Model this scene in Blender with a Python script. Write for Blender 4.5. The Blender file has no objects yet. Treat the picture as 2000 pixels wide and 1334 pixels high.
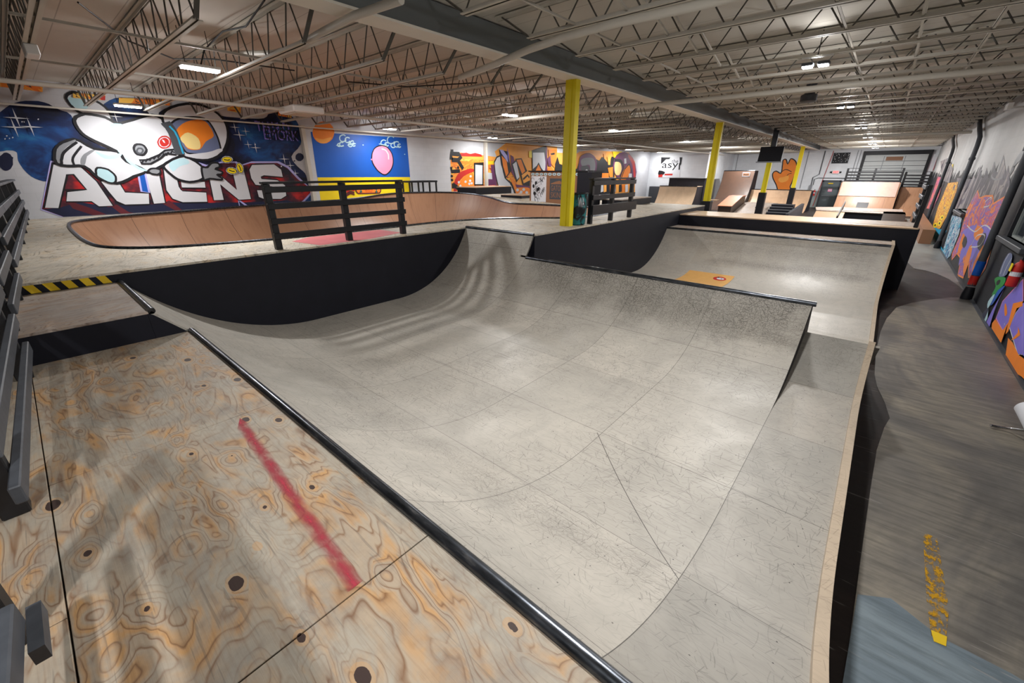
import bpy, bmesh, math, random
from mathutils import Vector, Matrix
from mathutils.geometry import tessellate_polygon

SC = bpy.context.scene
COL = SC.collection
R = math.radians
rnd = random.Random(7)

# ------------------------------------------------------------------ camera
# room axes: +Y runs down the hall, +X to the right-hand wall, z = 0 on the concrete floor
cam_d = bpy.data.cameras.new('camera'); cam = bpy.data.objects.new('camera', cam_d); COL.objects.link(cam)
cam_d.sensor_width = 36.0; cam_d.lens = 14.346; cam_d.clip_start = 0.02; cam_d.clip_end = 200
cam.location = (0, 0, 2.95); cam.rotation_euler = (R(90 - 22.49), 0, R(40.82))
SC.camera = cam

# ------------------------------------------------------------------ world, exposure
w = bpy.data.worlds.new('world'); SC.world = w; w.use_nodes = True
w.node_tree.nodes['Background'].inputs[0].default_value = (0.8, 0.85, 0.9, 1)
w.node_tree.nodes['Background'].inputs[1].default_value = 0.02
SC.view_settings.view_transform = 'Standard'; SC.view_settings.look = 'None'
SC.view_settings.gamma = 1.0; SC.view_settings.use_curve_mapping = False
SC.view_settings.exposure = 0.0
SC.cycles.max_bounces = 8; SC.cycles.diffuse_bounces = 5; SC.cycles.glossy_bounces = 3
SC.cycles.sample_clamp_indirect = 4.0
SC.cycles.caustics_reflective = False; SC.cycles.caustics_refractive = False

# ------------------------------------------------------------------ node helper
class NT:
    def __init__(s, name, rough=0.6, spec=0.3, metal=0.0):
        s.m = bpy.data.materials.new(name); s.m.use_nodes = True
        s.t = s.m.node_tree; s.b = s.t.nodes['Principled BSDF']
        s.b.inputs['Roughness'].default_value = rough
        s.b.inputs['Specular IOR Level'].default_value = spec
        s.b.inputs['Metallic'].default_value = metal
    def n(s, typ, **kw):
        x = s.t.nodes.new(typ)
        for k, v in kw.items(): setattr(x, k, v)
        return x
    def put(s, sock, v):
        if hasattr(v, 'is_output'): s.t.links.new(v, sock)
        elif isinstance(v, (tuple, list)) and len(v) == 3 and sock.type == 'RGBA': sock.default_value = (*v, 1)
        else: sock.default_value = v
    def obj(s): return s.n('ShaderNodeTexCoord').outputs['Object']
    def uv(s): return s.n('ShaderNodeTexCoord').outputs['UV']
    def mp(s, v, scale=(1, 1, 1), rot=(0, 0, 0), loc=(0, 0, 0)):
        x = s.n('ShaderNodeMapping'); s.put(x.inputs[0], v)
        x.inputs['Scale'].default_value = scale; x.inputs['Rotation'].default_value = rot; x.inputs['Location'].default_value = loc
        return x.outputs[0]
    def noise(s, v, scale=1, detail=3, rough=0.55, dist=0.0, col=False):
        x = s.n('ShaderNodeTexNoise'); s.put(x.inputs['Vector'], v)
        x.inputs['Scale'].default_value = scale; x.inputs['Detail'].default_value = detail
        x.inputs['Roughness'].default_value = rough; x.inputs['Distortion'].default_value = dist
        return x.outputs['Color' if col else 'Fac']
    def vor(s, v, scale=1, rand=1.0, feature='F1'):
        x = s.n('ShaderNodeTexVoronoi', feature=feature); s.put(x.inputs['Vector'], v)
        x.inputs['Scale'].default_value = scale; x.inputs['Randomness'].default_value = rand
        return x
    def math(s, op, a, b=0.0, c=None, clamp=False):
        x = s.n('ShaderNodeMath', operation=op, use_clamp=clamp); s.put(x.inputs[0], a); s.put(x.inputs[1], b)
        if c is not None: s.put(x.inputs[2], c)
        return x.outputs[0]
    def ramp(s, f, stops, interp='LINEAR'):
        x = s.n('ShaderNodeValToRGB'); x.color_ramp.interpolation = interp; s.put(x.inputs[0], f)
        e = x.color_ramp.elements
        while len(e) < len(stops): e.new(0.5)
        for i, (p, c) in enumerate(stops):
            e[i].position = p
            e[i].color = (*c, 1) if isinstance(c, tuple) else (c, c, c, 1)
        return x.outputs[0]
    def mix(s, f, a, b, mode='MIX'):
        x = s.n('ShaderNodeMix', data_type='RGBA', blend_type=mode)
        s.put(x.inputs[0], f); s.put(x.inputs[6], a); s.put(x.inputs[7], b)
        return x.outputs[2]
    def dash(s, v, scale, wid, length, keep):
        vo = s.vor(v, scale); d = s.n('ShaderNodeVectorMath', operation='SUBTRACT'); s.put(d.inputs[0], v); s.put(d.inputs[1], vo.outputs['Position'])
        dx, dy, _ = s.sep(d.outputs[0]); c = s.sep(vo.outputs['Color'])
        an = s.math('MULTIPLY', c[0], 3.1416); ca = s.math('COSINE', an); sa = s.math('SINE', an)
        x = s.math('ADD', s.math('MULTIPLY', dx, ca), s.math('MULTIPLY', dy, sa)); y = s.math('SUBTRACT', s.math('MULTIPLY', dy, ca), s.math('MULTIPLY', dx, sa))
        y = s.math('SUBTRACT', y, s.math('MULTIPLY', s.math('MULTIPLY', x, x), s.math('MULTIPLY', s.math('SUBTRACT', c[1], 0.5), 2.5)))
        m = s.math('MULTIPLY', s.math('LESS_THAN', s.math('ABSOLUTE', y), wid), s.math('LESS_THAN', s.math('ABSOLUTE', x), length))
        return s.math('MULTIPLY', m, s.math('LESS_THAN', c[2], keep))
    def sep(s, v):
        x = s.n('ShaderNodeSeparateXYZ'); s.put(x.inputs[0], v); return x.outputs
    def comb(s, x_, y_, z_=0.0):
        x = s.n('ShaderNodeCombineXYZ'); s.put(x.inputs[0], x_); s.put(x.inputs[1], y_); s.put(x.inputs[2], z_); return x.outputs[0]
    def bump(s, h, strength=0.3, dist=0.01):
        x = s.n('ShaderNodeBump'); s.put(x.inputs['Height'], h)
        x.inputs['Strength'].default_value = strength; x.inputs['Distance'].default_value = dist
        s.t.links.new(x.outputs[0], s.b.inputs['Normal'])
    def done(s, col=None, rough=None):
        if col is not None: s.put(s.b.inputs['Base Color'], col)
        if rough is not None: s.put(s.b.inputs['Roughness'], rough)
        return s.m

def srgb(r, g, b):
    f = lambda c: (c / 255 / 12.92) if c / 255 <= 0.04045 else ((c / 255 + 0.055) / 1.055) ** 2.4
    return (f(r), f(g), f(b))
M = {}
def paint(name, rgb, rough=0.6, var=0.12, spec=0.3, scale=3.0):
    t = NT(name, rough, spec); o = t.obj()
    f = t.noise(o, scale, 4)
    c = t.mix(f, tuple(x * (1 - var) for x in rgb), tuple(min(1, x * (1 + var)) for x in rgb))
    M[name] = t.done(c); return M[name]

# plywood: rotary-cut figure, knots, fibre
def plywood(name, grey, tan, dark, fig=1.0, knots=True, rot=0.0, dirt=0.35):
    t = NT(name, 0.55, 0.25); o = t.mp(t.obj(), rot=(0, 0, rot))
    kv = t.vor(t.mp(o, (0.8, 1.35, 1)), 4.6); kd = kv.outputs['Distance']
    gate = t.math('GREATER_THAN', t.sep(kv.outputs['Color'])[0], 0.22)
    warp = t.math('MULTIPLY', t.math('SUBTRACT', 0.5, kd, clamp=True), gate)
    base = t.noise(t.mp(o, (0.55, 1.7, 1)), 1.5 * fig, 3.2, 0.5, 0.7)
    base = t.math('ADD', base, t.math('MULTIPLY', warp, 0.35))
    ringv = t.math('FRACT', t.math('MULTIPLY', base, 21.0))
    line = t.ramp(ringv, [(0.0, 1.0), (0.10, 0.4), (0.3, 0.0), (0.84, 0.0), (1.0, 1.0)])
    pat = t.ramp(t.noise(t.mp(o, (0.7, 1.6, 1), loc=(3, 7, 1)), 2.1, 4, 0.6, 1.4), [(0.40, 0.0), (0.50, 0.45), (0.58, 1.0)])
    band = t.ramp(t.math('FRACT', t.math('MULTIPLY', base, 7.0)), [(0.35, 0.0), (0.55, 1.0), (0.8, 0.6), (0.92, 0.0)])
    tanf = t.math('MULTIPLY', pat, t.math('ADD', t.math('MULTIPLY', band, 0.75), 0.25))
    col = t.mix(tanf, grey, tan)
    col = t.mix(t.math('MULTIPLY', line, t.math('ADD', t.math('MULTIPLY', pat, 0.6), 0.22)), col, dark)
    fib = t.noise(t.mp(o, (4, 130, 4)), 1.0, 3, 0.6)
    col = t.mix(t.math('MULTIPLY', t.ramp(fib, [(0.5, 0.0), (0.75, 1.0)]), 0.30), col, dark)
    grime = t.ramp(t.noise(o, 3.3, 6, 0.7), [(0.42, 0.0), (0.7, 1.0)])
    col = t.mix(t.math('MULTIPLY', grime, dirt), col, (0.11, 0.10, 0.10))
    scr = t.ramp(t.noise(t.mp(o, (3.0, 60, 1), rot=(0, 0, 0.55)), 1.0, 2, 0.5), [(0.64, 0.0), (0.68, 1.0)])
    col = t.mix(t.math('MULTIPLY', scr, 0.35), col, (0.10, 0.09, 0.08))
    if knots:
        kdist = t.math('ADD', kd, t.math('MULTIPLY', t.math('SUBTRACT', t.noise(o, 30, 2), 0.5), 0.05))
        size = t.math('MULTIPLY', t.math('POWER', t.sep(kv.outputs['Color'])[1], 2.5), 0.13)
        kn = t.math('MULTIPLY', t.math('LESS_THAN', kdist, t.math('ADD', size, 0.065)), gate)
        halo = t.math('MULTIPLY', t.math('LESS_THAN', kdist, t.math('ADD', size, 0.13)), gate)
        col = t.mix(t.math('MULTIPLY', halo, 0.45), col, tan)
        col = t.mix(kn, col, (0.045, 0.028, 0.024))
    t.bump(t.math('ADD', fib, t.math('MULTIPLY', line, -0.5)), 0.12, 0.004)
    M[name] = t.done(col); return M[name]

# worn ramp skin: uv is in metres (u across the ramp, v along the profile)
def rampskin(name, a, b, seam=True, scr=1.0, worn=()):
    t = NT(name, 0.42, 0.35); uv = t.uv(); u, v = t.sep(uv)[0], t.sep(uv)[1]
    br = t.n('ShaderNodeTexBrick', offset=0.0, offset_frequency=2)
    t.put(br.inputs['Vector'], t.mp(uv, loc=(0.37 + 1.22 * 8, -3.25 + 1.22 * 6, 0)))
    br.inputs['Scale'].default_value = 1.0; br.inputs['Brick Width'].default_value = 1.22; br.inputs['Row Height'].default_value = 1.22
    br.inputs['Mortar Size'].default_value = 0.0022; br.inputs['Mortar Smooth'].default_value = 0.0
    br.inputs['Color1'].default_value = (0, 0, 0, 1); br.inputs['Color2'].default_value = (1, 1, 1, 1); br.inputs['Mortar'].default_value = (0.5, 0.5, 0.5, 1)
    tint = t.sep(br.outputs['Color'])[0]
    col = t.mix(tint, a, b)
    cloud = t.noise(t.mp(uv, (1.0, 0.7, 1)), 1.6, 5, 0.6, 0.8)
    col = t.mix(t.ramp(cloud, [(0.35, 0.0), (0.68, 0.55)]), col, tuple(x * y for x, y in zip(a, (0.70, 0.71, 0.72))))
    grain = t.math('FRACT', t.math('MULTIPLY', t.noise(t.mp(uv, (0.8, 1.6, 1)), 1.4, 2, 0.5, 1.0), 14.0))
    col = t.mix(t.math('MULTIPLY', t.ramp(grain, [(0.0, 1.0), (0.2, 0.0), (0.8, 0.0), (1.0, 1.0)]), 0.13), col, tuple(x * 0.55 for x in a))
    # short scratch marks, many directions, plus a few long hairlines
    dens = t.ramp(t.noise(t.mp(uv, loc=(4, 5, 0)), 0.9, 3), [(0.36, 0.3), (0.6, 1.0)])
    for i, (sc, wd, ln, keep, st_) in enumerate(((7, 0.0024, 0.06, 0.5, 0.5), (11, 0.0020, 0.042, 0.45, 0.6), (4.2, 0.0022, 0.12, 0.5, 0.42), (15, 0.0019, 0.026, 0.5, 0.6), (2.3, 0.0022, 0.25, 0.5, 0.35), (8.5, 0.0022, 0.05, 0.45, 0.55))):
        mk = t.dash(t.mp(uv, loc=(i * 3.7, i * 1.9, 0)), sc, wd, ln, keep)
        col = t.mix(t.math('MULTIPLY', t.math('MULTIPLY', mk, dens), st_ * scr), col, tuple(x * 0.25 for x in a))
    for i, (ang, lo) in enumerate(((0.5, 0.63), (1.25, 0.62), (2.3, 0.63))):
        wv = t.mix(0.12, uv, t.noise(t.mp(uv, loc=(i * 3.1, i, 0)), 1.3, 2, 0.5, 0, True), 'ADD')
        s_ = t.noise(t.mp(wv, (1.6, 75, 1), rot=(0, 0, ang), loc=(i * 7, i * 3, 0)), 1.0, 2, 0.5)
        f = t.math('MULTIPLY', t.ramp(s_, [(lo, 0.0), (lo + 0.06, 1.0)]), dens)
        col = t.mix(t.math('MULTIPLY', f, 0.42 * scr), col, tuple(x * 0.3 for x in a))
    # scuffed bands with a place of their own (v centre, half width, u from, u to)
    for (vc, hw, u0, u1, st) in worn:
        d = t.math('DIVIDE', t.math('ABSOLUTE', t.math('SUBTRACT', v, vc)), hw)
        d = t.math('ADD', d, t.math('MULTIPLY', t.math('SUBTRACT', t.noise(uv, 1.7, 4), 0.5), 1.6))
        f = t.ramp(d, [(0.0, 1.0), (0.35, 0.7), (1.0, 0.0)])
        uw = t.math('ADD', u, t.math('MULTIPLY', t.math('SUBTRACT', t.noise(uv, 2.3, 3), 0.5), 1.2)); ug = t.math('MULTIPLY', t.math('MULTIPLY', t.math('SUBTRACT', uw, u0), 1.6, clamp=True), t.math('MULTIPLY', t.math('SUBTRACT', u1 + .1, uw), 3.0, clamp=True))
        sp = t.math('MAXIMUM', t.dash(uv, 13, 0.0034, 0.055, 0.95), t.math('MAXIMUM', t.dash(t.mp(uv, loc=(5, 2, 0)), 19, 0.0028, 0.038, 0.95), t.dash(t.mp(uv, loc=(1, 7, 0)), 27, 0.0024, 0.026, 0.95)))
        f = t.math('MULTIPLY', t.math('MULTIPLY', f, ug), t.math('ADD', t.math('MULTIPLY', sp, 0.8), 0.42))
        col = t.mix(t.math('MULTIPLY', f, st), col, (0.075, 0.068, 0.058))
    # screws
    gx = t.math('SUBTRACT', t.math('FRACT', t.math('MULTIPLY', u, 1 / 0.305)), 0.5)
    gy = t.math('SUBTRACT', t.math('FRACT', t.math('MULTIPLY', v, 1 / 0.203)), 0.5)
    dd = t.math('ADD', t.math('POWER', t.math('MULTIPLY', gx, 0.305), 2), t.math('POWER', t.math('MULTIPLY', gy, 0.203), 2))
    some = t.math('GREATER_THAN', t.noise(t.mp(uv, (3, 5, 1)), 1.0, 0), 0.46)
    col = t.mix(t.math('MULTIPLY', t.math('LESS_THAN', dd, 0.0045 ** 2), some), col, (0.03, 0.028, 0.025))
    if seam:
        dg = t.math('ABSOLUTE', t.math('SUBTRACT', t.math('ADD', u, v), 1.59))
        inb = t.math('MULTIPLY', t.math('MULTIPLY', t.math('GREATER_THAN', u, -1.63), t.math('LESS_THAN', u, -0.37)), t.math('LESS_THAN', v, 3.24))
        dline = t.math('MULTIPLY', t.math('LESS_THAN', dg, 0.004), inb)
        sf = t.math('MAXIMUM', t.math('MULTIPLY', br.outputs['Fac'], 0.85), dline)
        col = t.mix(sf, col, (0.035, 0.03, 0.026))
    M[name] = t.done(col, t.ramp(cloud, [(0.3, 0.36), (0.7, 0.52)])); return M[name]

def concrete(name, cols, streak=0.0, rough=0.5):
    t = NT(name, rough, 0.35); o = t.obj()
    d = t.noise(t.mp(o, (1.0, 0.5 if streak else 1.0, 1), rot=(0, 0, 0.25)), 0.7, 6, 0.62, 0.8)
    c = t.ramp(d, [(0.25, cols[0]), (0.45, cols[1]), (0.6, cols[2]), (0.78, cols[3])])
    s_ = t.noise(t.mp(o, (2.0, 16, 1), rot=(0, 0, -0.15)), 1.0, 5, 0.65)
    c = t.mix(t.math('MULTIPLY', t.ramp(s_, [(0.42, 0.0), (0.66, 1.0)]), 0.55), c, tuple(x * 0.45 for x in cols[1]))
    c = t.mix(t.math('MULTIPLY', t.ramp(t.noise(t.mp(o, (2.5, 40, 1), rot=(0, 0, 0.4)), 1, 3), [(0.66, 0.0), (0.7, 1.0)]), 0.35), c, (0.35, 0.33, 0.3))
    t.bump(s_, 0.1, 0.005)
    M[name] = t.done(c, t.ramp(d, [(0.3, 0.38), (0.7, 0.6)])); return M[name]

def blockwall(name, rgb, rot=(0, 0, 0), mort=0.86, dirt=0.18, low=None):
    t = NT(name, 0.6, 0.25); v = t.mp(t.obj(), rot=rot)
    # swizzle so that courses are horizontal on an upright wall
    x, y, z = t.sep(t.obj())
    vv = t.comb(t.math('ADD', x, y), z, 0.0)
    br = t.n('ShaderNodeTexBrick'); t.put(br.inputs['Vector'], vv)
    br.inputs['Scale'].default_value = 1.0; br.inputs['Brick Width'].default_value = 0.406; br.inputs['Row Height'].default_value = 0.203
    br.inputs['Mortar Size'].default_value = 0.004; br.inputs['Mortar Smooth'].default_value = 0.3
    br.inputs['Color1'].default_value = (*rgb, 1); br.inputs['Color2'].default_value = (*(c * 0.95 for c in rgb), 1)
    br.inputs['Mortar'].default_value = (*(c * mort for c in rgb), 1)
    c = br.outputs['Color']
    g = t.ramp(t.noise(t.mp(t.obj(), (0.6, 0.6, 0.4)), 1.5, 5), [(0.4, 0.0), (0.75, 1.0)])
    c = t.mix(t.math('MULTIPLY', g, dirt), c, tuple(k * 0.45 for k in rgb))
    if low:
        edge = t.math('ADD', z, t.math('MULTIPLY', t.math('SUBTRACT', t.noise(t.mp(t.obj(), (1, 2.2, 0.35)), 1.0, 3), 0.5), low[2]))
        c = t.mix(t.math('LESS_THAN', edge, low[0]), c, low[1])
    t.bump(t.math('SUBTRACT', 1.0, br.outputs['Fac']), 0.25, 0.004)
    M[name] = t.done(c); return M[name]

# colourful scribbled spray paint
def spray(name, cols, scale=(2, 2, 2), dist=2.0, line=(0.02, 0.02, 0.03), edge=0.06):
    t = NT(name, 0.55, 0.3); o = t.mp(t.obj(), scale)
    f = t.noise(o, 1.0, 2.5, 0.55, dist)
    k = len(cols); st = []
    for i, c in enumerate(cols): st.append((0.25 + 0.5 * i / k, c))
    c = t.ramp(f, st, 'CONSTANT')
    l = t.math('FRACT', t.math('MULTIPLY', f, k * 2.0))
    c = t.mix(t.ramp(l, [(0.0, 1.0), (edge, 1.0), (edge + 0.03, 0.0)]), c, line)
    M[name] = t.done(c); return M[name]

paint('black_paint', (0.0085, 0.0090, 0.0145), 0.55, 0.3, 0.22)
paint('black_wood', (0.010, 0.010, 0.012), 0.42, 0.5, 0.4, 9)
paint('grey_worn_wood', (0.060, 0.066, 0.078), 0.5, 0.5, 0.4, 12)
paint('steel_white', (0.56, 0.53, 0.47), 0.55, 0.08)
paint('steel_flange', (0.80, 0.76, 0.68), 0.55, 0.06)
paint('girder_grey', (0.15, 0.165, 0.17), 0.5, 0.08)
paint('shaded_web_rod', (0.10, 0.095, 0.085), 0.5, 0.1)  # joist webs coloured dark to stand in for their shaded sides
paint('pipe_white', (0.58, 0.55, 0.49), 0.45, 0.06)
paint('cable', (0.012, 0.012, 0.013), 0.5, 0.2)
paint('white', (0.60, 0.61, 0.65), 0.5, 0.04)
paint('white_plastic', (0.78, 0.78, 0.77), 0.4, 0.03)
paint('grey', (0.22, 0.23, 0.25), 0.55, 0.06)
paint('dark_grey', (0.055, 0.06, 0.07), 0.5, 0.1)
paint('black', (0.008, 0.008, 0.011), 0.5, 0.2)
paint('red', (0.45, 0.02, 0.015), 0.5, 0.25, 0.3, 1.0)
paint('yellow', (0.83, 0.62, 0.01), 0.5, 0.08)
paint('orange', (0.80, 0.22, 0.02), 0.5, 0.12)
paint('salmon', (0.52, 0.21, 0.11), 0.5, 0.1)
paint('light_orange', (0.85, 0.36, 0.06), 0.5, 0.1)
paint('purple', (0.13, 0.03, 0.10), 0.5, 0.2)
paint('violet', (0.20, 0.16, 0.60), 0.5, 0.2)
paint('lavender', (0.42, 0.40, 0.75), 0.5, 0.1)
paint('pink', (0.73, 0.24, 0.38), 0.5, 0.06)
paint('blue', (0.006, 0.085, 0.42), 0.5, 0.2, 0.3, 0.8)
paint('navy', (0.010, 0.013, 0.045), 0.5, 0.3)
paint('cyan', (0.02, 0.33, 0.55), 0.5, 0.2)
paint('pale_cyan', (0.42, 0.62, 0.68), 0.5, 0.08)
paint('green', (0.02, 0.26, 0.05), 0.5, 0.1)
paint('maroon', (0.10, 0.012, 0.02), 0.5, 0.4, 0.3, 1.2)
paint('slate', (0.13, 0.16, 0.28), 0.5, 0.1)
paint('cream', (0.80, 0.62, 0.25), 0.5, 0.06)
paint('teal', (0.01, 0.16, 0.17), 0.4, 0.5, 0.4, 7)
t_ = NT('bin_spray', 0.4, 0.4)
M['bin_spray'] = t_.done(t_.ramp(t_.noise(t_.mp(t_.obj(), (4, 4, 3)), 1.2, 3, 0.5, 1.5), [(0.42, (0.006, 0.008, 0.01)), (0.48, (0.01, 0.02, 0.022)), (0.54, (0.008, 0.12, 0.13)), (0.75, (0.02, 0.2, 0.2))]))
paint('brown_board', (0.24, 0.115, 0.06), 0.55, 0.12, 0.3, 1.5)
paint('door_pale', (0.5, 0.52, 0.52), 0.5, 0.05)
paint('grey_green', (0.26, 0.29, 0.28), 0.55, 0.06)
paint('door_grey', (0.10, 0.12, 0.13), 0.45, 0.1)
paint('pink_deck_paint', (0.52, 0.15, 0.16), 0.6, 0.2, 0.2, 4)
paint('hazard_yellow', (0.70, 0.47, 0.02), 0.5, 0.15)
paint('chrome_dark', (0.045, 0.05, 0.058), 0.3, 0.3)
t_ = NT('coping_steel', 0.28, 0.5, 0.9)
M['coping_steel'] = t_.done(t_.ramp(t_.noise(t_.mp(t_.obj(), (6, 30, 30)), 1, 4), [(0.35, (0.04, 0.045, 0.052)), (0.62, (0.11, 0.12, 0.14)), (0.75, (0.30, 0.31, 0.33))]))
t_ = NT('chrome', 0.15, 0.5, 1.0); M['chrome'] = t_.done((0.5, 0.5, 0.52))
t_ = NT('column_yellow', 0.45, 0.35)
chip = t_.ramp(t_.noise(t_.mp(t_.obj(), (9, 9, 2.2)), 1.0, 4, 0.6), [(0.70, 0.0), (0.72, 1.0)])
zz = t_.sep(t_.obj())[2]
chipz = t_.math('MULTIPLY', chip, t_.math('MULTIPLY', t_.math('GREATER_THAN', zz, 2.4), t_.math('LESS_THAN', zz, 4.0)))
M['column_yellow'] = t_.done(t_.mix(chipz, t_.mix(t_.noise(t_.obj(), 2, 3), (0.62, 0.50, 0.008), (0.80, 0.66, 0.015)), (0.02, 0.02, 0.02)))
t_ = NT('space', 0.55, 0.3)
M['space'] = t_.done(t_.ramp(t_.noise(t_.mp(t_.obj(), (1, 0.9, 1.3)), 1.1, 5, 0.55, 0.5), [(0.38, (0.005, 0.006, 0.02)), (0.52, (0.007, 0.02, 0.09)), (0.64, (0.01, 0.075, 0.26)), (0.8, (0.03, 0.22, 0.45))]))
t_ = NT('red_block', 0.55, 0.3)
M['red_block'] = t_.done(t_.ramp(t_.noise(t_.mp(t_.obj(), (1, 1.1, 1.3)), 1.6, 3), [(0.38, (0.012, 0.008, 0.018)), (0.5, (0.10, 0.012, 0.022)), (0.64, (0.45, 0.015, 0.015))]))
plywood('deck_plywood', srgb(160, 152, 138), srgb(182, 142, 96), srgb(112, 76, 48), 1.0, True, 0.0, 0.45)
plywood('upper_plywood', srgb(170, 160, 152), srgb(172, 148, 126), srgb(110, 88, 74), 1.0, False, 1.2, 0.25)
plywood('platform_plywood', srgb(190, 182, 168), srgb(192, 174, 148), srgb(104, 98, 84), 0.45, False, 0.3, 0.3)
rampskin('ramp_skin', srgb(170, 165, 156), srgb(184, 178, 168), True, 1.0,
         ((6.8, 0.95, -5.3, -0.4, 0.85), (6.2, 0.5, -5.3, -0.4, 0.3), (1.75, 0.4, -5.3, -0.4, 0.28), (6.9, 0.8, -7.3, -5.3, 0.3)))
rampskin('ramp_skin_grey', srgb(152, 149, 142), srgb(174, 167, 157), True, 0.8, ((6.3, 0.55, -0.4, 0.15, 0.6),))
rampskin('ramp_skin_far', srgb(180, 175, 167), srgb(168, 160, 148), False, 1.0, ((13.3, 0.26, -3.8, 0.1, 0.65), (13.9, 0.5, -5.0, 0.1, 0.35)))
rampskin('ramp_skin_tan', srgb(186, 154, 124), srgb(198, 166, 136), False, 0.25)
rampskin('dark_board', srgb(84, 62, 50), srgb(92, 68, 55), False, 0.2)
rampskin('edge_ply', srgb(182, 164, 142), srgb(192, 176, 156), False, 0.6)
rampskin('tan_pale', srgb(206, 178, 148), srgb(214, 188, 160), False, 0.2)
t_ = NT('bowl_skin', 0.42, 0.35); uvv = t_.uv()
st = t_.math('FRACT', t_.math('MULTIPLY', t_.sep(uvv)[0], 1 / 1.22))
bc = t_.mix(t_.noise(uvv, 0.6, 3), srgb(134, 98, 74), srgb(160, 120, 92))
bc = t_.mix(t_.ramp(t_.noise(t_.mp(uvv, (8, 1.5, 1)), 1, 4), [(0.5, 0.0), (0.8, 0.5)]), bc, srgb(110, 72, 48))
M['bowl_skin'] = t_.done(t_.mix(t_.math('LESS_THAN', st, 0.008), bc, (0.03, 0.016, 0.01)))
concrete('floor_dark', (srgb(22, 18, 18), srgb(34, 28, 27), srgb(46, 36, 32), srgb(58, 48, 42)))
concrete('floor_pad', (srgb(66, 66, 68), srgb(106, 102, 97), srgb(142, 134, 120), srgb(172, 164, 150)), 1.0)
concrete('floor_aisle', (srgb(104, 103, 100), srgb(124, 122, 118), srgb(138, 136, 130), srgb(150, 148, 142)), 1.0)
concrete('floor_blue', (srgb(76, 84, 90), srgb(108, 120, 128), srgb(128, 140, 146), srgb(142, 152, 154)))
blockwall('wall_white', (0.58, 0.59, 0.63))
blockwall('wall_white_cool', (0.74, 0.76, 0.80), low=None)
blockwall('wall_right_paint', (0.50, 0.50, 0.50), dirt=0.3, low=(2.9, (0.016, 0.017, 0.022), 1.6))
t_ = NT('ceiling_deck', 0.75, 0.15); x_, y_, z_ = t_.sep(t_.obj())
ln = t_.math('LESS_THAN', t_.math('FRACT', t_.math('MULTIPLY', y_, 1 / 0.62)), 0.022)
cc = t_.mix(t_.noise(t_.obj(), 0.9, 5), (0.50, 0.47, 0.42), (0.62, 0.59, 0.54))
M['ceiling_deck'] = t_.done(t_.mix(t_.math('MULTIPLY', ln, 0.5), cc, (0.16, 0.14, 0.12)))
spray('spray_orange', ((0.75, 0.16, 0.02), (0.85, 0.33, 0.04), (0.80, 0.22, 0.03), (0.86, 0.50, 0.08), (0.5, 0.03, 0.02)), (1, 0.9, 1.3), 1.5)
spray('spray_fire', ((0.62, 0.09, 0.06), (0.75, 0.20, 0.03), (0.20, 0.10, 0.40), (0.60, 0.10, 0.12), (0.35, 0.06, 0.22)), (1.6, 1.3, 1.9), 1.6, (0.75, 0.35, 0.25), 0.07)
spray('spray_gold', ((0.10, 0.08, 0.24), (0.80, 0.42, 0.03), (0.55, 0.20, 0.03), (0.85, 0.55, 0.05), (0.06, 0.05, 0.16)), (1, 0.9, 1.4), 3.0)
spray('spray_pink', ((0.40, 0.05, 0.14), (0.10, 0.05, 0.16), (0.65, 0.16, 0.08), (0.45, 0.08, 0.25), (0.2, 0.1, 0.3)), (1, 0.8, 1.5), 3.0)
spray('spray_blue', ((0.01, 0.02, 0.05), (0.02, 0.28, 0.42), (0.5, 0.55, 0.6), (0.01, 0.10, 0.25), (0.02, 0.4, 0.55)), (1, 1.2, 1.6), 2.5)
spray('spray_grey', ((0.06, 0.06, 0.075), (0.11, 0.10, 0.13), (0.30, 0.27, 0.27), (0.08, 0.075, 0.10), (0.05, 0.05, 0.06)), (1, 0.9, 0.5), 1.0, (0.03, 0.03, 0.04))
def glow(name, rgb, s):
    t = NT(name); t.b.inputs['Emission Color'].default_value = (*rgb, 1); t.b.inputs['Emission Strength'].default_value = s
    M[name] = t.done(rgb)
glow('lamp_lens', (0.93, 0.97, 1.0), 30.0)
glow('exit_face', (1.0, 0.35, 0.35), 0.5)
M['window_glass'] = NT('window_glass', 0.08, 0.5).done((0.035, 0.042, 0.05))
t_ = NT('red_streak', 0.6, 0.2)
sx, sy, _z = t_.sep(t_.obj())
cr = t_.math('ABSOLUTE', t_.math('SUBTRACT', sy, t_.math('SUBTRACT', 0.585, t_.math('MULTIPLY', t_.math('ADD', sx, 3.0), 0.066))))
near = t_.math('MAXIMUM', t_.math('SUBTRACT', 1.0, t_.math('DIVIDE', cr, 0.04), clamp=True), t_.math('MULTIPLY', t_.math('LESS_THAN', sy, 0.2), 0.6))
fr = t_.math('MULTIPLY', near, t_.ramp(t_.noise(t_.mp(t_.obj(), (5, 12, 1)), 1.5, 5, 0.6), [(0.34, 0.2), (0.66, 0.85)]))
t_.put(t_.b.inputs['Alpha'], fr); M['red_streak'] = t_.done(srgb(172, 62, 76))
t_ = NT('worn_yellow', 0.6, 0.2)
fr = t_.ramp(t_.noise(t_.mp(t_.obj(), (16, 9, 1)), 1.5, 5, 0.7), [(0.48, 0.0), (0.60, 0.8)])
t_.put(t_.b.inputs['Alpha'], fr); M['worn_yellow'] = t_.done(srgb(200, 150, 30))

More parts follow.
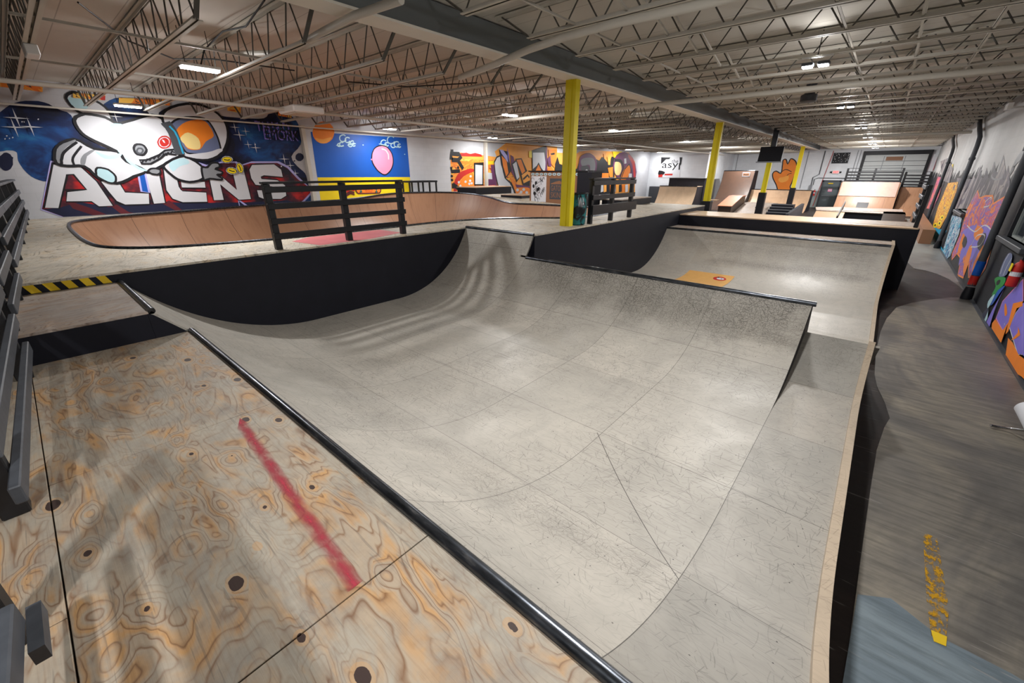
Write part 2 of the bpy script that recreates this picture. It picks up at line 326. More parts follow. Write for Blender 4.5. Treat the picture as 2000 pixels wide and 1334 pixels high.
# ------------------------------------------------------------------ mesh helper
class MB:
    def __init__(s): s.v = []; s.f = []; s.mi = []; s.uv = []
    def add(s, vs, fs, mi=0, uvs=None):
        b = len(s.v); s.v += [tuple(p) for p in vs]
        for k, f in enumerate(fs):
            s.f.append(tuple(b + i for i in f)); s.mi.append(mi)
            s.uv.append([uvs[i] for i in f] if uvs else None)
        return s
    def box(s, x0, x1, y0, y1, z0, z1, mi=0):
        vs = [(x, y, z) for z in (z0, z1) for y in (y0, y1) for x in (x0, x1)]
        return s.add(vs, [(0, 2, 3, 1), (4, 5, 7, 6), (0, 1, 5, 4), (2, 6, 7, 3), (0, 4, 6, 2), (1, 3, 7, 5)], mi)
    def bar(s, p, q, w, h, mi=0, up=(0, 0, 1)):
        p = Vector(p); q = Vector(q); d = (q - p).normalized(); u = Vector(up)
        if abs(d.dot(u)) > 0.99: u = Vector((0, 1, 0))
        a = d.cross(u).normalized() * (w / 2); b = a.cross(d).normalized() * (h / 2)
        vs = [e + sa * a + sb * b for e in (p, q) for sa, sb in ((-1, -1), (1, -1), (1, 1), (-1, 1))]
        return s.add(vs, [(3, 2, 1, 0), (4, 5, 6, 7), (0, 1, 5, 4), (1, 2, 6, 5), (2, 3, 7, 6), (3, 0, 4, 7)], mi)
    def tube(s, pts, r, n=8, mi=0, caps=True, closed=False):
        pts = [Vector(p) for p in pts]; L = len(pts); rings = []; ref = None
        for i, p in enumerate(pts):
            if closed: d = pts[(i + 1) % L] - pts[i - 1]
            else: d = pts[min(i + 1, L - 1)] - pts[max(i - 1, 0)]
            d.normalize()
            if ref is None:
                ref = Vector((0, 0, 1)) if abs(d.z) < 0.9 else Vector((1, 0, 0))
            a = d.cross(ref).normalized(); b = a.cross(d).normalized(); ref = b
            rr = r[i] if isinstance(r, (list, tuple)) else r
            rings.append([p + a * rr * math.cos(2 * math.pi * k / n) + b * rr * math.sin(2 * math.pi * k / n) for k in range(n)])
        vs = [v for g in rings for v in g]; fs = []
        for i in range(L if closed else L - 1):
            j = (i + 1) % L
            for k in range(n):
                k2 = (k + 1) % n; fs.append((i * n + k, i * n + k2, j * n + k2, j * n + k))
        if caps and not closed: fs += [tuple(range(n))[::-1], tuple((L - 1) * n + k for k in range(n))]
        return s.add(vs, fs, mi)
    def prism(s, poly, lo, hi, axis='z', mi=0):
        # poly: 2-D outline; extruded along axis from lo to hi
        def P(a, b, c): return {'z': (a, b, c), 'y': (a, c, b), 'x': (c, a, b)}[axis]
        n = len(poly); vs = [P(a, b, lo) for a, b in poly] + [P(a, b, hi) for a, b in poly]
        tri = tessellate_polygon([[Vector((a, b, 0)) for a, b in poly]])
        fs = [tuple(t) for t in tri] + [tuple(i + n for i in t) for t in tri] + [(i, (i + 1) % n, (i + 1) % n + n, i + n) for i in range(n)]
        return s.add(vs, fs, mi)
    def lathe(s, prof, c, n=20, mi=0):
        vs = [(c[0] + r * math.cos(2 * math.pi * k / n), c[1] + r * math.sin(2 * math.pi * k / n), c[2] + z) for r, z in prof for k in range(n)]
        fs = [(i * n + k, i * n + (k + 1) % n, (i + 1) * n + (k + 1) % n, (i + 1) * n + k) for i in range(len(prof) - 1) for k in range(n)]
        fs += [tuple(range(n))[::-1], tuple((len(prof) - 1) * n + k for k in range(n))]
        return s.add(vs, fs, mi)
    def mesh(s, name, mats, smooth=False, bevel=0.0):
        me = bpy.data.meshes.new(name); me.from_pydata(s.v, [], s.f)
        for m in (mats if isinstance(mats, (list, tuple)) else [mats]): me.materials.append(M[m])
        me.polygons.foreach_set('material_index', s.mi)
        if any(s.uv):
            lay = me.uv_layers.new(name='UVMap'); k = 0
            for pu in s.uv:
                for q in (pu or []): lay.data[k].uv = q; k += 1
        bm = bmesh.new(); bm.from_mesh(me)
        bmesh.ops.recalc_face_normals(bm, faces=bm.faces)
        if bevel: bmesh.ops.bevel(bm, geom=bm.edges[:], offset=bevel, segments=1, affect='EDGES')
        bm.to_mesh(me); bm.free()
        if smooth:
            me.polygons.foreach_set('use_smooth', [True] * len(me.polygons))
            try: me.set_sharp_from_angle(angle=R(40))
            except Exception: pass
        me.update(); return me
    def build(s, name, mats, parent=None, label=None, smooth=False, bevel=0.0):
        me = s.mesh(name, mats, smooth, bevel)
        o = bpy.data.objects.new(name, me); COL.objects.link(o)
        if parent is not None: set_parent(o, parent)
        if label: o['label'] = label
        return o

def set_parent(o, p):
    o.parent = p; o.matrix_parent_inverse = Matrix.Translation(-world_loc(p))
def world_loc(p):
    l = Vector((0, 0, 0)); q = p
    while q is not None:
        l += Vector(q.location); 
        if q.parent is not None: l += q.matrix_parent_inverse.translation
        q = q.parent
    return l
def tag(o, label, cat, group=None, kind=None):
    o['label'] = label; o['category'] = cat
    if group: o['group'] = group
    if kind: o['kind'] = kind
    return o
def empty(name, loc, label=None, cat=None, group=None, kind=None):
    o = bpy.data.objects.new(name, None); COL.objects.link(o); o.location = loc; o.empty_display_size = 0.2
    if label: tag(o, label, cat, group, kind)
    return o
def struct(mb, name, mats, parent=None, label=None, **kw):
    o = mb.build(name, mats, parent, **kw)
    if parent is None: o['kind'] = 'structure'
    if label: o['label'] = label
    return o
ORD = ['first', 'second', 'third', 'fourth', 'fifth', 'sixth', 'seventh', 'eighth', 'ninth', 'tenth', 'eleventh', 'twelfth', 'thirteenth',
       'fourteenth', 'fifteenth', 'sixteenth', 'seventeenth', 'eighteenth', 'nineteenth', 'twentieth'] 
ORD += ['twenty-' + x for x in ORD[:9]] + ['thirtieth'] + ['thirty-' + x for x in ORD[:9]] + ['fortieth']

# flat painted artwork: shapes given on the wall in metres (a along the wall, b up)
def text_tris(txt, size=1.0):
    cu = bpy.data.curves.new('lettering', 'FONT'); cu.body = txt; cu.size = size; cu.resolution_u = 3
    o = bpy.data.objects.new('lettering', cu); COL.objects.link(o)
    dg = bpy.context.evaluated_depsgraph_get(); me = bpy.data.meshes.new_from_object(o.evaluated_get(dg))
    vs = [tuple(v.co[:2]) for v in me.vertices]; fs = [tuple(p.vertices) for p in me.polygons]
    bpy.data.objects.remove(o); bpy.data.curves.remove(cu); bpy.data.meshes.remove(me)
    return vs, fs
class Art:
    def __init__(s, place): s.mb = MB(); s.place = place; s.mats = []; s.k = 0; s.step = 0.0006; s.base = 0.003
    def mi(s, m):
        if m not in s.mats: s.mats.append(m)
        return s.mats.index(m)
    def poly(s, m, pts):
        off = s.base + s.k * s.step; s.k += 1
        tri = tessellate_polygon([[Vector((a, b, 0)) for a, b in pts]])
        s.mb.add([s.place(a, b, off) for a, b in pts], [tuple(t) for t in tri], s.mi(m))
    def stroke(s, m, pts, w, closed=False):
        off = s.base + s.k * s.step; s.k += 1
        P = [Vector(p) for p in pts]; n = len(P); L = []; Rr = []
        for i in range(n):
            d = (P[(i + 1) % n] - P[i - 1]) if closed else (P[min(i + 1, n - 1)] - P[max(i - 1, 0)])
            if d.length < 1e-9: d = Vector((1, 0))
            d.normalize(); nn = Vector((-d.y, d.x)) * w / 2
            L.append(P[i] + nn); Rr.append(P[i] - nn)
        vs = [s.place(p[0], p[1], off) for p in L] + [s.place(p[0], p[1], off) for p in Rr]
        fs = [(i, (i + 1) % n, (i + 1) % n + n, i + n) for i in range(n if closed else n - 1)]
        s.mb.add(vs, fs, s.mi(m))
    def ell(s, m, c, rx, ry, rot=0.0, n=28):
        ca, sa = math.cos(rot), math.sin(rot)
        s.poly(m, [(c[0] + rx * math.cos(t) * ca - ry * math.sin(t) * sa, c[1] + rx * math.cos(t) * sa + ry * math.sin(t) * ca) for t in [2 * math.pi * i / n for i in range(n)]])
    def rect(s, m, a0, a1, b0, b1): s.poly(m, [(a0, b0), (a1, b0), (a1, b1), (a0, b1)])
    def star(s, m, c, r):
        p = []
        for i in range(8):
            q = r if i % 2 == 0 else r * 0.10; t = math.pi / 4 * i
            p.append((c[0] + q * math.cos(t), c[1] + q * math.sin(t)))
        s.poly(m, p)
    def text(s, m, txt, a, b, wid, hei, flip=1, shear=0.0):
        off = s.base + s.k * s.step; s.k += 1
        vs, fs = text_tris(txt)
        x0 = min(v[0] for v in vs); x1 = max(v[0] for v in vs); y0 = min(v[1] for v in vs); y1 = max(v[1] for v in vs)
        s.mb.add([s.place(a + flip * (v[0] - x0) / (x1 - x0) * wid, b + (v[1] - y0) / (y1 - y0) * hei + shear * (v[0] - x0) / (x1 - x0), off) for v in vs], fs, s.mi(m))
    def build(s, name, parent=None): return s.mb.build(name, s.mats, parent)
# ------------------------------------------------------------------ the hall
XL, XR, YF, YB, ZC = -17.5, 2.3, 48.0, -9.0, 5.18
struct(MB().box(XL - .2, XR + .2, YB - .2, YF + .2, -0.2, 0), 'floor', 'floor_dark')
struct(MB().box(XL - .2, XR + .2, YB - .2, YF + .2, ZC, ZC + .2), 'ceiling', 'ceiling_deck')
struct(MB().box(XL - .25, XL, YB, YF, 0, ZC), 'wall_left', 'wall_white')
struct(MB().box(XL, XR, YF, YF + .25, 0, ZC), 'wall_far', 'wall_white_cool')
struct(MB().box(XL, XR, YB - .25, YB, 0, ZC), 'wall_back', 'wall_white')
struct(MB().box(XL, -12.3, 40.0, 40.25, 0, ZC).box(-12.55, -12.3, 40.25, YF, 0, ZC), 'wall_inner', 'wall_white_cool')
# right wall with two window openings
wins = [(12.3, 14.45, 1.62, 3.0), (21.9, 24.2, 1.6, 2.75)]
ys = [YB, 12.3, 14.45, 21.9, 24.2, YF]; wr = MB()
wr.box(XR, XR + .25, YB, 12.3, 0, ZC).box(XR, XR + .25, 14.45, 21.9, 0, ZC).box(XR, XR + .25, 24.2, YF, 0, ZC)
for (a, b, c, d) in wins: wr.box(XR, XR + .25, a, b, 0, c).box(XR, XR + .25, a, b, d, ZC)
struct(wr, 'wall_right', 'wall_right_paint')
for i, (a, b, c, d) in enumerate(wins):
    wo = struct(MB().box(XR + .1, XR + .12, a, b, c, d), 'window_%d' % (i + 1), 'window_glass')
    f = MB(); t = .05
    f.box(XR + .06, XR + .12, a, b, c, c + t).box(XR + .06, XR + .12, a, b, d - t, d).box(XR + .06, XR + .12, a, a + t, c, d).box(XR + .06, XR + .12, b - t, b, c, d)
    f.box(XR + .06, XR + .12, (a + b) / 2 - t / 2, (a + b) / 2 + t / 2, c, d).box(XR + .06, XR + .12, a, b, c + (d - c) * .55, c + (d - c) * .55 + t)
    f.build('window_frame', 'grey_green', wo)
    MB().box(XR - .13, XR + .1, a - .15, b + .2, c - .1, c).build('window_sill', 'dark_grey', wo, bevel=.01)
# lighter floor slab beside the ramps, its edge cut in a wavy line
pad = [(0.50, 1.2), (0.56, 2.5), (0.59, 3.67), (0.62, 4.77), (0.65, 5.65), (0.71, 6.3), (0.76, 6.61), (0.70, 7.1), (0.61, 7.6), (0.57, 8.1), (0.56, 9.2), (0.60, 10.6), (0.68, 11.7),
       (0.85, 12.9), (1.12, 13.6), (1.5, 14.3), (1.9, 14.9), (2.29, 15.2), (2.29, 1.2)]
struct(MB().prism(pad, 0.0, 0.012), 'floor.001', 'floor_pad', None, 'streaked grey floor slab with a wavy left edge')
padf = [(1.31, 18.9), (1.6, 18.7), (1.84, 18.3), (2.05, 17.6), (2.2, 16.6), (2.29, 15.6), (2.29, 40), (0.95, 40), (0.95, 22)]
struct(MB().prism(padf, 0.0, 0.012), 'floor.002', 'floor_aisle', None, 'pale grey aisle floor beyond the wavy slab')
struct(MB().prism([(0.50, 1.3), (0.59, 3.3), (0.78, 3.42), (1.03, 3.28), (1.36, 3.27), (2.29, 3.05), (2.29, 1.3)], 0.012, 0.016), 'floor.003', 'floor_blue', None, 'worn blue-grey painted patch of floor')
o = struct(MB().prism([(0.99, 4.4), (1.08, 4.4), (1.10, 3.6), (1.06, 3.25), (0.99, 3.25), (0.98, 3.6)], 0.016, 0.018), 'floor.004', 'worn_yellow', None, 'worn yellow line painted on the floor slab')
struct(MB().prism([(0.99, 3.30), (1.07, 3.31), (1.06, 3.22), (1.0, 3.21)], 0.018, 0.02), 'floor.005', 'hazard_yellow', None, 'small solid yellow paint spot on the floor')
# conduit-like floor edge strip along the right wall
struct(MB().box(XR - .07, XR, YB, YF, 0, .03), 'baseboard_right', 'dark_grey')

# ------------------------------------------------------------------ mini ramp in front
YC = 0.865
def near_z(y, R_=3.08, zf=.49, y0=3.0): return zf + R_ - math.sqrt(max(R_ * R_ - (y0 - y) ** 2, 0)) if y < y0 else zf
def far_z(y, R_, zf, y1): return zf + R_ - math.sqrt(max(R_ * R_ - (y - y1) ** 2, 0)) if y > y1 else zf
def arc_y(h, R_): return math.sqrt(2 * R_ * h - h * h)
def profile(y0, y1, fn, n=60): return [(y0 + (y1 - y0) * i / n, fn(y0 + (y1 - y0) * i / n)) for i in range(n + 1)]
def sheet(name, x0, x1, prof, mat, parent, label=None, thick=.03, v0=None, nx=4):
    # curved sheet with thickness: uv = (x, arc length)
    k0 = min(range(len(prof)), key=lambda i: abs(prof[i][0] - (v0 if v0 is not None else 3.22)))
    s = [0.0]
    for a, b in zip(prof, prof[1:]): s.append(s[-1] + math.hypot(b[0] - a[0], b[1] - a[1]))
    s = [q - s[k0] + prof[k0][0] for q in s]
    m = MB(); n = len(prof)
    top = [(x0 + (x1 - x0) * j / nx, y, z) for y, z in prof for j in range(nx + 1)]
    uv = [(x0 + (x1 - x0) * j / nx, s[i]) for i in range(n) for j in range(nx + 1)]
    q = nx + 1
    fs = [(i * q + j, i * q + j + 1, (i + 1) * q + j + 1, (i + 1) * q + j) for i in range(n - 1) for j in range(nx)]
    nrm = []
    for i in range(n):
        a = prof[max(i - 1, 0)]; b = prof[min(i + 1, n - 1)]; l = math.hypot(b[0] - a[0], b[1] - a[1]); nrm.append((-(b[1] - a[1]) / l, (b[0] - a[0]) / l))
    bot = [(x, y - nrm[i][0] * thick, z - nrm[i][1] * thick) for i in range(n) for x in (x0, x1) for (y, z) in [prof[i]]]
    m.add(top, fs, 0, uv)
    b2 = [(x, y, z) for (y, z) in prof for x in (x0, x1)] + bot; N = 2 * n
    uv2 = [(x, s[i]) for i in range(n) for x in (x0, x1)] * 2
    f2 = [(N + 2 * i, N + 2 * i + 1, N + 2 * i + 3, N + 2 * i + 2) for i in range(n - 1)]
    f2 += [(2 * i, 2 * i + 2, N + 2 * i + 2, N + 2 * i) for i in range(n - 1)] + [(2 * i + 1, N + 2 * i + 1, N + 2 * i + 3, 2 * i + 3) for i in range(n - 1)]
    f2 += [(0, N, N + 1, 1), (N - 2, N - 1, 2 * N - 1, 2 * N - 2)]
    m.add(b2, f2, 0, uv2)
    o = m.build(name, mat, parent, label, smooth=True); return o

ramp = empty('mini_ramp', (-3.4, 3.8, 0), 'wide worn plywood mini ramp with black steel copings, in front of the black platform wall', 'skate ramp')
XW, XA, XB, XS, XE = -7.25, -5.4, -5.25, -0.37, 0.30
zl = 0.49
# tall left bay
ya = 3.0 - arc_y(1.64 - zl, 3.08); yb = 4.75 + arc_y(1.77 - zl, 2.2)
pl = profile(ya, yb, lambda y: near_z(y) if y < 3.9 else far_z(y, 2.2, zl, 4.75), 80)
sheet('riding_surface', XW, XA, pl, 'ramp_skin', ramp, 'tall left bay of the ramp surface')
ym = 4.75 + arc_y(1.35 - zl, 2.2)
pm = profile(YC, ym, lambda y: near_z(y) if y < 3.9 else far_z(y, 2.2, zl, 4.75), 80)
sheet('riding_surface', XA, XS, pm, 'ramp_skin', ramp, 'main middle bay of the ramp surface', nx=6)
# far tall bay is a little wider than the near one
pw = [p for p in pl if p[0] > ym - .02]
sheet('riding_surface', XA, XB, pw, 'ramp_skin', ramp)
# right strip with a low hump in place of the far quarter
yh = 5.2 + arc_y(.45, 2.25)
pr = profile(YC, yh, lambda y: near_z(y) if y < 3.9 else far_z(y, 2.25, zl, 5.2), 70)
sheet('riding_surface', XS, XE, pr, 'ramp_skin_grey', ramp, 'greyer right-hand strip with a low hump at its far end', nx=2)
# copings
def coping(x0, x1, y, z, parent, r=.033, label=None): return MB().tube([(x0, y, z), (x1, y, z)], r, 14).build('coping', 'coping_steel', parent, label, smooth=True)
coping(XA + .01, XE, YC, 1.35, ramp, label='long near coping along the front deck')
coping(XW, XA, ya, 1.64, ramp, label='short near coping on the taller left bay')
coping(XB + .02, XS + .04, ym, 1.35, ramp, label='coping on top of the spine')
coping(XW, XB, yb + .01, 1.77, ramp, label='coping at the platform edge')
# plywood edge strip on the right
pe = [(y, z + .045) for y, z in pr]
sheet('edge_strip', XE, XE + .065, pe, 'edge_ply', ramp, 'raised pale plywood strip along the right edge', thick=.12, nx=1)
# black end wall of the spine facing the right strip
spn = [(p[0], p[1] - .03) for p in profile(5.0, ym, lambda y: far_z(y, 2.2, zl, 4.75), 20)]
back = [(y, .15 + 2.4 - math.sqrt(2.4 ** 2 - (8.65 - y) ** 2) - .03) for y in [ym + .06 + (8.55 - ym - .06) * i / 16 for i in range(17)]]
MB().prism(spn + back + [(8.55, .1), (5.0, .1)], XS - .03, XS + .004, 'x').build('end_panel', 'black_paint', ramp, 'black end panel of the spine')
# near end frame under the deck and right side framing
MB().prism([(YC, .02)] + [(y, z - .16) for y, z in pr if z > .3] + [(yh, .02)], XE - .02, XE + .05, 'x').build('side_panel', 'black_paint', ramp, 'black side under the edge strip')
MB().box(XS, XE, yh - .03, yh + .005, .05, .80).build('end_panel', 'black_paint', ramp)

# ------------------------------------------------------------------ second ramp behind the spine
r2 = empty('quarter_pipe', (-2.4, 12, 0), 'pale worn plywood quarter pipe behind the spine of the mini ramp', 'skate ramp')
ZB = .15
def p2f(y):
    if y < 8.65: return ZB + 2.4 - math.sqrt(max(2.4 ** 2 - (8.65 - y) ** 2, 0))
    return far_z(y, 2.55, ZB, 11.9)
ysp = 8.65 - arc_y(1.35 - ZB, 2.4); yq = 11.9 + arc_y(1.1, 2.55)
sheet('riding_surface', XB, XS, profile(ysp, yq, p2f, 80), 'ramp_skin_far', r2, nx=6, v0=10.0)
yfl = yh + .012 + arc_y(.79, 2.6)
def p2s(y):
    if y < yfl: return ZB + 2.6 - math.sqrt(max(2.6 ** 2 - (yfl - y) ** 2, 0))
    return far_z(y, 2.55, ZB, 11.9)
yss = yh + .012
sheet('riding_surface', XS, .42, profile(yss, yq, p2s, 80), 'ramp_skin_far', r2, 'right-hand strip of the quarter pipe', nx=2, v0=10.0)
sheet('edge_strip', .42, .48, [(y, z + .04) for y, z in profile(8.6, yq, p2s, 50)] + [(14.3, 1.29), (14.95, 1.29)], 'edge_ply', r2, 'pale plywood strip along the right edge', thick=.12, nx=1)
coping(XB, .42, yq, 1.25, r2)
MB().box(XB, .45, yq + .02, 15.0, 1.21, 1.26).build('deck', 'upper_plywood', r2)
MB().box(.40, .455, 8.9, 14.9, .0, .14).build('side_panel', 'black_paint', r2)
# orange repair patch on the transition
pp = MB(); rows = 14; xs0, xs1 = [], []
vs = []; fs = []
for i in range(rows + 1):
    y = 11.55 + (12.62 - 11.55) * i / rows; z = p2f(y) + .006
    xa = -3.93 + .05 * i / rows; xb = -2.68 + .04 * i / rows
    vs += [(xa, y, z), (xb, y, z)]
fs = [(2 * i, 2 * i + 1, 2 * i + 3, 2 * i + 2) for i in range(rows)]
paint('patch_ply', srgb(206, 158, 92), 0.5, 0.12, 0.3, 6)
pp.add(vs, fs).build('repair_patch', 'patch_ply', r2, 'fresh orange plywood patch', smooth=True)
st = MB(); c = (-2.95, 12.33)
def onr(x, y, d): return (x, y, p2f(y) + d)
st.add([onr(c[0] + .17 * math.cos(t), c[1] + .14 * math.sin(t), .009) for t in [i * math.pi / 8 for i in range(16)]], [tuple(range(16))], 0)
st.add([onr(c[0] + .02 + .10 * math.cos(t), c[1] + .07 * math.sin(t), .012) for t in [i * math.pi / 8 for i in range(16)]], [tuple(range(16))], 1)
st.add([onr(c[0] - .05 + .03 * math.cos(t), c[1] + .07 + .03 * math.sin(t), .014) for t in [i * math.pi / 4 for i in range(8)]], [tuple(range(8))], 2)
st.add([onr(c[0] + .05 + .025 * math.cos(t), c[1] + .03 * math.sin(t), .014) for t in [i * math.pi / 4 for i in range(8)]], [tuple(range(8))], 3)
tag(st.build('sticker', ['red', 'white', 'black', 'slate']), 'small red and white sticker on the orange plywood patch', 'sticker')

# ------------------------------------------------------------------ raised deck behind the quarter pipe
ud = empty('back_deck', (-2.2, 15.9, 0), 'long raised wooden deck with a black front, behind the far quarter pipe', 'deck')
MB().box(-5.27, .86, 15.0, 16.75, 1.59, 1.625).build('deck_top', 'tan_pale', ud, bevel=.004)
MB().box(-5.27, .84, 15.02, 15.06, 0, 1.59).build('front_panel', 'black_paint', ud)
MB().box(.84, .88, 15.0, 16.75, 0, 1.60).build('side_panel', 'black_paint', ud)
MB().box(-.9, .82, 15.3, 16.7, 1.626, 1.632).build('deck_sheet', 'upper_plywood', ud, 'paler sheet at the right end')

# ------------------------------------------------------------------ front decks
fd = empty('front_deck', (-2.5, 0, 1.31), 'knotty orange-grey plywood deck in the foreground, beside the long coping', 'deck')
g = .003
seams = [(-5.4, -3.10), (-3.10, -1.25), (-1.25, .36)]
for i, (a, b) in enumerate(seams):
    MB().box(a + g, b - g, -.33 + g, .835, 1.325, 1.35).build('plywood_sheet', 'deck_plywood', fd, bevel=.002)
for a, b in ((-5.4, -2.0), (-2.0, .36)):
    MB().box(a + g, b - g, -1.5, -.33 - g, 1.325, 1.35).build('plywood_sheet', 'deck_plywood', fd, bevel=.002)
MB().box(-5.4, .36, -1.5, .84, 1.22, 1.322).build('frame', 'black_paint', fd)
MB().prism([(-3.05, .60), (-2.9, .625), (-1.27, .52), (-1.27, .43), (-2.9, .535)], 1.3505, 1.352).build('paint_streak', 'red_streak', fd, 'faded red spray streak')
for yy in (-.44, -.56): MB().prism([(-1.62, yy), (-1.2, yy + .02), (-1.2, yy + .045), (-1.62, yy + .03)], 1.3505, 1.3515).build('paint_streak', 'red_streak', fd, 'short red stripe')
ld = empty('step_deck', (-6.3, 0, 1.6), 'small plywood deck one black step above the foreground deck', 'deck')
MB().box(XW + .02, -6.2 - g, -1.0, ya - .03, 1.615, 1.64).build('plywood_sheet', 'upper_plywood', ld)
MB().box(-6.2 + g, XA, -1.0, ya - .03, 1.615, 1.64).build('plywood_sheet', 'upper_plywood', ld)
MB().box(XA - .02, XA + .008, -1.0, .56, 1.352, 1.614).build('riser', 'black_paint', ld, 'black step riser')
MB().prism([(.83, 1.352), (.60, 1.60), (.562, 1.614), (.562, 1.352)], XA - .02, XA + .008, 'x').build('riser', 'black_paint', ld)

# ------------------------------------------------------------------ big platform with the bowl
def catmull(P, n=5):
    out = []; L = len(P)
    for i in range(L):
        p0, p1, p2, p3 = (Vector(P[(i + k) % L]) for k in (-1, 0, 1, 2))
        for k in range(n):
            t = k / n
            out.append(0.5 * ((2 * p1) + (p2 - p0) * t + (2 * p0 - 5 * p1 + 4 * p2 - p3) * t * t + (3 * p1 - p0 - 3 * p2 + p3) * t ** 3))
    return out
ZP = 1.77
lip = [(-15.7, .86, ZP), (-14.6, .70, ZP), (-12.8, .65, ZP), (-10.9, .66, ZP), (-9.8, .80, ZP), (-9.1, 1.3, ZP), (-8.75, 2.1, ZP), (-8.52, 3.3, ZP), (-8.45, 5.2, ZP), (-8.42, 7.0, ZP), (-8.05, 8.3, ZP),
       (-7.3, 9.25, ZP), (-6.6, 9.9, ZP), (-6.32, 10.7, ZP), (-6.33, 11.6, ZP), (-6.45, 12.5, ZP), (-6.8, 13.3, ZP), (-7.4, 13.75, ZP), (-8.3, 13.85, ZP), (-9.4, 13.75, ZP), (-10.5, 13.6, ZP),
       (-11.5, 13.5, ZP), (-12.3, 13.6, 1.82), (-13.2, 13.8, 1.93), (-14.2, 13.85, 2.03), (-15.2, 13.5, 2.08), (-16.0, 12.7, 2.1), (-16.5, 11.6, 2.1), (-16.62, 10.5, 2.05), (-16.65, 9.3, 1.93), (-16.65, 7.3, 1.9),
       (-16.65, 5.0, 1.86), (-16.6, 3.5, 1.82), (-16.5, 2.2, 1.8), (-16.25, 1.3, ZP)]
LP = catmull(lip, 4)
pf = empty('platform', (-12, 8, 0), 'big raised plywood platform around the bowl, black painted sides toward the ramps', 'platform')
outer = [(XL + .01, -.9, ZP), (-7.25, -.9, ZP), (-7.25, yb, ZP), (XB, yb, ZP), (XB, 15.0, ZP), (XB, 15.42, ZP), (XB, 17.6, ZP), (-9, 17.6, ZP), (-12, 17.6, ZP), (-14, 17.6, 1.9), (XL + .01, 17.6, 2.0), (XL + .01, 14, 2.03), (XL + .01, 12, 2.05), (XL + .01, 10.5, 2.0),
         (XL + .01, 9, 1.9), (XL + .01, 6, 1.86), (XL + .01, 3.5, 1.80), (XL + .01, 1.8, ZP)]
outer_v = [Vector(p) for p in outer]
tri = tessellate_polygon([[Vector((p.x, p.y, 0)) for p in outer_v], [Vector((p.x, p.y, 0)) for p in LP]])
allv = outer_v + LP
dk = MB(); dk.add([tuple(p) for p in allv], [tuple(t) for t in tri])
no = len(outer_v); n2 = len(allv)
dk.add([tuple(p) for p in outer_v] + [(p.x, p.y, p.z - .03) for p in outer_v], [(i, (i + 1) % no, (i + 1) % no + no, i + no) for i in range(no)])
dk.build('deck_top', 'platform_plywood', pf)
MB().box(-7.33, -7.252, -.9, yb - .03, 0, ZP - .022).build('side_panel', 'black_paint', pf, 'black painted side wall of the platform')
MB().box(-7.252, XB, yb + .045, yb + .08, 0, ZP - .022).build('side_panel', 'black_paint', pf)
MB().box(XB - .06, XB - .002, yb + .08, 15.42, 0, ZP - .022).build('side_panel', 'black_paint', pf, 'black painted side wall beyond the spine')
MB().box(XB - .06, XB - .002, 15.42, 17.6, 0, ZP - .03).build('side_panel', 'black_paint', pf); MB().box(XL + .01, XB - .07, 17.52, 17.58, 0, ZP - .03).build('side_panel', 'black_paint', pf)
hz = MB()
for i in range(5):
    y = -.22 + i * .155
    hz.prism([(y, 1.742), (y + .085, 1.742), (y + .17 - .04, 1.645), (y + .045, 1.645)], -7.252, -7.246, 'x')
hz.build('hazard_stripes', 'hazard_yellow', pf, 'yellow stripes of hazard tape on black')
pk = MB(); pk.prism([(-7.30, 3.3), (-7.30, 4.3), (-7.6, 5.2), (-8.35, 5.15), (-8.40, 3.6), (-8.1, 3.15)], ZP + .001, ZP + .003)
pk.build('paint_patch', 'pink_deck_paint', pf, 'faded red painted patch on the platform')
# bowl
bowl = empty('skate_bowl', (-12, 7, .5), 'kidney-shaped bowl lined with tan board, sunk in the big platform', 'skate bowl')
n = len(LP); loops = []; zb = .45
nr = []
for i in range(n):
    d = LP[(i + 1) % n] - LP[i - 1]; v = Vector((-d.y, d.x, 0)).normalized(); nr.append(v)
area = sum(LP[i].x * LP[(i + 1) % n].y - LP[(i + 1) % n].x * LP[i].y for i in range(n))
if area < 0: nr = [-v for v in nr]
ph0 = R(74); K = 16
cur = [p.copy() for p in LP]
for k in range(K + 1):
    ph = ph0 * (1 - k / K)
    ring = []
    for i, p in enumerate(LP):
        Rb = (p.z - zb) / (1 - math.cos(ph0)); d = Rb * (math.sin(ph0) - math.sin(ph)); z = zb + Rb * (1 - math.cos(ph))
        ring.append(Vector((p.x, p.y, 0)) + nr[i] * d + Vector((0, 0, z)))
    for it in range(int(k * 1.2)):
        ring = [Vector(((ring[i - 1].x + 2 * ring[i].x + ring[(i + 1) % n].x) / 4, (ring[i - 1].y + 2 * ring[i].y + ring[(i + 1) % n].y) / 4, ring[i].z)) for i in range(n)]
    loops.append(ring)
al = [0.0]
for i in range(n): al.append(al[-1] + (LP[(i + 1) % n] - LP[i]).length)
bm_ = MB(); W = n + 1
vs = [tuple(loops[k][i % n]) for k in range(K + 1) for i in range(W)]; uv = [(al[i], k * .13) for k in range(K + 1) for i in range(W)]
bm_.add(vs, [(k * W + i, k * W + i + 1, (k + 1) * W + i + 1, (k + 1) * W + i) for k in range(K) for i in range(n)], 0, uv)
tri = tessellate_polygon([[Vector((p.x, p.y, 0)) for p in loops[-1]]])
bm_.add([tuple(p) for p in loops[-1]], [tuple(t) for t in tri], 0, [(p.x, p.y) for p in loops[-1]])
bm_.build('bowl_surface', 'bowl_skin', bowl, smooth=True)
MB().tube([p + Vector((0, 0, .005)) for p in LP], .035, 8, closed=True).build('coping', 'coping_steel', bowl, smooth=True)
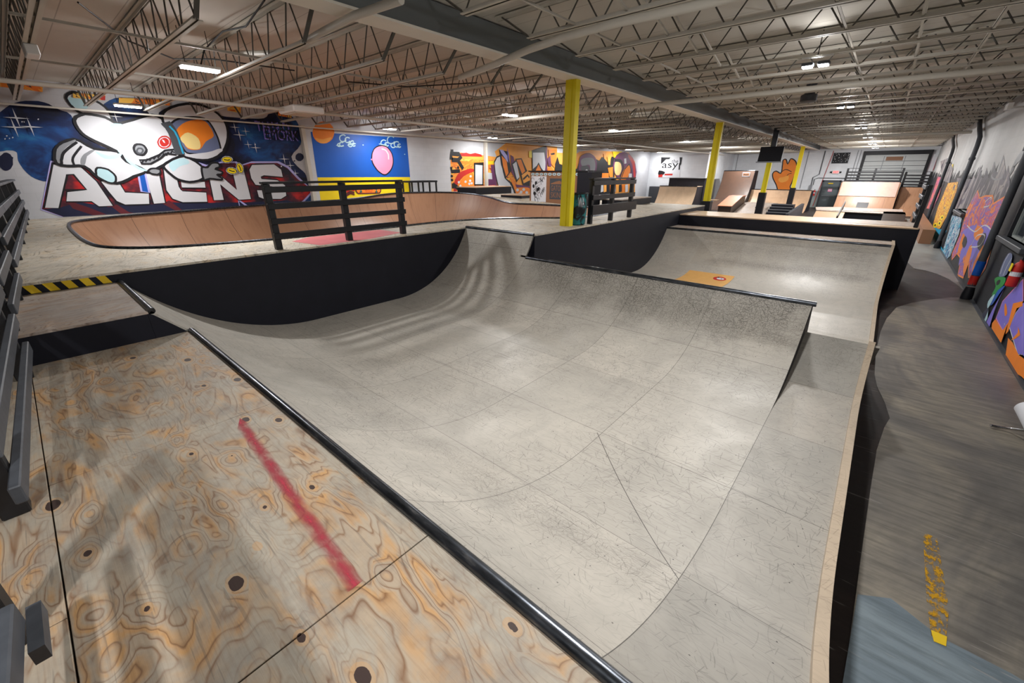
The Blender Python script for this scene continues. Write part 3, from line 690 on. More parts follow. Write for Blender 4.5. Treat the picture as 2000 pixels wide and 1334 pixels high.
# ------------------------------------------------------------------ railings
def post_rail(name, label, group, posts, z0, h, rails, ps=.09, rw=.04, rh=.09, side=(1, 0), cap=True, matr='black_wood', lean=0):
    # posts: list of xy; rails: list of heights above z0 (centre); boards run past the end posts
    x0, y0 = posts[0]; t = empty(name, (x0, y0, z0), label, 'railing', group)
    for (x, y) in posts:
        MB().box(x - ps / 2, x + ps / 2, y - ps / 2, y + ps / 2, z0, z0 + h - .02).build('post', 'black_wood', t, bevel=.006)
    a = Vector((*posts[0], 0)); b = Vector((*posts[-1], 0)); d = (b - a).normalized(); e = .06
    s = Vector((side[0], side[1], 0)) * (ps / 2 + rw / 2 + .001)
    for r in rails:
        MB().bar(a - d * e + s + Vector((0, 0, z0 + r)), b + d * e + s + Vector((0, 0, z0 + r)), rw, rh).build('rail', matr, t, bevel=.005)
    if cap: MB().bar(a - d * e + Vector((0, 0, z0 + h)), b + d * e + Vector((0, 0, z0 + h)), .14, .035).build('top_rail', matr, t, bevel=.005)
    return t
post_rail('railing', 'black wooden railing on the platform edge, in front of the red painted patch', None, [(-7.42, 2.66), (-7.42, 3.92), (-7.42, 5.12)], ZP, 1.03, [.93, .68, .45, .22], side=(1, 0), ps=.10)
t = post_rail('railing', 'black wooden railing on the platform edge, behind the nearest yellow column', None, [(-5.40, 9.20), (-5.40, 10.25), (-5.40, 11.35)], ZP, 1.04, [.95, .62], side=(1, 0), ps=.10, rh=.11)
MB().bar((-5.32, 9.14, ZP + .33), (-5.32, 11.55, ZP + .33), .04, .22).build('rail', 'black_wood', t, bevel=.005)
# railing along the back of the decks at the left
yr = lambda x: -.38 + (-2.69 - x) * .0377
def board_rail(lab, loc, z0, segs, posts):
    lr = empty('railing', loc, lab, 'railing')
    for (x0, x1) in segs:
        for k, dz in enumerate((.22, .47, .72)):
            MB().bar((x0, yr(x0), z0 + dz), (x1, yr(x1), z0 + dz), .042, .095).build('rail', 'grey_worn_wood', lr, bevel=.006)
        MB().bar((x0, yr(x0) - .05, z0 + 1.0), (x1, yr(x1) - .05, z0 + 1.0), .14, .04).build('top_rail', 'grey_worn_wood', lr, bevel=.006)
    for x in posts: MB().box(x - .05, x + .05, yr(x) - .125, yr(x) - .024, z0 + .002, z0 + .98).build('post', 'black_wood', lr, bevel=.006)
    return lr
t = board_rail('worn grey-black board railing along the back of the foreground deck', (-3, -.5, 1.35), 1.35, [(-5.25, -2.69), (-1.88, .2)], [-5.1, -2.95, -2.02, -.1])
MB().box(-1.95, -1.72, yr(-1.8) + .022, yr(-1.8) + .06, 1.46, 1.52).build('bracket', 'grey_worn_wood', t)
board_rail('black board railing along the back of the small step deck', (-6.3, -.4, 1.64), 1.64, [(-7.2, -5.45)], [-5.6, -7.0])
board_rail('long grey-black board railing along the near end of the bowl platform', (-12, -.2, 1.77), 1.77, [(-9.3, -7.35), (-11.4, -9.36), (-13.5, -11.46), (-15.6, -13.56), (-17.3, -15.66)], [-7.6, -9.33, -11.43, -13.53, -15.63, -17.2])
# railing at the right end of the raised back deck
er = empty('railing', (.82, 15.3, 1.6), 'short black railing at the right end of the raised back deck', 'railing')
for y in (15.1, 16.6): MB().box(.74, .83, y - .05, y + .05, 1.633, 2.66).build('post', 'black_wood', er, bevel=.006)
for z in (1.88, 2.12, 2.36, 2.6): MB().box(.70, .74, 15.0, 16.7, z - .045, z + .045).build('rail', 'grey_worn_wood', er, bevel=.005)

# ------------------------------------------------------------------ girder, columns, joists
gd = empty('roof_girder', (-5.6, 20, 4.76), 'long roof girder with a pale bottom flange and dark grey web, on the yellow columns', 'girder')
MB().box(-5.78, -5.40, YB, YF, 4.76, 4.79).build('bottom_flange', 'steel_flange', gd)
MB().box(-5.60, -5.45, YB, YF, 4.79, 5.10).build('web', 'girder_grey', gd)
MB().box(-5.80, -5.45, YB, YF, 5.10, 5.16).build('top_flange', 'girder_grey', gd)
cols = [(8.5, ZP, 'nearest yellow steel column, standing on the bowl platform'), (19.0, 0, 'second yellow steel column with a black padded foot, just beyond the platform'),
        (29.5, 0, 'third yellow steel column, under the hanging screen'), (40.0, 0, 'farthest yellow steel column, in front of the orange wall painting')]
for i, (y, zb_, lab) in enumerate(cols):
    c = empty('steel_column', (-5.62, y, zb_), lab, 'column', 'yellow columns under the roof girder', 'thing')
    m = MB(); hw = .125; hd = .10
    m.prism([(-hw, -hd), (.03, -hd), (.035, -hd + .02), (hw, -hd + .02), (hw, hd - .02), (.035, hd - .02), (.03, hd), (-hw, hd)], zb_, 4.76)
    m.v = [(x - 5.62, yy + y, z) for x, yy, z in m.v]
    m.build('shaft', 'column_yellow', c)
    if i: MB().box(-5.62 - .19, -5.62 + .19, y - .19, y + .19, zb_ + .12, 1.85).build('pad', 'black', c, 'black crash pad wrapped round the foot', bevel=.03)
def joist_mesh(x0, x1, zb_, zt, seat_l, seat_r, chord=.06, lean=.9):
    # x0..x1 bottom chord; top chord runs seat_l..seat_r
    bot = MB().box(x0, x1, -chord, -.012, zb_, zb_ + .012).box(x0, x1, .012, chord, zb_, zb_ + .012).box(x0, x1, -.018, -.012, zb_, zb_ + .055).box(x0, x1, .012, .018, zb_, zb_ + .055)
    top = MB().box(seat_l, seat_r, -chord, -.012, zt - .012, zt).box(seat_l, seat_r, .012, chord, zt - .012, zt).box(seat_l, seat_r, -.018, -.012, zt - .05, zt).box(seat_l, seat_r, .012, .018, zt - .05, zt)
    web = MB(); n_ = max(2, round((x1 - x0) / .62)); st_ = (x1 - x0) / n_
    for i in range(n_):
        a = x0 + i * st_
        web.tube([(a + .03, 0, zb_ + .02), (a + st_ / 2 - .03, 0, zt - .02)], .011, 5).tube([(a + st_ / 2 + .03, 0, zt - .02), (a + st_ - .03, 0, zb_ + .02)], .011, 5)
    web.bar((x0 + .02, 0, zb_ + .02), (seat_l + .12, 0, zt - .02), .05, .02).bar((x1 - .02, 0, zb_ + .02), (seat_r - .12, 0, zt - .02), .05, .02)
    return bot.mesh('bottom_chord', 'steel_white'), top.mesh('top_chord', 'steel_white'), web.mesh('web', 'shaded_web_rod')
def joists(meshes, ysl, xbase, where, group):
    for k, y in enumerate(ysl):
        e = empty('bar_joist', (xbase, y, meshes[3]), 'white steel bar joist between the girder and the %s, %s down the hall' % (where, ORD[k]), 'roof joist', group, 'thing')
        for me, nm in zip(meshes[:3], ('bottom_chord', 'top_chord', 'web')):
            o = bpy.data.objects.new(nm, me); COL.objects.link(o); o.parent = e
            o.matrix_parent_inverse = Matrix.Translation((-xbase, 0, -meshes[3]))
jl = joist_mesh(-16.7, -6.55, 4.58, 5.16, -17.45, -5.82); jr = joist_mesh(-4.6, 2.0, 4.78, 5.16, -5.24, 2.28)
joists((*jl, 4.58), [.76 + 1.24 * i for i in range(32)], -11, 'mural wall', 'bar joists between the girder and the mural wall')
jf = joist_mesh(-11.8, -6.55, 4.58, 5.16, -12.25, -5.82)
joists((*jf, 4.58), [.76 + 1.24 * i for i in range(32, 38)], -9, 'inner wall', 'short bar joists between the girder and the inner wall')
joists((*jr, 4.78), [3.07 + 1.32 * i for i in range(34)], -1.5, 'graffiti wall', 'bar joists between the girder and the graffiti wall')
# bridging lines under the deck, pipes, conduits
for x, z, lab in ((-3.78, 4.80, 'thin steel bridging angle crossing the joists, next to the girder'), (-1.0, 4.80, 'thin steel bridging angle crossing the joists, over the paired floodlights'), (.55, 4.80, 'thin steel bridging angle crossing the joists, nearest the graffiti wall'),
                  (-8.3, 4.66, 'thin steel bridging angle across the mural-side joists, nearest the girder'), (-11.3, 4.66, 'thin steel bridging angle across the mural-side joists, halfway over'), (-14.2, 4.66, 'thin steel bridging angle across the mural-side joists, nearest the murals')):
    ye = 39.9 if x < -12.3 else YF - .05; m = MB().box(x - .018, x + .018, .6, ye, z, z + .006).box(x - .018, x - .012, .6, ye, z, z + .04)
    tag(m.build('bridging_angle', 'steel_white'), lab, 'roof brace')
for x, lab in ((-3.1, 'diagonal braces between joists on the girder side'), (-.3, 'diagonal braces between joists on the graffiti wall side')):
    m = MB()
    for i in range(33):
        y = 3.07 + 1.32 * i; m.bar((x, y, 4.82), (x, y + 1.32, 5.12), .03, .03).bar((x + .08, y, 5.12), (x + .08, y + 1.32, 4.82), .03, .03)
    o = tag(m.build('cross_brace', 'steel_white'), lab, 'roof brace')
def pipe(name, pts, r, mat, lab, cat='pipe', n=10, smooth=True): return tag(MB().tube(pts, r, n).build(name, mat, smooth=smooth), lab, cat)
pipe('sprinkler_pipe', [(-12.2, -2, 4.44), (-12.2, 44, 4.44)], .04, 'pipe_white', 'long white sprinkler pipe running past the murals under the joists')
pipe('sprinkler_pipe', [(-17.0, -.5, 4.52), (-17.0, 2.6, 4.52), (-17.0, 9, 4.52), (-17.0, 30, 4.52)], .025, 'pipe_white', 'thin white pipe at the joist ends along the mural wall')
pipe('cross_pipe', [(-12.0, 11.75, 4.60), (-5.8, 11.72, 4.60), (2.25, 11.8, 4.60)], .05, 'pipe_white', 'white pipe crossing under the girder beyond the nearest yellow column')
pipe('cross_pipe', [(-9.6, 3.42, 4.95), (-8.0, 3.42, 4.72), (-7.2, 3.40, 4.67), (-6.2, 3.34, 4.68), (-5.3, 3.28, 4.67), (-4.4, 3.3, 4.64)], .045, 'pipe_white', 'bent white pipe passing under the girder nearest the camera')
pipe('cross_pipe', [(-6.6, 6.15, 4.60), (-5.6, 5.95, 4.62), (-4.6, 5.7, 4.65), (-3.9, 5.58, 4.66), (-3.0, 5.45, 4.64), (-2.1, 5.45, 4.62), (.5, 5.4, 4.62)], .05, 'pipe_white', 'thick bent white pipe under the joists, between the first and second right-hand joists')
m = MB().tube([(-3.2, 27.4, 4.55), (2.1, 27.6, 4.55)], .06, 10).tube([(-2.4, 27.43, 4.6), (-2.4, 27.43, 5.17)], .01, 6).tube([(1.2, 27.56, 4.6), (1.2, 27.56, 5.17)], .01, 6)
tag(m.build('cross_pipe', 'pipe_white', smooth=True), 'far white pipe hung below the joists near the paired floodlights', 'pipe')
for k, (pts, lab) in enumerate([([(-8.6, 1.3, 5.0), (-9.6, 1.9, 4.86), (-10.2, 2.6, 4.82), (-10.1, 3.2, 4.9), (-9.5, 4.4, 4.82)], 'slack black cable sagging between the nearest joists'),
                                ([(-7.0, 3.0, 5.1), (-7.8, 3.0, 4.95), (-8.6, 2.95, 5.02), (-9.5, 2.9, 4.9), (-9.55, 2.8, 4.66)], 'black cable looping to the nearest strip light'),
                                ([(-8.2, 4.6, 4.80), (-9.0, 5.2, 4.68), (-8.3, 6.2, 4.64), (-7.2, 7.2, 4.72)], 'black cable draped over the joists near the girder')]):
    pipe('cable', pts, .012, 'cable', lab, 'cable', 6)
hb = empty('junction_box', (-12.1, 5.6, 4.42), 'white square utility box on the long sprinkler pipe', 'box')
MB().box(-12.55, -11.65, 5.2, 6.0, 4.36, 4.52).build('housing', 'white_plastic', hb, bevel=.03); MB().box(-12.45, -11.75, 5.3, 5.9, 4.345, 4.358).build('cover', 'pipe_white', hb)
eb = empty('emergency_light', (-8.4, .72, 4.5), 'small white emergency light on the nearest joist', 'light')
MB().box(-9.75, -9.35, .70, .84, 4.45, 4.578).build('housing', 'white_plastic', eb, bevel=.01); MB().box(-9.8, -9.76, .72, .8, 4.5, 4.53).build('indicator', 'red', eb)
for (x, y, z, lab) in ((-2.2, 14.6, 4.68, 'round vent collar under the joists beyond the second floodlight pair'), (-12.4, 19.5, 4.42, 'small round fitting on the long sprinkler pipe')):
    tag(MB().lathe([(.16, 0), (.19, .02), (.19, .16), (.12, .2), (.12, 5.17 - z)], (x, y, z), 18).build('vent_collar', 'dark_grey', smooth=True), lab, 'vent')

# ------------------------------------------------------------------ lamps
def lamp(nm, data_type, loc, energy, **kw):
    d = bpy.data.lights.new(nm, data_type); d.energy = energy; d.color = kw.pop('color', (1.0, .985, .965))
    for k, v in kw.items(): setattr(d, k, v)
    o = bpy.data.objects.new(nm, d); COL.objects.link(o); o.location = loc; return o
PW = 1.0
def strip_light(x, y, z, lab, e=1.0, sp=40, grp='strip lights in two rows over the bowl side'):
    t = empty('strip_light', (x, y, z), lab, 'ceiling light', grp)
    MB().box(x - .10, x + .10, y - .29, y + .29, z + .03, z + .075).build('housing', 'white_plastic', t, bevel=.008)
    MB().box(x - .085, x + .085, y - .27, y + .27, z, z + .03).build('lens', 'lamp_lens', t)
    for yy in (y - .2, y + .2): MB().tube([(x, yy, z + .075), (x, yy, 5.18)], .006, 5).build('hanger', 'cable', t)
    l = lamp('lamp_light', 'AREA', (x, y, z - .012), 150 * PW * e, shape='RECTANGLE', size=.17, size_y=.54); set_parent(l, t)
    q = lamp('lamp_spill', 'POINT', (x, y, z - .06), sp * PW * e, shadow_soft_size=.05); set_parent(q, t)
def flood(x, y, z, lab, e=1.0, sp=40, grp='paired floodlights in a row over the ramps'):
    t = empty('floodlight_pair', (x, y, z), lab, 'ceiling light', grp)
    MB().box(x - .22, x + .22, y - .03, y + .03, z + .14, z + .17).build('bracket', 'white_plastic', t)
    for yy in (0,): MB().tube([(x, y, z + .17), (x, y, 5.18)], .008, 5).build('hanger', 'cable', t)
    for s in (-1, 1):
        c = x + s * .115
        h = MB().box(c - .085, c + .085, y - .085, y + .085, z + .02, z + .07).build('lamp_head', 'dark_grey', t, bevel=.01)
        MB().box(c - .07, c + .07, y - .07, y + .07, z, z + .02).build('lens', 'lamp_lens', h)
    l = lamp('lamp_light', 'AREA', (x, y, z - .012), 170 * PW * e, shape='RECTANGLE', size=.36, size_y=.14); set_parent(l, t)
    q = lamp('lamp_spill', 'POINT', (x, y, z - .06), sp * PW * e, shadow_soft_size=.05); set_parent(q, t)
ys_a = [2.77, 10.9, 17.65, 26.5, 33.7, 41.0]
for k, y in enumerate(ys_a): strip_light(-9.5, y, 4.58, 'bright strip light in the row nearer the girder, %s down the hall' % ORD[k], 1.0 + .8 * (y > 22), 40 + 50 * (y > 33))
for k, y in enumerate([2.77, 10.94, 17.1, 25.0, 32.5, 38.6]): strip_light(-16.1, y, 4.58, 'bright strip light in the row along the mural wall, %s down the hall' % ORD[k], .72)
for k, y in enumerate([3.0, 9.65, 15.95, 23.6, 30.0, 36.7, 42.9]): flood(-1.47, y, 4.62, 'pair of bright square floodlights over the ramps, %s pair down the hall' % ORD[k], 1.0 + .7 * (y > 22) + .6 * (y > 33), 40 + 60 * (y > 33))

flood(.2, -1.9, 4.62, 'added unseen pair of floodlights behind the camera, to brighten the foreground deck', .9)  # unseen lamp added out of view, brightens the foreground deck

# ------------------------------------------------------------------ things on and around the platform
b = empty('rubbish_bin', (-5.62, 9.0, ZP), 'dark teal spray-painted rubbish bin behind the nearest yellow column', 'bin')
MB().lathe([(.17, 0), (.19, .02), (.215, .45), (.225, .72), (.20, .72), (.19, .1)], (-5.55, 8.86, ZP), 24).build('body', 'bin_spray', b, smooth=True)
MB().tube([(-5.55 + .228 * math.cos(a * math.pi / 12), 8.86 + .228 * math.sin(a * math.pi / 12), ZP + .72) for a in range(24)], .012, 6, closed=True).build('rim', 'black', b, smooth=True)
def cyl_place(cx, cy, r):
    def f(a, b_, off): return (cx + (r + off) * math.sin(a), cy - (r + off) * math.cos(a), b_)
    return f
ar = Art(cyl_place(-5.55, 8.86, .222)); ar.text('white', 'WA', .55, ZP + .42, .7, .22); o = ar.build('lettering', b); o['label'] = 'white painted letters'
gb = empty('board_box', (-10.2, 13.75, ZP), 'brown board box with posters standing on the far lip of the bowl', 'box')
MB().box(-11.05, -8.81, 13.9, 14.6, ZP + .0, 2.98).build('body', 'brown_board', gb)
MB().box(-8.8, -8.19, 13.88, 14.61, ZP + .0, 2.97).build('side_cover', 'black_paint', gb, 'black right-hand end')
MB().box(-11.1, -8.15, 13.85, 14.65, 2.98, 3.02).build('top_edge', 'black', gb)
pf_ = lambda yy: (lambda a, b_, off: (a, yy - off, b_))
ar = Art(pf_(13.9)); ar.rect('brown_board', -10.05, -9.45, 1.95, 2.70); ar.rect('dark_grey', -10.05, -9.38, 1.98, 2.74)
ar.poly('brown_board', [(-10.0, 2.56), (-9.8, 2.62), (-9.6, 2.66), (-9.43, 2.58), (-9.43, 2.54), (-10.0, 2.53)])
ar.text('brown_board', 'GATOR', -9.99, 2.29, .55, .2); ar.text('brown_board', 'SKINS', -9.99, 2.04, .55, .2)
tag(ar.build('sign'), 'dark square sign with brown lettering on the brown board box', 'sign')
ar = Art(pf_(13.9)); ar.rect('white', -10.97, -10.22, 1.86, 2.82)
rr = random.Random(3)
for q in range(26):
    a = -10.9 + rr.random() * .6; z = 1.92 + rr.random() * .8
    ar.stroke('black', [(a + .09 * math.cos(t * .9) * rr.random(), z + .09 * math.sin(t * .9)) for t in range(6)], .014)
for q in range(5): ar.ell('black', (-10.85 + rr.random() * .3, 2.0 + rr.random() * .6), .05, .07)
for q in range(4): ar.ell('white', (-10.8 + rr.random() * .4, 2.45 + rr.random() * .25), .045, .04)
tag(ar.build('poster'), 'tall white poster with black ink scribbles on the brown board box', 'poster')
ar = Art(pf_(13.9))
for q in range(13): ar.ell('pale_cyan', (-10.9 + q * .21, 2.89), .085, .05); ar.ell('grey', (-10.9 + q * .21, 2.89), .05, .03)
tag(ar.build('sticker_strip'), 'row of round grey stickers along the top of the brown box', 'sticker strip')
# small black table, black ledges
tb = empty('side_table', (-16.9, 12.8, 2.05), 'open black frame table by the blue mural', 'table')
MB().box(-17.15, -16.55, 12.0, 13.65, 2.52, 2.60).build('tabletop', 'black', tb)
for yy in (12.05, 12.55, 13.2, 13.6):
    for xx in (-17.1, -16.6): MB().box(xx - .03, xx + .03, yy - .03, yy + .03, 2.04, 2.52).build('leg', 'black', tb)
MB().box(-17.12, -16.58, 12.05, 13.6, 2.04, 2.08).build('bottom_rail', 'black', tb)
bx = empty('ledge_box', (-15.4, 15.8, 1.9), 'low black box with a pale top behind the raised bowl edge', 'ledge')
MB().box(-16.2, -14.9, 14.6, 17.2, 1.9, 2.27).build('body', 'black_paint', bx); MB().box(-16.22, -14.88, 14.58, 17.22, 2.27, 2.30).build('top', 'ramp_skin_tan', bx)
bx = empty('ledge_box', (-12.6, 15.3, 1.77), 'small dark box on the deck left of the brown board box', 'ledge')
MB().box(-13.1, -11.9, 14.4, 15.6, 1.78, 2.02).build('body', 'black_paint', bx); MB().box(-13.12, -11.88, 14.38, 15.62, 2.02, 2.04).build('top', 'ramp_skin_tan', bx)
bx = empty('ledge_box', (-8.2, 15.6, 1.77), 'long low black ledge on the platform behind the column railing', 'ledge')
MB().box(-8.1, -7.3, 14.6, 17.2, 1.78, 2.0).build('body', 'black_paint', bx); MB().box(-8.12, -7.28, 14.58, 17.22, 2.0, 2.03).build('top', 'upper_plywood', bx)
# wall posts on the mural side
for y, lab in ((7.95, 'grey steel post on the wall between the two left murals'), (17.9, 'thin grey steel post in front of the orange mural')):
    tag(MB().box(XL + .02, XL + .2, y - .07, y + .07, 1.9 if y < 10 else 1.78, 4.6).build('steel_post', 'pipe_white'), lab, 'post')
# ------------------------------------------------------------------ street area at the far end
def quarter(name, lab, x0, x1, yf, h, Rq, mat, deck=1.0, side='black_paint', black_back=None, z0=0.0, coping_=True):
    # transition rises toward +Y, top edge at y = yf
    t = empty(name, ((x0 + x1) / 2, yf, z0), lab, 'skate ramp')
    y0 = yf - arc_y(min(h, Rq), Rq); pr_ = profile(y0, yf, lambda y: z0 + .02 + Rq - math.sqrt(max(Rq * Rq - (y - y0) ** 2, 0)), 24)
    sheet('riding_surface', x0, x1, pr_, mat, t, v0=y0)
    sp = [(y, max(z - .035, z0)) for y, z in pr_] + [(yf + deck, z0 + h - .02), (yf + deck, z0)]
    MB().prism(sp, x0 - .02, x0 + .01, 'x').build('side_panel', side, t); MB().prism(sp, x1 - .01, x1 + .02, 'x').build('side_panel', side, t)
    MB().box(x0, x1, yf, yf + deck, z0 + h - .04, z0 + h).build('deck', mat, t)
    if coping_: MB().tube([(x0, yf, z0 + h), (x1, yf, z0 + h)], .035, 8).build('coping', 'coping_steel', t, smooth=True)
    return t
q1 = quarter('quarter_pipe', 'tan quarter pipe with a black box behind it, below the wall banner', -13.4, -10.6, 33.0, 2.0, 2.4, 'tan_pale', 1.2)
MB().box(-13.2, -10.5, 34.2, 36.2, 0, 2.55).build('back_box', 'black_paint', q1, 'black box behind the deck'); MB().box(-13.25, -10.45, 34.15, 36.25, 2.55, 2.58).build('box_top', 'grey', q1)
wl = quarter('vert_ramp', 'tall dark brown wall ride quarter pipe beside the second yellow column', -11.4, -8.95, 42.0, 3.1, 3.6, 'dark_board', 1.2)
ar = Art(pf_(41.86)); ar.rect('grey', -9.85, -9.25, 2.62, 2.98); ar.rect('brown_board', -9.8, -9.3, 2.68, 2.9); ar.stroke('black', [(-9.75, 2.8), (-9.55, 2.76), (-9.35, 2.8)], .06)
tag(ar.build('sign'), 'small grey sign near the top of the tall brown wall ride', 'sign')
quarter('quarter_pipe', 'low tan quarter pipe running right from the tall brown wall ride', -8.93, -4.6, 42.1, 1.62, 1.9, 'ramp_skin_tan', 1.2)
# hubba ledge, bank, steps
hl = empty('hubba_ledge', (-9.6, 38, 0), 'tan sloping ledge with an orange top, beyond the raised back deck', 'ledge')
prf = [(34.6, 0), (34.6, .62), (37.2, 1.22), (38.3, 1.22), (38.3, 0)]
MB().prism(prf, -9.35, -8.45, 'x').build('body', 'bowl_skin', hl)
MB().prism([(34.55, .62), (37.2, 1.225), (38.33, 1.225), (38.33, 1.27), (37.18, 1.27), (34.55, .665)], -9.4, -8.4, 'x').build('top', 'salmon', hl)
bk = empty('bank_ramp', (-7.8, 38, 0), 'pale flat bank between the tan ledge and the black steps', 'skate ramp')
MB().prism([(34.6, 0), (38.2, .72), (39.4, .72), (39.4, 0)], -8.43, -6.3, 'x').build('body', 'upper_plywood', bk)
sp_ = empty('stair_block', (-5.6, 36.5, 0), 'short black stairs next to the pale bank', 'stairs')
for k in range(5): MB().box(-6.25, -4.85, 35.0 + k * .42, 37.4, k * .16, (k + 1) * .16).build('step', 'black_paint', sp_)
for k in range(5): MB().box(-6.27, -4.83, 34.985 + k * .42, 35.03 + k * .42, (k + 1) * .16 - .03, (k + 1) * .16 + .005).build('nosing', 'grey', sp_)
hr = empty('handrail', (-6.8, 36, 0), 'thin black handrail slanting down the pale bank', 'rail')
MB().tube([(-6.9, 34.8, .62), (-6.9, 37.6, 1.2)], .03, 8).build('bar', 'black', hr)
MB().tube([(-6.9, 35.1, .10), (-6.9, 35.1, .68)], .025, 6).build('leg', 'black', hr); MB().tube([(-6.9, 37.2, .52), (-6.9, 37.2, 1.12)], .025, 6).build('leg', 'black', hr)
bh = empty('bench', (-11.0, 37.2, 0), 'small low bench near the padded column', 'bench')
MB().box(-11.5, -10.3, 37.5, 38.0, .82, .9).build('seat', 'ramp_skin_tan', bh); MB().tube([(-10.9, 37.75, 0), (-10.9, 37.75, .82)], .05, 8).build('leg', 'black', bh)
tag(MB().prism([(33.6, 0), (39.85, 0), (39.85, .74), (33.6, .40)], -4.78, -4.60, 'x').build('low_partition', 'dark_grey'), 'low dark side wall between the steps and the far door', 'low wall')
# door wall area
struct(MB().box(-6.0, -2.6, YF - .012, YF, 0, 1.42), 'trim_1', 'grey_green', None, 'grey-green painted lower part of the far wall')
d1 = struct(MB().box(-4.5, -3.36, YF - .07, YF - .012, 0, 2.2), 'door_1', 'door_grey')
MB().box(-4.62, -4.5, YF - .09, YF - .01, 0, 2.3).box(-3.36, -3.24, YF - .09, YF - .01, 0, 2.3).box(-4.62, -3.24, YF - .09, YF - .01, 2.2, 2.32).build('door_frame', 'dark_grey', d1)
MB().box(-4.4, -3.46, YF - .13, YF - .07, .98, 1.06).build('push_bar', 'grey', d1); MB().box(-4.15, -3.8, YF - .14, YF - .07, 2.02, 2.1).build('door_closer', 'hazard_yellow', d1)
ar = Art(pf_(YF - .07)); ar.rect('pink', -4.05, -3.75, 1.38, 1.62); ar.rect('white', -4.02, -3.78, 1.48, 1.56)
tag(ar.build('notice'), 'small pink notice on the grey far door', 'notice')
ex = empty('exit_sign', (-3.85, YF - .1, 2.9), 'lit EXIT sign with two lamp heads above the grey far door', 'sign')
MB().box(-4.08, -3.6, YF - .12, YF - .02, 2.86, 3.12).build('housing', 'white_plastic', ex)
ar = Art(pf_(YF - .12)); ar.rect('exit_face', -4.04, -3.64, 2.89, 3.09); ar.text('red', 'EXIT', -4.01, 2.93, .34, .12); ar.build('face', ex)
for s in (-1, 1): MB().box(-3.84 + s * .34 - .06, -3.84 + s * .34 + .06, YF - .12, YF - .04, 2.92, 3.04).build('lamp_head', 'black', ex)
def extinguisher(x, y, z, lab, tagged=True, ax='y'):
    t = empty('fire_extinguisher', (x, y, z), lab, 'extinguisher')
    MB().lathe([(.055, 0), (.075, .02), (.078, .36), (.06, .43), (.028, .46), (.028, .5)], (x, y, z), 18).build('cylinder', 'red', t, smooth=True)
    MB().box(x - .02, x + .02, y - .07, y + .05, z + .50, z + .55).build('handle', 'black', t); MB().tube([(x, y + .04, z + .5), (x, y + .11, z + .38), (x, y + .10, z + .12)], .012, 6).build('hose', 'black', t)
    MB().lathe([(.0785, .20), (.0785, .28)], (x, y, z), 18).build('band', 'white', t)
    if ax == 'y': MB().box(x - .03, x + .03, y + .075, YF - .001, z + .2, z + .3).build('bracket', 'black', t)
    else: MB().box(x + .075, XR - .001, y - .03, y + .03, z + .2, z + .3).build('bracket', 'black', t)
    if tagged: MB().box(x - .10, x - .09, y - .06, y + .06, z + .28, z + .42).build('tag', 'yellow', t, 'yellow inspection tag')
    return t
extinguisher(-5.0, YF - .2, 1.0, 'red fire extinguisher on the far wall left of the grey door')
extinguisher(XR - .12, 11.72, .98, 'red fire extinguisher with a yellow tag on the black right wall', True, 'x')
tag(MB().box(-5.5, -5.3, YF - .14, YF, 1.55, 1.9).build('switch_box', 'grey'), 'grey switch box on the far wall left of the extinguisher', 'box')
pipe('conduit', [(-5.4, YF - .06, 1.9), (-5.4, YF - .06, 2.55), (-5.0, YF - .06, 2.8), (-5.0, YF - .06, 4.7)], .03, 'dark_grey', 'bent grey conduit rising from the switch box', 'conduit')
pipe('conduit', [(-5.25, YF - .06, 1.9), (-5.25, YF - .06, 2.4), (-5.0, YF - .06, 2.5), (-2.8, YF - .06, 2.5)], .025, 'dark_grey', 'grey conduit running level above the far door', 'conduit')
pipe('conduit', [(-4.85, YF - .05, .1), (-4.4, YF - .05, 4.7)], .02, 'red', 'thin red pipe rising beside the far door', 'conduit')
for k, x in enumerate((-13.6, -12.0, -6.2, -2.7, -2.5)): tag(MB().box(x - .02, x + .02, YF - .04, YF, 1.6, 4.7).build('conduit', 'grey'), 'grey vertical conduit on the far wall, %s from the inner corner' % ORD[k], 'conduit', 'vertical conduits on the far wall')
vg = empty('louvre_grille', (-3.75, YF - .05, 3.75), 'dark square louvred grille high on the far wall', 'grille')
MB().box(-4.32, -3.2, YF - .05, YF - .02, 3.73, 4.5).build('backing', 'black', vg); f_ = MB()
for q in range(3): f_.box(-4.34 + q * .555, -4.30 + q * .555, YF - .09, YF - .05, 3.7, 4.53)
f_.box(-4.34, -3.18, YF - .09, YF - .05, 3.69, 3.73).box(-4.34, -3.18, YF - .09, YF - .05, 4.5, 4.54).build('frame', 'dark_grey', vg)
rr = random.Random(5); sp2 = MB()
for q in range(34):
    a = -4.25 + rr.random() * 1.0; z = 3.78 + rr.random() * .66; sp2.box(a, a + .035, YF - .056, YF - .05, z, z + .03 + .04 * rr.random())
sp2.build('painted_glint', 'white', vg, 'pale painted specks for light glinting through the louvres')  # small white blocks paint the glints of light on the grille
# sectional door at the right of the far wall
d2 = struct(MB().box(-2.1, 1.75, YF - .06, YF - .01, 1.2, 4.3), 'door_2', 'door_pale', None, 'pale sectional overhead door on the far wall')
s_ = MB()
for z in (2.75, 3.1, 3.45, 3.8): s_.box(-2.1, 1.75, YF - .075, YF - .06, z, z + .03)
s_.build('panel_joint', 'dark_grey', d2); f_ = MB()
f_.box(-2.3, -2.1, YF - .12, YF, 1.2, 4.45).box(1.75, 1.95, YF - .12, YF, 1.2, 4.45).box(-2.3, 1.95, YF - .25, YF, 4.3, 4.6); f_.build('door_frame', 'black', d2)
for x in (-.9, .4): MB().box(x, x + .04, YF - .08, YF - .06, 3.1, 4.2).build('strut', 'grey', d2)
MB().box(-.75, .3, YF - .065, YF - .058, 3.86, 4.15).build('pane', 'brown_board', d2)
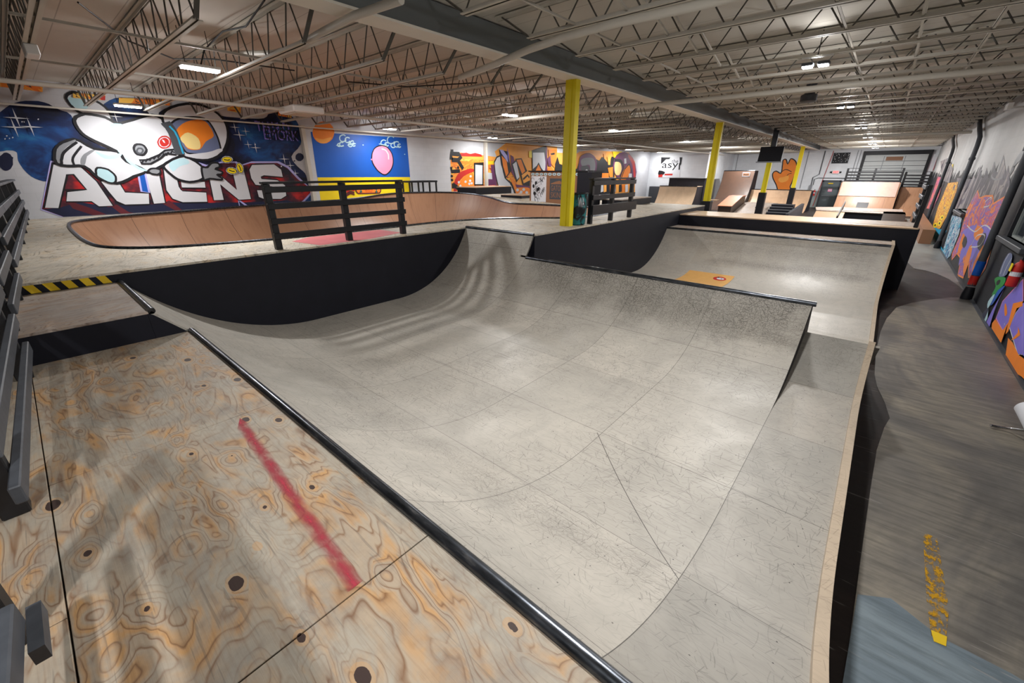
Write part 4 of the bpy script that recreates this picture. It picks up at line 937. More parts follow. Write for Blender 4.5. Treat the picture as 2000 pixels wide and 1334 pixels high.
# big quarter with railings
bq = quarter('quarter_pipe', 'big brown quarter pipe with a pinkish top panel, under the black railing', -2.95, .62, 44.0, 2.28, 2.9, 'bowl_skin', 2.0)
y0 = 44.0 - arc_y(2.28, 2.9); fz = lambda y: .03 + 2.9 - math.sqrt(max(2.9 ** 2 - (y - y0) ** 2, 0))
paint('pinkish_board', srgb(178, 146, 134), 0.5, 0.12, 0.3, 5)
ypk = y0 + arc_y(1.2, 2.9)
sheet('top_panel', -2.9, .55, [(y - .02, z + .015) for y, z in profile(ypk, 43.99, fz, 16)], 'pinkish_board', bq, 'worn pinkish metal panel near the top', thick=.012, v0=43)
qb = quarter('quarter_pipe', 'narrower brown quarter pipe in the corner right of the big one', .7, 2.2, 44.6, 1.95, 2.5, 'bowl_skin', 1.5)
def rr_place(a, b_, off):
    yy = y0 + arc_y(b_, 2.9); return (a, yy - .03 - off * .7, b_ + .03 + off * .7)
ar = Art(rr_place); ar.rect('black', -1.55, -.85, .42, .78); ar.rect('grey', -1.5, -.9, .45, .75); ar.text('black', 'GATOR', -1.47, .61, .54, .12); ar.text('black', 'SKINS', -1.47, .47, .54, .12)
tag(ar.build('sign'), 'square grey lettered sign on the big brown quarter pipe', 'sign')
post_rail('railing', 'long black railing on top of the big brown quarter pipe', None, [(-2.85, 45.2), (-1.1, 45.2), (.55, 45.2)], 2.28, .98, [.7, .48, .26, .06], side=(0, -1), ps=.14, rw=.05, rh=.11)
post_rail('railing', 'black railing on the corner quarter pipe by the graffiti wall', None, [(.75, 45.4), (2.165, 45.4)], 1.95, 1.05, [.8, .58, .36, .14], side=(0, -1), ps=.14, rw=.05, rh=.11)
# fun box with black recess
fb = empty('fun_box', (-1.6, 36, 0), 'wide tan fun box with a black recess in its front, beyond the raised back deck', 'skate ramp')
MB().prism([(-3.7, 38.4), (-2.3, 39.6), (1.1, 39.6), (1.1, 37.2), (-3.3, 35.2)], .56, .62).build('top', 'upper_plywood', fb)
MB().box(-1.75, .15, 35.4, 35.5, 0, .56).build('recess', 'black_paint', fb, 'black recess in the front')
MB().prism([(33.4, 0), (35.2, .56), (37.5, .56), (37.5, 0)], -3.3, -1.75, 'x').build('bank', 'ramp_skin_tan', fb)
MB().prism([(32.2, 0), (35.2, .60), (37.2, .60), (37.2, 0)], .15, 1.2, 'x').build('bank', 'bowl_skin', fb)
MB().prism([(-3.3, 35.2), (1.2, 35.2), (1.2, 37.3), (-3.3, 37.3)], .561, .6).build('top', 'upper_plywood', fb)
MB().box(-1.75, .15, 33.2, 33.8, 0.0, .12).build('kerb', 'upper_plywood', fb)
fr_ = empty('grind_rail', (-2.2, 35.2, .3), 'black slanting board rail on the fun box', 'rail')
MB().bar((-1.98, 33.4, .35), (-1.98, 37.0, 1.05), .06, .22).build('board', 'black_wood', fr_); MB().box(-2.0, -1.95, 36.4, 36.5, .6, .95).build('leg', 'black', fr_)
tag(MB().prism([(26.0, 0), (26.0, .62), (39.0, .62), (39.0, 0)], 1.62, 2.03, 'x').build('ledge_box', 'brown_board'), 'long brown ledge box against the graffiti wall', 'ledge')
# hanging screen
tv = empty('screen', (-5.2, 27, 3.5), 'black flat screen hung from the roof in front of the third yellow column', 'screen')
MB().prism([(26.98, 3.50), (27.06, 3.50), (27.22, 4.22), (27.14, 4.22)], -5.74, -4.64, 'x').build('panel', 'black', tv, bevel=.01)
MB().prism([(26.94, 3.44), (27.10, 3.44), (27.12, 3.5), (26.96, 3.5)], -5.8, -4.6, 'x').build('bezel', 'grey', tv)
MB().box(-5.3, -5.05, 27.16, 27.3, 4.0, 5.17).build('mount', 'dark_grey', tv)
# inner wall electrical unit
tag(MB().box(-17.0, -15.8, 39.4, 39.99, 0, 1.75).build('machine_cabinet', 'dark_grey'), 'dark cabinet in the far left corner under the banner', 'cabinet')
# ------------------------------------------------------------------ right wall pipes and the leaning tube
for k, (yy, zt, pts) in enumerate([(24.7, 0, [(2.165, 27.4, 5.1), (2.165, 26.6, 4.75), (2.165, 24.9, 4.2), (2.165, 24.7, 3.9), (2.165, 24.8, .1)]), (34.5, 0, [(2.165, 38, 5.1), (2.165, 37, 4.7), (2.165, 34.9, 4.25), (2.165, 34.6, 4.0), (2.165, 34.6, .1)]),
                                   (14.9, 0, [(2.165, 15.2, 5.1), (2.165, 14.95, .35)])]):
    t = empty('downpipe', (2.165, yy, 0), ['dark downpipe with an elbow on the graffiti wall, beyond the middle window', 'dark downpipe on the far part of the graffiti wall', 'thick dark downpipe on the graffiti wall, beyond the near window'][k], 'pipe')
    MB().tube(pts, .075, 12).build('pipe', 'dark_grey', t, smooth=True)
    p = pts[-1]; MB().lathe([(.11, 0), (.11, .12), (.085, .3)], (p[0], p[1], 0.02), 14).build('foot', 'black', t, smooth=True)
    q = pts[-2]; MB().lathe([(.095, 0), (.095, .09)], (q[0], q[1], min(q[2] - .3, 3.4)), 14).build('joint', 'dark_grey', t, smooth=True)
MB().lathe([(.082, 0), (.082, .34)], (2.165, 14.96, .62), 14).build('band', 'blue', t, 'blue painted band', smooth=True); MB().lathe([(.082, 0), (.082, .22)], (2.165, 14.96, .38), 14).build('band', 'red', t, 'red painted band', smooth=True)
tag(MB().box(1.9, 2.0, 18.4, 18.9, 4.55, 4.7).box(2.0, 2.29, 18.6, 18.7, 4.58, 4.62).build('emergency_light', 'white_plastic'), 'small white emergency light near the roof by the graffiti wall', 'light')
# ------------------------------------------------------------------ painted walls (metres along the wall, metres up)
ml = Art(lambda a, b_, off: (XL + off, a, b_))
ml.poly('space', [(0.24, 4.27), (0.31, 4.35), (0.37, 4.35), (0.43, 4.36), (0.5, 4.42), (0.58, 4.49), (0.66, 4.55), (0.75, 4.6), (0.85, 4.64), (0.96, 4.67), (1.07, 4.68), (1.19, 4.69), (1.29, 4.67), (1.37, 4.64), (1.43, 4.59), (1.5, 4.54), (1.58, 4.5), (1.66, 4.48), (1.72, 4.41), (1.74, 4.29), (1.73, 4.13), (1.76, 3.98), (1.86, 3.86), (1.99, 3.75), (2.12, 3.65), (2.26, 3.58), (2.4, 3.53), (2.44, 3.49), (2.32, 3.44), (2.11, 3.41), (1.91, 3.43), (1.77, 3.53), (1.65, 3.68), (1.53, 3.76), (1.42, 3.73), (1.31, 3.64), (1.22, 3.53), (1.15, 3.43), (1.09, 3.32), (1.03, 3.19), (0.97, 3.04), (0.91, 2.88), (0.84, 2.76), (0.77, 2.72), (0.69, 2.73), (0.62, 2.76), (0.56, 2.8), (0.5, 2.86), (0.46, 2.93), (0.42, 3.03), (0.4, 3.13), (0.39, 3.22), (0.4, 3.3), (0.42, 3.37), (0.43, 3.43), (0.41, 3.46), (0.37, 3.48), (0.33, 3.48), (0.27, 3.48), (0.21, 3.46), (0.15, 3.45), (0.07, 3.4), (-0.01, 3.36), (-0.03, 3.41), (0.03, 3.66), (0.14, 4.01)])
ml.poly('space', [(2.48, 4.42), (2.43, 4.5), (2.4, 4.58), (2.41, 4.66), (2.49, 4.76), (2.63, 4.86), (2.77, 4.93), (2.92, 4.96), (3.08, 4.95), (3.22, 4.92), (3.3, 4.87), (3.36, 4.81), (3.4, 4.72), (3.46, 4.59), (3.5, 4.44), (3.45, 4.31), (3.21, 4.25), (2.89, 4.21), (2.64, 4.21), (2.54, 4.26), (2.51, 4.33)])
ml.poly('space', [(3.7, 4.65), (3.89, 4.78), (4.13, 4.78), (4.41, 4.77), (4.77, 4.75), (5.17, 4.72), (5.52, 4.69), (5.76, 4.69), (5.92, 4.69), (6.09, 4.69), (6.3, 4.7), (6.52, 4.71), (6.7, 4.74), (6.81, 4.8), (6.88, 4.89), (6.97, 4.95), (7.08, 4.99), (7.2, 5.01), (7.33, 5.01), (7.48, 4.98), (7.64, 4.92), (7.77, 4.83), (7.86, 4.71), (7.91, 4.57), (7.94, 4.42), (7.94, 4.26), (7.9, 4.1), (7.84, 3.95), (7.7, 3.79), (7.52, 3.65), (7.41, 3.51), (7.42, 3.39), (7.49, 3.27), (7.57, 3.17), (7.65, 3.09), (7.74, 3.01), (7.81, 2.93), (7.84, 2.83), (7.85, 2.71), (7.85, 2.56), (7.87, 2.32), (7.87, 2.04), (7.83, 1.79), (7.72, 1.79), (7.56, 1.79), (7.41, 1.79), (7.32, 1.79), (7.23, 2.06), (7.04, 2.45), (6.75, 2.74), (6.38, 2.99), (5.91, 3.15), (5.26, 3.2), (4.55, 3.18), (4.02, 3.19), (3.72, 3.23), (3.55, 3.3), (3.48, 3.47), (3.48, 3.84), (3.57, 4.31)])
ml.poly('navy', [(0.29, 3.21), (0.27, 3.14), (0.23, 3.08), (0.19, 3.03), (0.14, 3.0), (0.1, 2.99), (0.07, 3.0), (0.05, 3.03), (0.03, 3.08), (0.04, 3.14), (0.05, 3.21), (0.08, 3.28), (0.11, 3.34), (0.16, 3.38), (0.2, 3.42), (0.24, 3.43), (0.27, 3.42), (0.3, 3.39), (0.31, 3.34), (0.31, 3.28)])
ml.poly('navy', [(0.32, 3.3), (0.32, 3.29), (0.32, 3.29), (0.31, 3.28), (0.3, 3.27), (0.29, 3.27), (0.29, 3.27), (0.28, 3.28), (0.28, 3.28), (0.28, 3.29), (0.28, 3.3), (0.28, 3.31), (0.29, 3.32), (0.29, 3.32), (0.3, 3.33), (0.31, 3.33), (0.32, 3.33), (0.32, 3.32), (0.33, 3.32), (0.33, 3.31)])
ml.poly('navy', [(7.87, 3.5), (7.85, 3.46), (7.82, 3.42), (7.78, 3.39), (7.73, 3.36), (7.68, 3.36), (7.64, 3.36), (7.6, 3.38), (7.57, 3.41), (7.55, 3.45), (7.56, 3.5), (7.57, 3.54), (7.6, 3.58), (7.64, 3.61), (7.69, 3.64), (7.74, 3.64), (7.78, 3.64), (7.82, 3.62), (7.85, 3.59), (7.87, 3.55)])
ml.poly('navy', [(7.52, 3.36), (7.52, 3.35), (7.51, 3.35), (7.51, 3.34), (7.5, 3.34), (7.49, 3.34), (7.48, 3.34), (7.47, 3.34), (7.46, 3.34), (7.46, 3.35), (7.46, 3.36), (7.46, 3.37), (7.47, 3.37), (7.48, 3.38), (7.49, 3.38), (7.5, 3.38), (7.51, 3.38), (7.51, 3.38), (7.52, 3.37), (7.52, 3.37)])
ml.poly('lavender', [(0.98, 3.25), (1.51, 3.2), (2.3, 3.07), (3.56, 3.33), (4.17, 3.49), (4.22, 3.32), (4.59, 3.19), (5.09, 3.31), (5.5, 3.31), (5.64, 3.21), (5.99, 3.32), (6.91, 3.34), (7.24, 3.17), (7.54, 2.78), (8.04, 2.26), (7.6, 1.89), (7.36, 1.79), (6.3, 1.79), (5.48, 1.79), (3.65, 1.79), (2.3, 1.79), (1.38, 1.79), (0.77, 1.79), (0.42, 2.0)])
ml.poly('red_block', [(0.99, 3.21), (1.52, 3.15), (2.32, 3.03), (3.51, 3.28), (4.13, 3.44), (4.17, 3.26), (4.54, 3.14), (5.03, 3.25), (5.45, 3.26), (5.58, 3.15), (5.93, 3.26), (6.85, 3.28), (7.18, 3.11), (7.48, 2.72), (8.0, 2.3), (7.55, 1.93), (7.32, 1.79), (6.26, 1.79), (5.44, 1.79), (3.62, 1.79), (2.34, 1.79), (1.41, 1.79), (0.8, 1.79), (0.45, 2.02)])
ml.poly('navy', [(0.47, 2.02), (0.77, 2.03), (1.24, 2.17), (1.8, 2.0), (2.28, 2.05), (2.84, 2.02), (3.32, 2.05), (4.38, 1.99), (5.64, 1.95), (6.95, 1.96), (7.34, 1.79), (6.27, 1.79), (5.45, 1.79), (3.63, 1.79), (2.35, 1.79), (1.42, 1.79), (0.82, 1.79)])
ml.poly('maroon', [(0.98, 2.23), (1.37, 2.02), (1.71, 1.79), (1.42, 1.79), (1.05, 2.0)])
ml.poly('maroon', [(2.01, 2.06), (2.22, 1.83), (2.34, 1.79), (2.03, 1.79), (1.88, 2.0)])
ml.poly('maroon', [(3.3, 2.12), (3.57, 1.79), (3.72, 1.79), (3.4, 1.79), (3.1, 2.03)])
ml.poly('lavender', [(1.34, 1.79), (1.47, 1.79), (1.3, 1.79)])
ml.poly('lavender', [(5.26, 2.09), (5.59, 1.79), (5.25, 1.79)])
ml.poly('navy', [(5.28, 2.01), (5.49, 1.79), (5.28, 1.79)])
ml.poly('black', [(1.01, 3.15), (1.51, 3.12), (1.74, 2.71), (1.91, 2.03), (1.61, 2.03), (1.49, 2.18), (0.98, 2.2), (1.07, 2.44), (1.45, 2.48), (1.46, 2.51), (1.31, 2.9), (1.18, 2.9), (0.77, 2.03), (0.52, 2.05)])
ml.stroke('black', [(1.01, 3.15), (1.51, 3.12), (1.74, 2.71), (1.91, 2.03), (1.61, 2.03), (1.49, 2.18), (0.98, 2.2), (1.07, 2.44), (1.45, 2.48), (1.46, 2.51), (1.31, 2.9), (1.18, 2.9), (0.77, 2.03), (0.52, 2.05)], 0.07, True)
ml.poly('white', [(1.01, 3.15), (1.51, 3.12), (1.74, 2.71), (1.91, 2.03), (1.61, 2.03), (1.49, 2.18), (0.98, 2.2), (1.07, 2.44), (1.45, 2.48), (1.46, 2.51), (1.31, 2.9), (1.18, 2.9), (0.77, 2.03), (0.52, 2.05)])
ml.poly('red_block', [(1.2, 2.89), (1.32, 2.9), (1.47, 2.5), (1.02, 2.5)])
ml.stroke('black', [(1.2, 2.89), (1.32, 2.9), (1.47, 2.5), (1.02, 2.5)], 0.05, True)
ml.poly('black', [(1.85, 2.7), (2.21, 2.79), (2.23, 2.65), (2.29, 2.39), (2.84, 2.34), (2.77, 2.04), (2.2, 2.05), (2.04, 2.16), (1.94, 2.42)])
ml.stroke('black', [(1.85, 2.7), (2.21, 2.79), (2.23, 2.65), (2.29, 2.39), (2.84, 2.34), (2.77, 2.04), (2.2, 2.05), (2.04, 2.16), (1.94, 2.42)], 0.07, True)
ml.poly('white', [(1.85, 2.7), (2.21, 2.79), (2.23, 2.65), (2.29, 2.39), (2.84, 2.34), (2.77, 2.04), (2.2, 2.05), (2.04, 2.16), (1.94, 2.42)])
ml.poly('black', [(2.9, 2.91), (3.24, 2.91), (3.17, 2.05), (2.89, 2.04)])
ml.stroke('black', [(2.9, 2.91), (3.24, 2.91), (3.17, 2.05), (2.89, 2.04)], 0.07, True)
ml.poly('white', [(2.9, 2.91), (3.24, 2.91), (3.17, 2.05), (2.89, 2.04)])
ml.poly('black', [(3.41, 3.13), (3.47, 3.18), (3.58, 3.23), (3.78, 3.23), (3.95, 3.18), (3.93, 3.05), (3.86, 2.91), (3.78, 2.88), (3.71, 2.86), (3.66, 2.7), (3.65, 2.53), (3.68, 2.43), (3.72, 2.38), (4.36, 2.32), (4.32, 2.03), (3.64, 2.05), (3.4, 2.17), (3.31, 2.43)])
ml.stroke('black', [(3.41, 3.13), (3.47, 3.18), (3.58, 3.23), (3.78, 3.23), (3.95, 3.18), (3.93, 3.05), (3.86, 2.91), (3.78, 2.88), (3.71, 2.86), (3.66, 2.7), (3.65, 2.53), (3.68, 2.43), (3.72, 2.38), (4.36, 2.32), (4.32, 2.03), (3.64, 2.05), (3.4, 2.17), (3.31, 2.43)], 0.07, True)
ml.poly('white', [(3.41, 3.13), (3.47, 3.18), (3.58, 3.23), (3.78, 3.23), (3.95, 3.18), (3.93, 3.05), (3.86, 2.91), (3.78, 2.88), (3.71, 2.86), (3.66, 2.7), (3.65, 2.53), (3.68, 2.43), (3.72, 2.38), (4.36, 2.32), (4.32, 2.03), (3.64, 2.05), (3.4, 2.17), (3.31, 2.43)])
ml.poly('black', [(3.75, 2.68), (4.4, 2.66), (4.38, 2.48), (3.73, 2.5)])
ml.stroke('black', [(3.75, 2.68), (4.4, 2.66), (4.38, 2.48), (3.73, 2.5)], 0.07, True)
ml.poly('white', [(3.75, 2.68), (4.4, 2.66), (4.38, 2.48), (3.73, 2.5)])
ml.poly('black', [(4.57, 2.83), (4.93, 2.82), (5.3, 2.38), (5.31, 3.07), (5.66, 3.1), (5.68, 2.06), (5.29, 2.05), (4.83, 2.58), (4.82, 2.07), (4.53, 2.07)])
ml.stroke('black', [(4.57, 2.83), (4.93, 2.82), (5.3, 2.38), (5.31, 3.07), (5.66, 3.1), (5.68, 2.06), (5.29, 2.05), (4.83, 2.58), (4.82, 2.07), (4.53, 2.07)], 0.07, True)
ml.poly('white', [(4.57, 2.83), (4.93, 2.82), (5.3, 2.38), (5.31, 3.07), (5.66, 3.1), (5.68, 2.06), (5.29, 2.05), (4.83, 2.58), (4.82, 2.07), (4.53, 2.07)])
ml.poly('black', [(5.85, 3.04), (5.97, 3.2), (6.72, 3.23), (6.93, 3.05), (6.94, 2.8), (6.29, 2.86), (6.17, 2.81), (6.18, 2.73), (6.72, 2.68), (6.96, 2.5), (6.93, 2.13), (6.71, 2.02), (6.11, 2.05), (5.96, 2.12), (5.95, 2.35), (6.48, 2.33), (6.5, 2.47), (5.94, 2.54), (5.85, 2.76)])
ml.stroke('black', [(5.85, 3.04), (5.97, 3.2), (6.72, 3.23), (6.93, 3.05), (6.94, 2.8), (6.29, 2.86), (6.17, 2.81), (6.18, 2.73), (6.72, 2.68), (6.96, 2.5), (6.93, 2.13), (6.71, 2.02), (6.11, 2.05), (5.96, 2.12), (5.95, 2.35), (6.48, 2.33), (6.5, 2.47), (5.94, 2.54), (5.85, 2.76)], 0.07, True)
ml.poly('white', [(5.85, 3.04), (5.97, 3.2), (6.72, 3.23), (6.93, 3.05), (6.94, 2.8), (6.29, 2.86), (6.17, 2.81), (6.18, 2.73), (6.72, 2.68), (6.96, 2.5), (6.93, 2.13), (6.71, 2.02), (6.11, 2.05), (5.96, 2.12), (5.95, 2.35), (6.48, 2.33), (6.5, 2.47), (5.94, 2.54), (5.85, 2.76)])
ml.poly('blue', [(2.59, 2.89), (2.91, 2.97), (2.86, 2.37), (2.68, 2.41), (2.73, 2.84)])
ml.stroke('lavender', [(2.59, 2.89), (2.91, 2.97), (2.86, 2.37), (2.68, 2.41), (2.73, 2.84)], 0.05, True)
ml.poly('white', [(1.74, 4.82), (1.78, 4.89), (1.85, 4.94), (1.92, 4.98), (1.97, 4.98), (2.02, 4.96), (2.07, 4.94), (2.15, 4.91), (2.23, 4.87), (2.31, 4.82), (2.4, 4.76), (2.48, 4.68), (2.53, 4.59), (2.55, 4.49), (2.55, 4.38), (2.51, 4.31), (2.41, 4.3), (2.29, 4.32), (2.18, 4.35), (2.1, 4.38), (2.03, 4.42), (1.97, 4.46), (1.92, 4.49), (1.87, 4.52), (1.83, 4.57), (1.79, 4.64), (1.75, 4.74)])
ml.stroke('black', [(1.74, 4.82), (1.78, 4.89), (1.85, 4.94), (1.92, 4.98), (1.97, 4.98), (2.02, 4.96), (2.07, 4.94), (2.15, 4.91), (2.23, 4.87), (2.31, 4.82), (2.4, 4.76), (2.48, 4.68), (2.53, 4.59), (2.55, 4.49), (2.55, 4.38), (2.51, 4.31), (2.41, 4.3), (2.29, 4.32), (2.18, 4.35), (2.1, 4.38), (2.03, 4.42), (1.97, 4.46), (1.92, 4.49), (1.87, 4.52), (1.83, 4.57), (1.79, 4.64), (1.75, 4.74)], 0.06, True)
ml.poly('pale_cyan', [(1.77, 4.8), (1.8, 4.84), (1.86, 4.86), (1.92, 4.86), (2.0, 4.83), (2.09, 4.78), (2.15, 4.72), (2.14, 4.66), (2.09, 4.6), (2.03, 4.57), (1.97, 4.56), (1.9, 4.58), (1.85, 4.61), (1.8, 4.67), (1.78, 4.74)])
ml.poly('white', [(1.75, 4.29), (1.81, 4.37), (1.9, 4.42), (2.0, 4.46), (2.13, 4.46), (2.28, 4.44), (2.41, 4.41), (2.49, 4.36), (2.55, 4.31), (2.63, 4.28), (2.73, 4.29), (2.86, 4.34), (3.0, 4.39), (3.17, 4.46), (3.36, 4.53), (3.52, 4.57), (3.63, 4.55), (3.72, 4.49), (3.78, 4.41), (3.82, 4.3), (3.82, 4.16), (3.83, 4.01), (3.85, 3.86), (3.88, 3.71), (3.89, 3.58), (3.92, 3.51), (3.93, 3.48), (3.9, 3.43), (3.8, 3.36), (3.65, 3.28), (3.49, 3.2), (3.33, 3.12), (3.16, 3.03), (3.01, 2.98), (2.88, 2.99), (2.77, 3.03), (2.68, 3.07), (2.61, 3.13), (2.57, 3.19), (2.53, 3.26), (2.51, 3.34), (2.5, 3.42), (2.45, 3.51), (2.32, 3.6), (2.16, 3.7), (2.02, 3.78), (1.92, 3.85), (1.85, 3.91), (1.8, 3.98), (1.76, 4.08), (1.74, 4.2)])
ml.stroke('black', [(1.75, 4.29), (1.81, 4.37), (1.9, 4.42), (2.0, 4.46), (2.13, 4.46), (2.28, 4.44), (2.41, 4.41), (2.49, 4.36), (2.55, 4.31), (2.63, 4.28), (2.73, 4.29), (2.86, 4.34), (3.0, 4.39), (3.17, 4.46), (3.36, 4.53), (3.52, 4.57), (3.63, 4.55), (3.72, 4.49), (3.78, 4.41), (3.82, 4.3), (3.82, 4.16), (3.83, 4.01), (3.85, 3.86), (3.88, 3.71), (3.89, 3.58), (3.92, 3.51), (3.93, 3.48), (3.9, 3.43), (3.8, 3.36), (3.65, 3.28), (3.49, 3.2), (3.33, 3.12), (3.16, 3.03), (3.01, 2.98), (2.88, 2.99), (2.77, 3.03), (2.68, 3.07), (2.61, 3.13), (2.57, 3.19), (2.53, 3.26), (2.51, 3.34), (2.5, 3.42), (2.45, 3.51), (2.32, 3.6), (2.16, 3.7), (2.02, 3.78), (1.92, 3.85), (1.85, 3.91), (1.8, 3.98), (1.76, 4.08), (1.74, 4.2)], 0.07, True)
ml.poly('white', [(1.08, 3.32), (1.11, 3.41), (1.15, 3.52), (1.23, 3.62), (1.34, 3.71), (1.48, 3.78), (1.61, 3.81), (1.72, 3.76), (1.82, 3.66), (1.94, 3.58), (2.1, 3.56), (2.28, 3.55), (2.42, 3.52), (2.48, 3.45), (2.5, 3.35), (2.55, 3.26), (2.69, 3.17), (2.85, 3.08), (2.94, 3.0), (2.89, 2.94), (2.76, 2.89), (2.61, 2.84), (2.47, 2.76), (2.32, 2.69), (2.17, 2.65), (2.04, 2.68), (1.92, 2.74), (1.81, 2.82), (1.74, 2.92), (1.69, 3.03), (1.61, 3.11), (1.5, 3.13), (1.38, 3.12), (1.27, 3.12), (1.2, 3.13), (1.14, 3.14), (1.09, 3.17), (1.07, 3.21), (1.07, 3.26)])
ml.stroke('black', [(1.08, 3.32), (1.11, 3.41), (1.15, 3.52), (1.23, 3.62), (1.34, 3.71), (1.48, 3.78), (1.61, 3.81), (1.72, 3.76), (1.82, 3.66), (1.94, 3.58), (2.1, 3.56), (2.28, 3.55), (2.42, 3.52), (2.48, 3.45), (2.5, 3.35), (2.55, 3.26), (2.69, 3.17), (2.85, 3.08), (2.94, 3.0), (2.89, 2.94), (2.76, 2.89), (2.61, 2.84), (2.47, 2.76), (2.32, 2.69), (2.17, 2.65), (2.04, 2.68), (1.92, 2.74), (1.81, 2.82), (1.74, 2.92), (1.69, 3.03), (1.61, 3.11), (1.5, 3.13), (1.38, 3.12), (1.27, 3.12), (1.2, 3.13), (1.14, 3.14), (1.09, 3.17), (1.07, 3.21), (1.07, 3.26)], 0.07, True)
ml.poly('pale_cyan', [(1.94, 3.52), (1.99, 3.5), (2.09, 3.45), (2.2, 3.41), (2.32, 3.43), (2.44, 3.47), (2.52, 3.49), (2.52, 3.46), (2.47, 3.4), (2.41, 3.35), (2.31, 3.32), (2.2, 3.31), (2.1, 3.32), (2.02, 3.38), (1.96, 3.47)])
ml.poly('pale_cyan', [(2.47, 4.24), (2.57, 4.27), (2.71, 4.27), (2.8, 4.22), (2.79, 4.13), (2.74, 3.99), (2.68, 3.86), (2.63, 3.72), (2.57, 3.58), (2.52, 3.49), (2.48, 3.47), (2.45, 3.51), (2.43, 3.58), (2.45, 3.69), (2.48, 3.85), (2.51, 3.98), (2.49, 4.09), (2.46, 4.18)])
ml.poly('pale_cyan', [(2.56, 3.45), (2.61, 3.38), (2.67, 3.27), (2.74, 3.17), (2.83, 3.1), (2.93, 3.04), (2.98, 3.0), (2.95, 2.99), (2.87, 3.0), (2.78, 3.03), (2.71, 3.09), (2.63, 3.18), (2.57, 3.26), (2.55, 3.34), (2.55, 3.42)])
ml.poly('grey', [(1.12, 3.36), (1.15, 3.45), (1.19, 3.54), (1.26, 3.62), (1.36, 3.69), (1.48, 3.74), (1.57, 3.78), (1.62, 3.8), (1.63, 3.79), (1.61, 3.76), (1.54, 3.7), (1.43, 3.63), (1.33, 3.54), (1.27, 3.43), (1.22, 3.32), (1.18, 3.24), (1.15, 3.19), (1.13, 3.18), (1.12, 3.19), (1.11, 3.23), (1.1, 3.29)])
ml.poly('grey', [(1.55, 3.18), (1.56, 3.23), (1.59, 3.31), (1.64, 3.38), (1.7, 3.44), (1.78, 3.49), (1.84, 3.53), (1.89, 3.55), (1.94, 3.55), (1.95, 3.54), (1.9, 3.5), (1.82, 3.44), (1.74, 3.38), (1.7, 3.3), (1.66, 3.21), (1.63, 3.16), (1.59, 3.14), (1.56, 3.15)])
ml.stroke('black', [(1.16, 3.16), (1.18, 3.2), (1.19, 3.26), (1.22, 3.32), (1.25, 3.39), (1.29, 3.45), (1.35, 3.51), (1.43, 3.58), (1.52, 3.65), (1.59, 3.7), (1.64, 3.74)], 0.06)
ml.stroke('black', [(1.41, 3.13), (1.41, 3.16), (1.41, 3.19), (1.41, 3.23), (1.42, 3.28), (1.44, 3.33), (1.48, 3.39), (1.54, 3.46), (1.6, 3.53), (1.66, 3.59), (1.7, 3.64)], 0.05)
ml.poly('pale_cyan', [(1.8, 2.93), (1.81, 2.99), (1.83, 3.04), (1.87, 3.08), (1.94, 3.08), (2.02, 3.06), (2.09, 3.03), (2.14, 2.97), (2.18, 2.91), (2.2, 2.84), (2.19, 2.78), (2.17, 2.72), (2.14, 2.68), (2.1, 2.66), (2.05, 2.66), (1.99, 2.68), (1.92, 2.73), (1.85, 2.79), (1.8, 2.84), (1.79, 2.88), (1.79, 2.9)])
ml.stroke('black', [(1.8, 2.93), (1.81, 2.99), (1.83, 3.04), (1.87, 3.08), (1.94, 3.08), (2.02, 3.06), (2.09, 3.03), (2.14, 2.97), (2.18, 2.91), (2.2, 2.84), (2.19, 2.78), (2.17, 2.72), (2.14, 2.68), (2.1, 2.66), (2.05, 2.66), (1.99, 2.68), (1.92, 2.73), (1.85, 2.79), (1.8, 2.84), (1.79, 2.88), (1.79, 2.9)], 0.05, True)
ml.poly('grey', [(2.82, 3.59), (2.83, 3.64), (2.86, 3.69), (2.89, 3.72), (2.94, 3.74), (3.0, 3.74), (3.05, 3.73), (3.09, 3.7), (3.11, 3.65), (3.12, 3.6), (3.1, 3.55), (3.06, 3.5), (3.02, 3.46), (2.97, 3.44), (2.91, 3.45), (2.86, 3.46), (2.83, 3.5), (2.82, 3.54)])
ml.stroke('black', [(2.82, 3.59), (2.83, 3.64), (2.86, 3.69), (2.89, 3.72), (2.94, 3.74), (3.0, 3.74), (3.05, 3.73), (3.09, 3.7), (3.11, 3.65), (3.12, 3.6), (3.1, 3.55), (3.06, 3.5), (3.02, 3.46), (2.97, 3.44), (2.91, 3.45), (2.86, 3.46), (2.83, 3.5), (2.82, 3.54)], 0.06, True)
ml.poly('dark_grey', [(3.05, 3.56), (3.03, 3.53), (3.01, 3.51), (2.99, 3.48), (2.96, 3.47), (2.92, 3.46), (2.9, 3.47), (2.87, 3.48), (2.86, 3.5), (2.85, 3.53), (2.85, 3.56), (2.87, 3.58), (2.89, 3.61), (2.91, 3.63), (2.94, 3.65), (2.98, 3.65), (3.0, 3.65), (3.03, 3.64), (3.04, 3.62), (3.05, 3.59)])
ml.poly('grey', [(3.0, 3.56), (2.99, 3.55), (2.98, 3.53), (2.97, 3.52), (2.95, 3.51), (2.94, 3.51), (2.92, 3.51), (2.91, 3.52), (2.9, 3.53), (2.9, 3.54), (2.9, 3.56), (2.91, 3.57), (2.92, 3.59), (2.93, 3.6), (2.95, 3.6), (2.96, 3.61), (2.98, 3.6), (2.99, 3.6), (3.0, 3.59), (3.0, 3.57)])
ml.poly('grey', [(3.0, 3.0), (3.03, 3.03), (3.08, 3.06), (3.14, 3.07), (3.2, 3.07), (3.26, 3.05), (3.3, 3.03), (3.3, 2.99), (3.28, 2.94), (3.24, 2.91), (3.19, 2.89), (3.13, 2.9), (3.08, 2.91), (3.04, 2.93), (3.01, 2.97)])
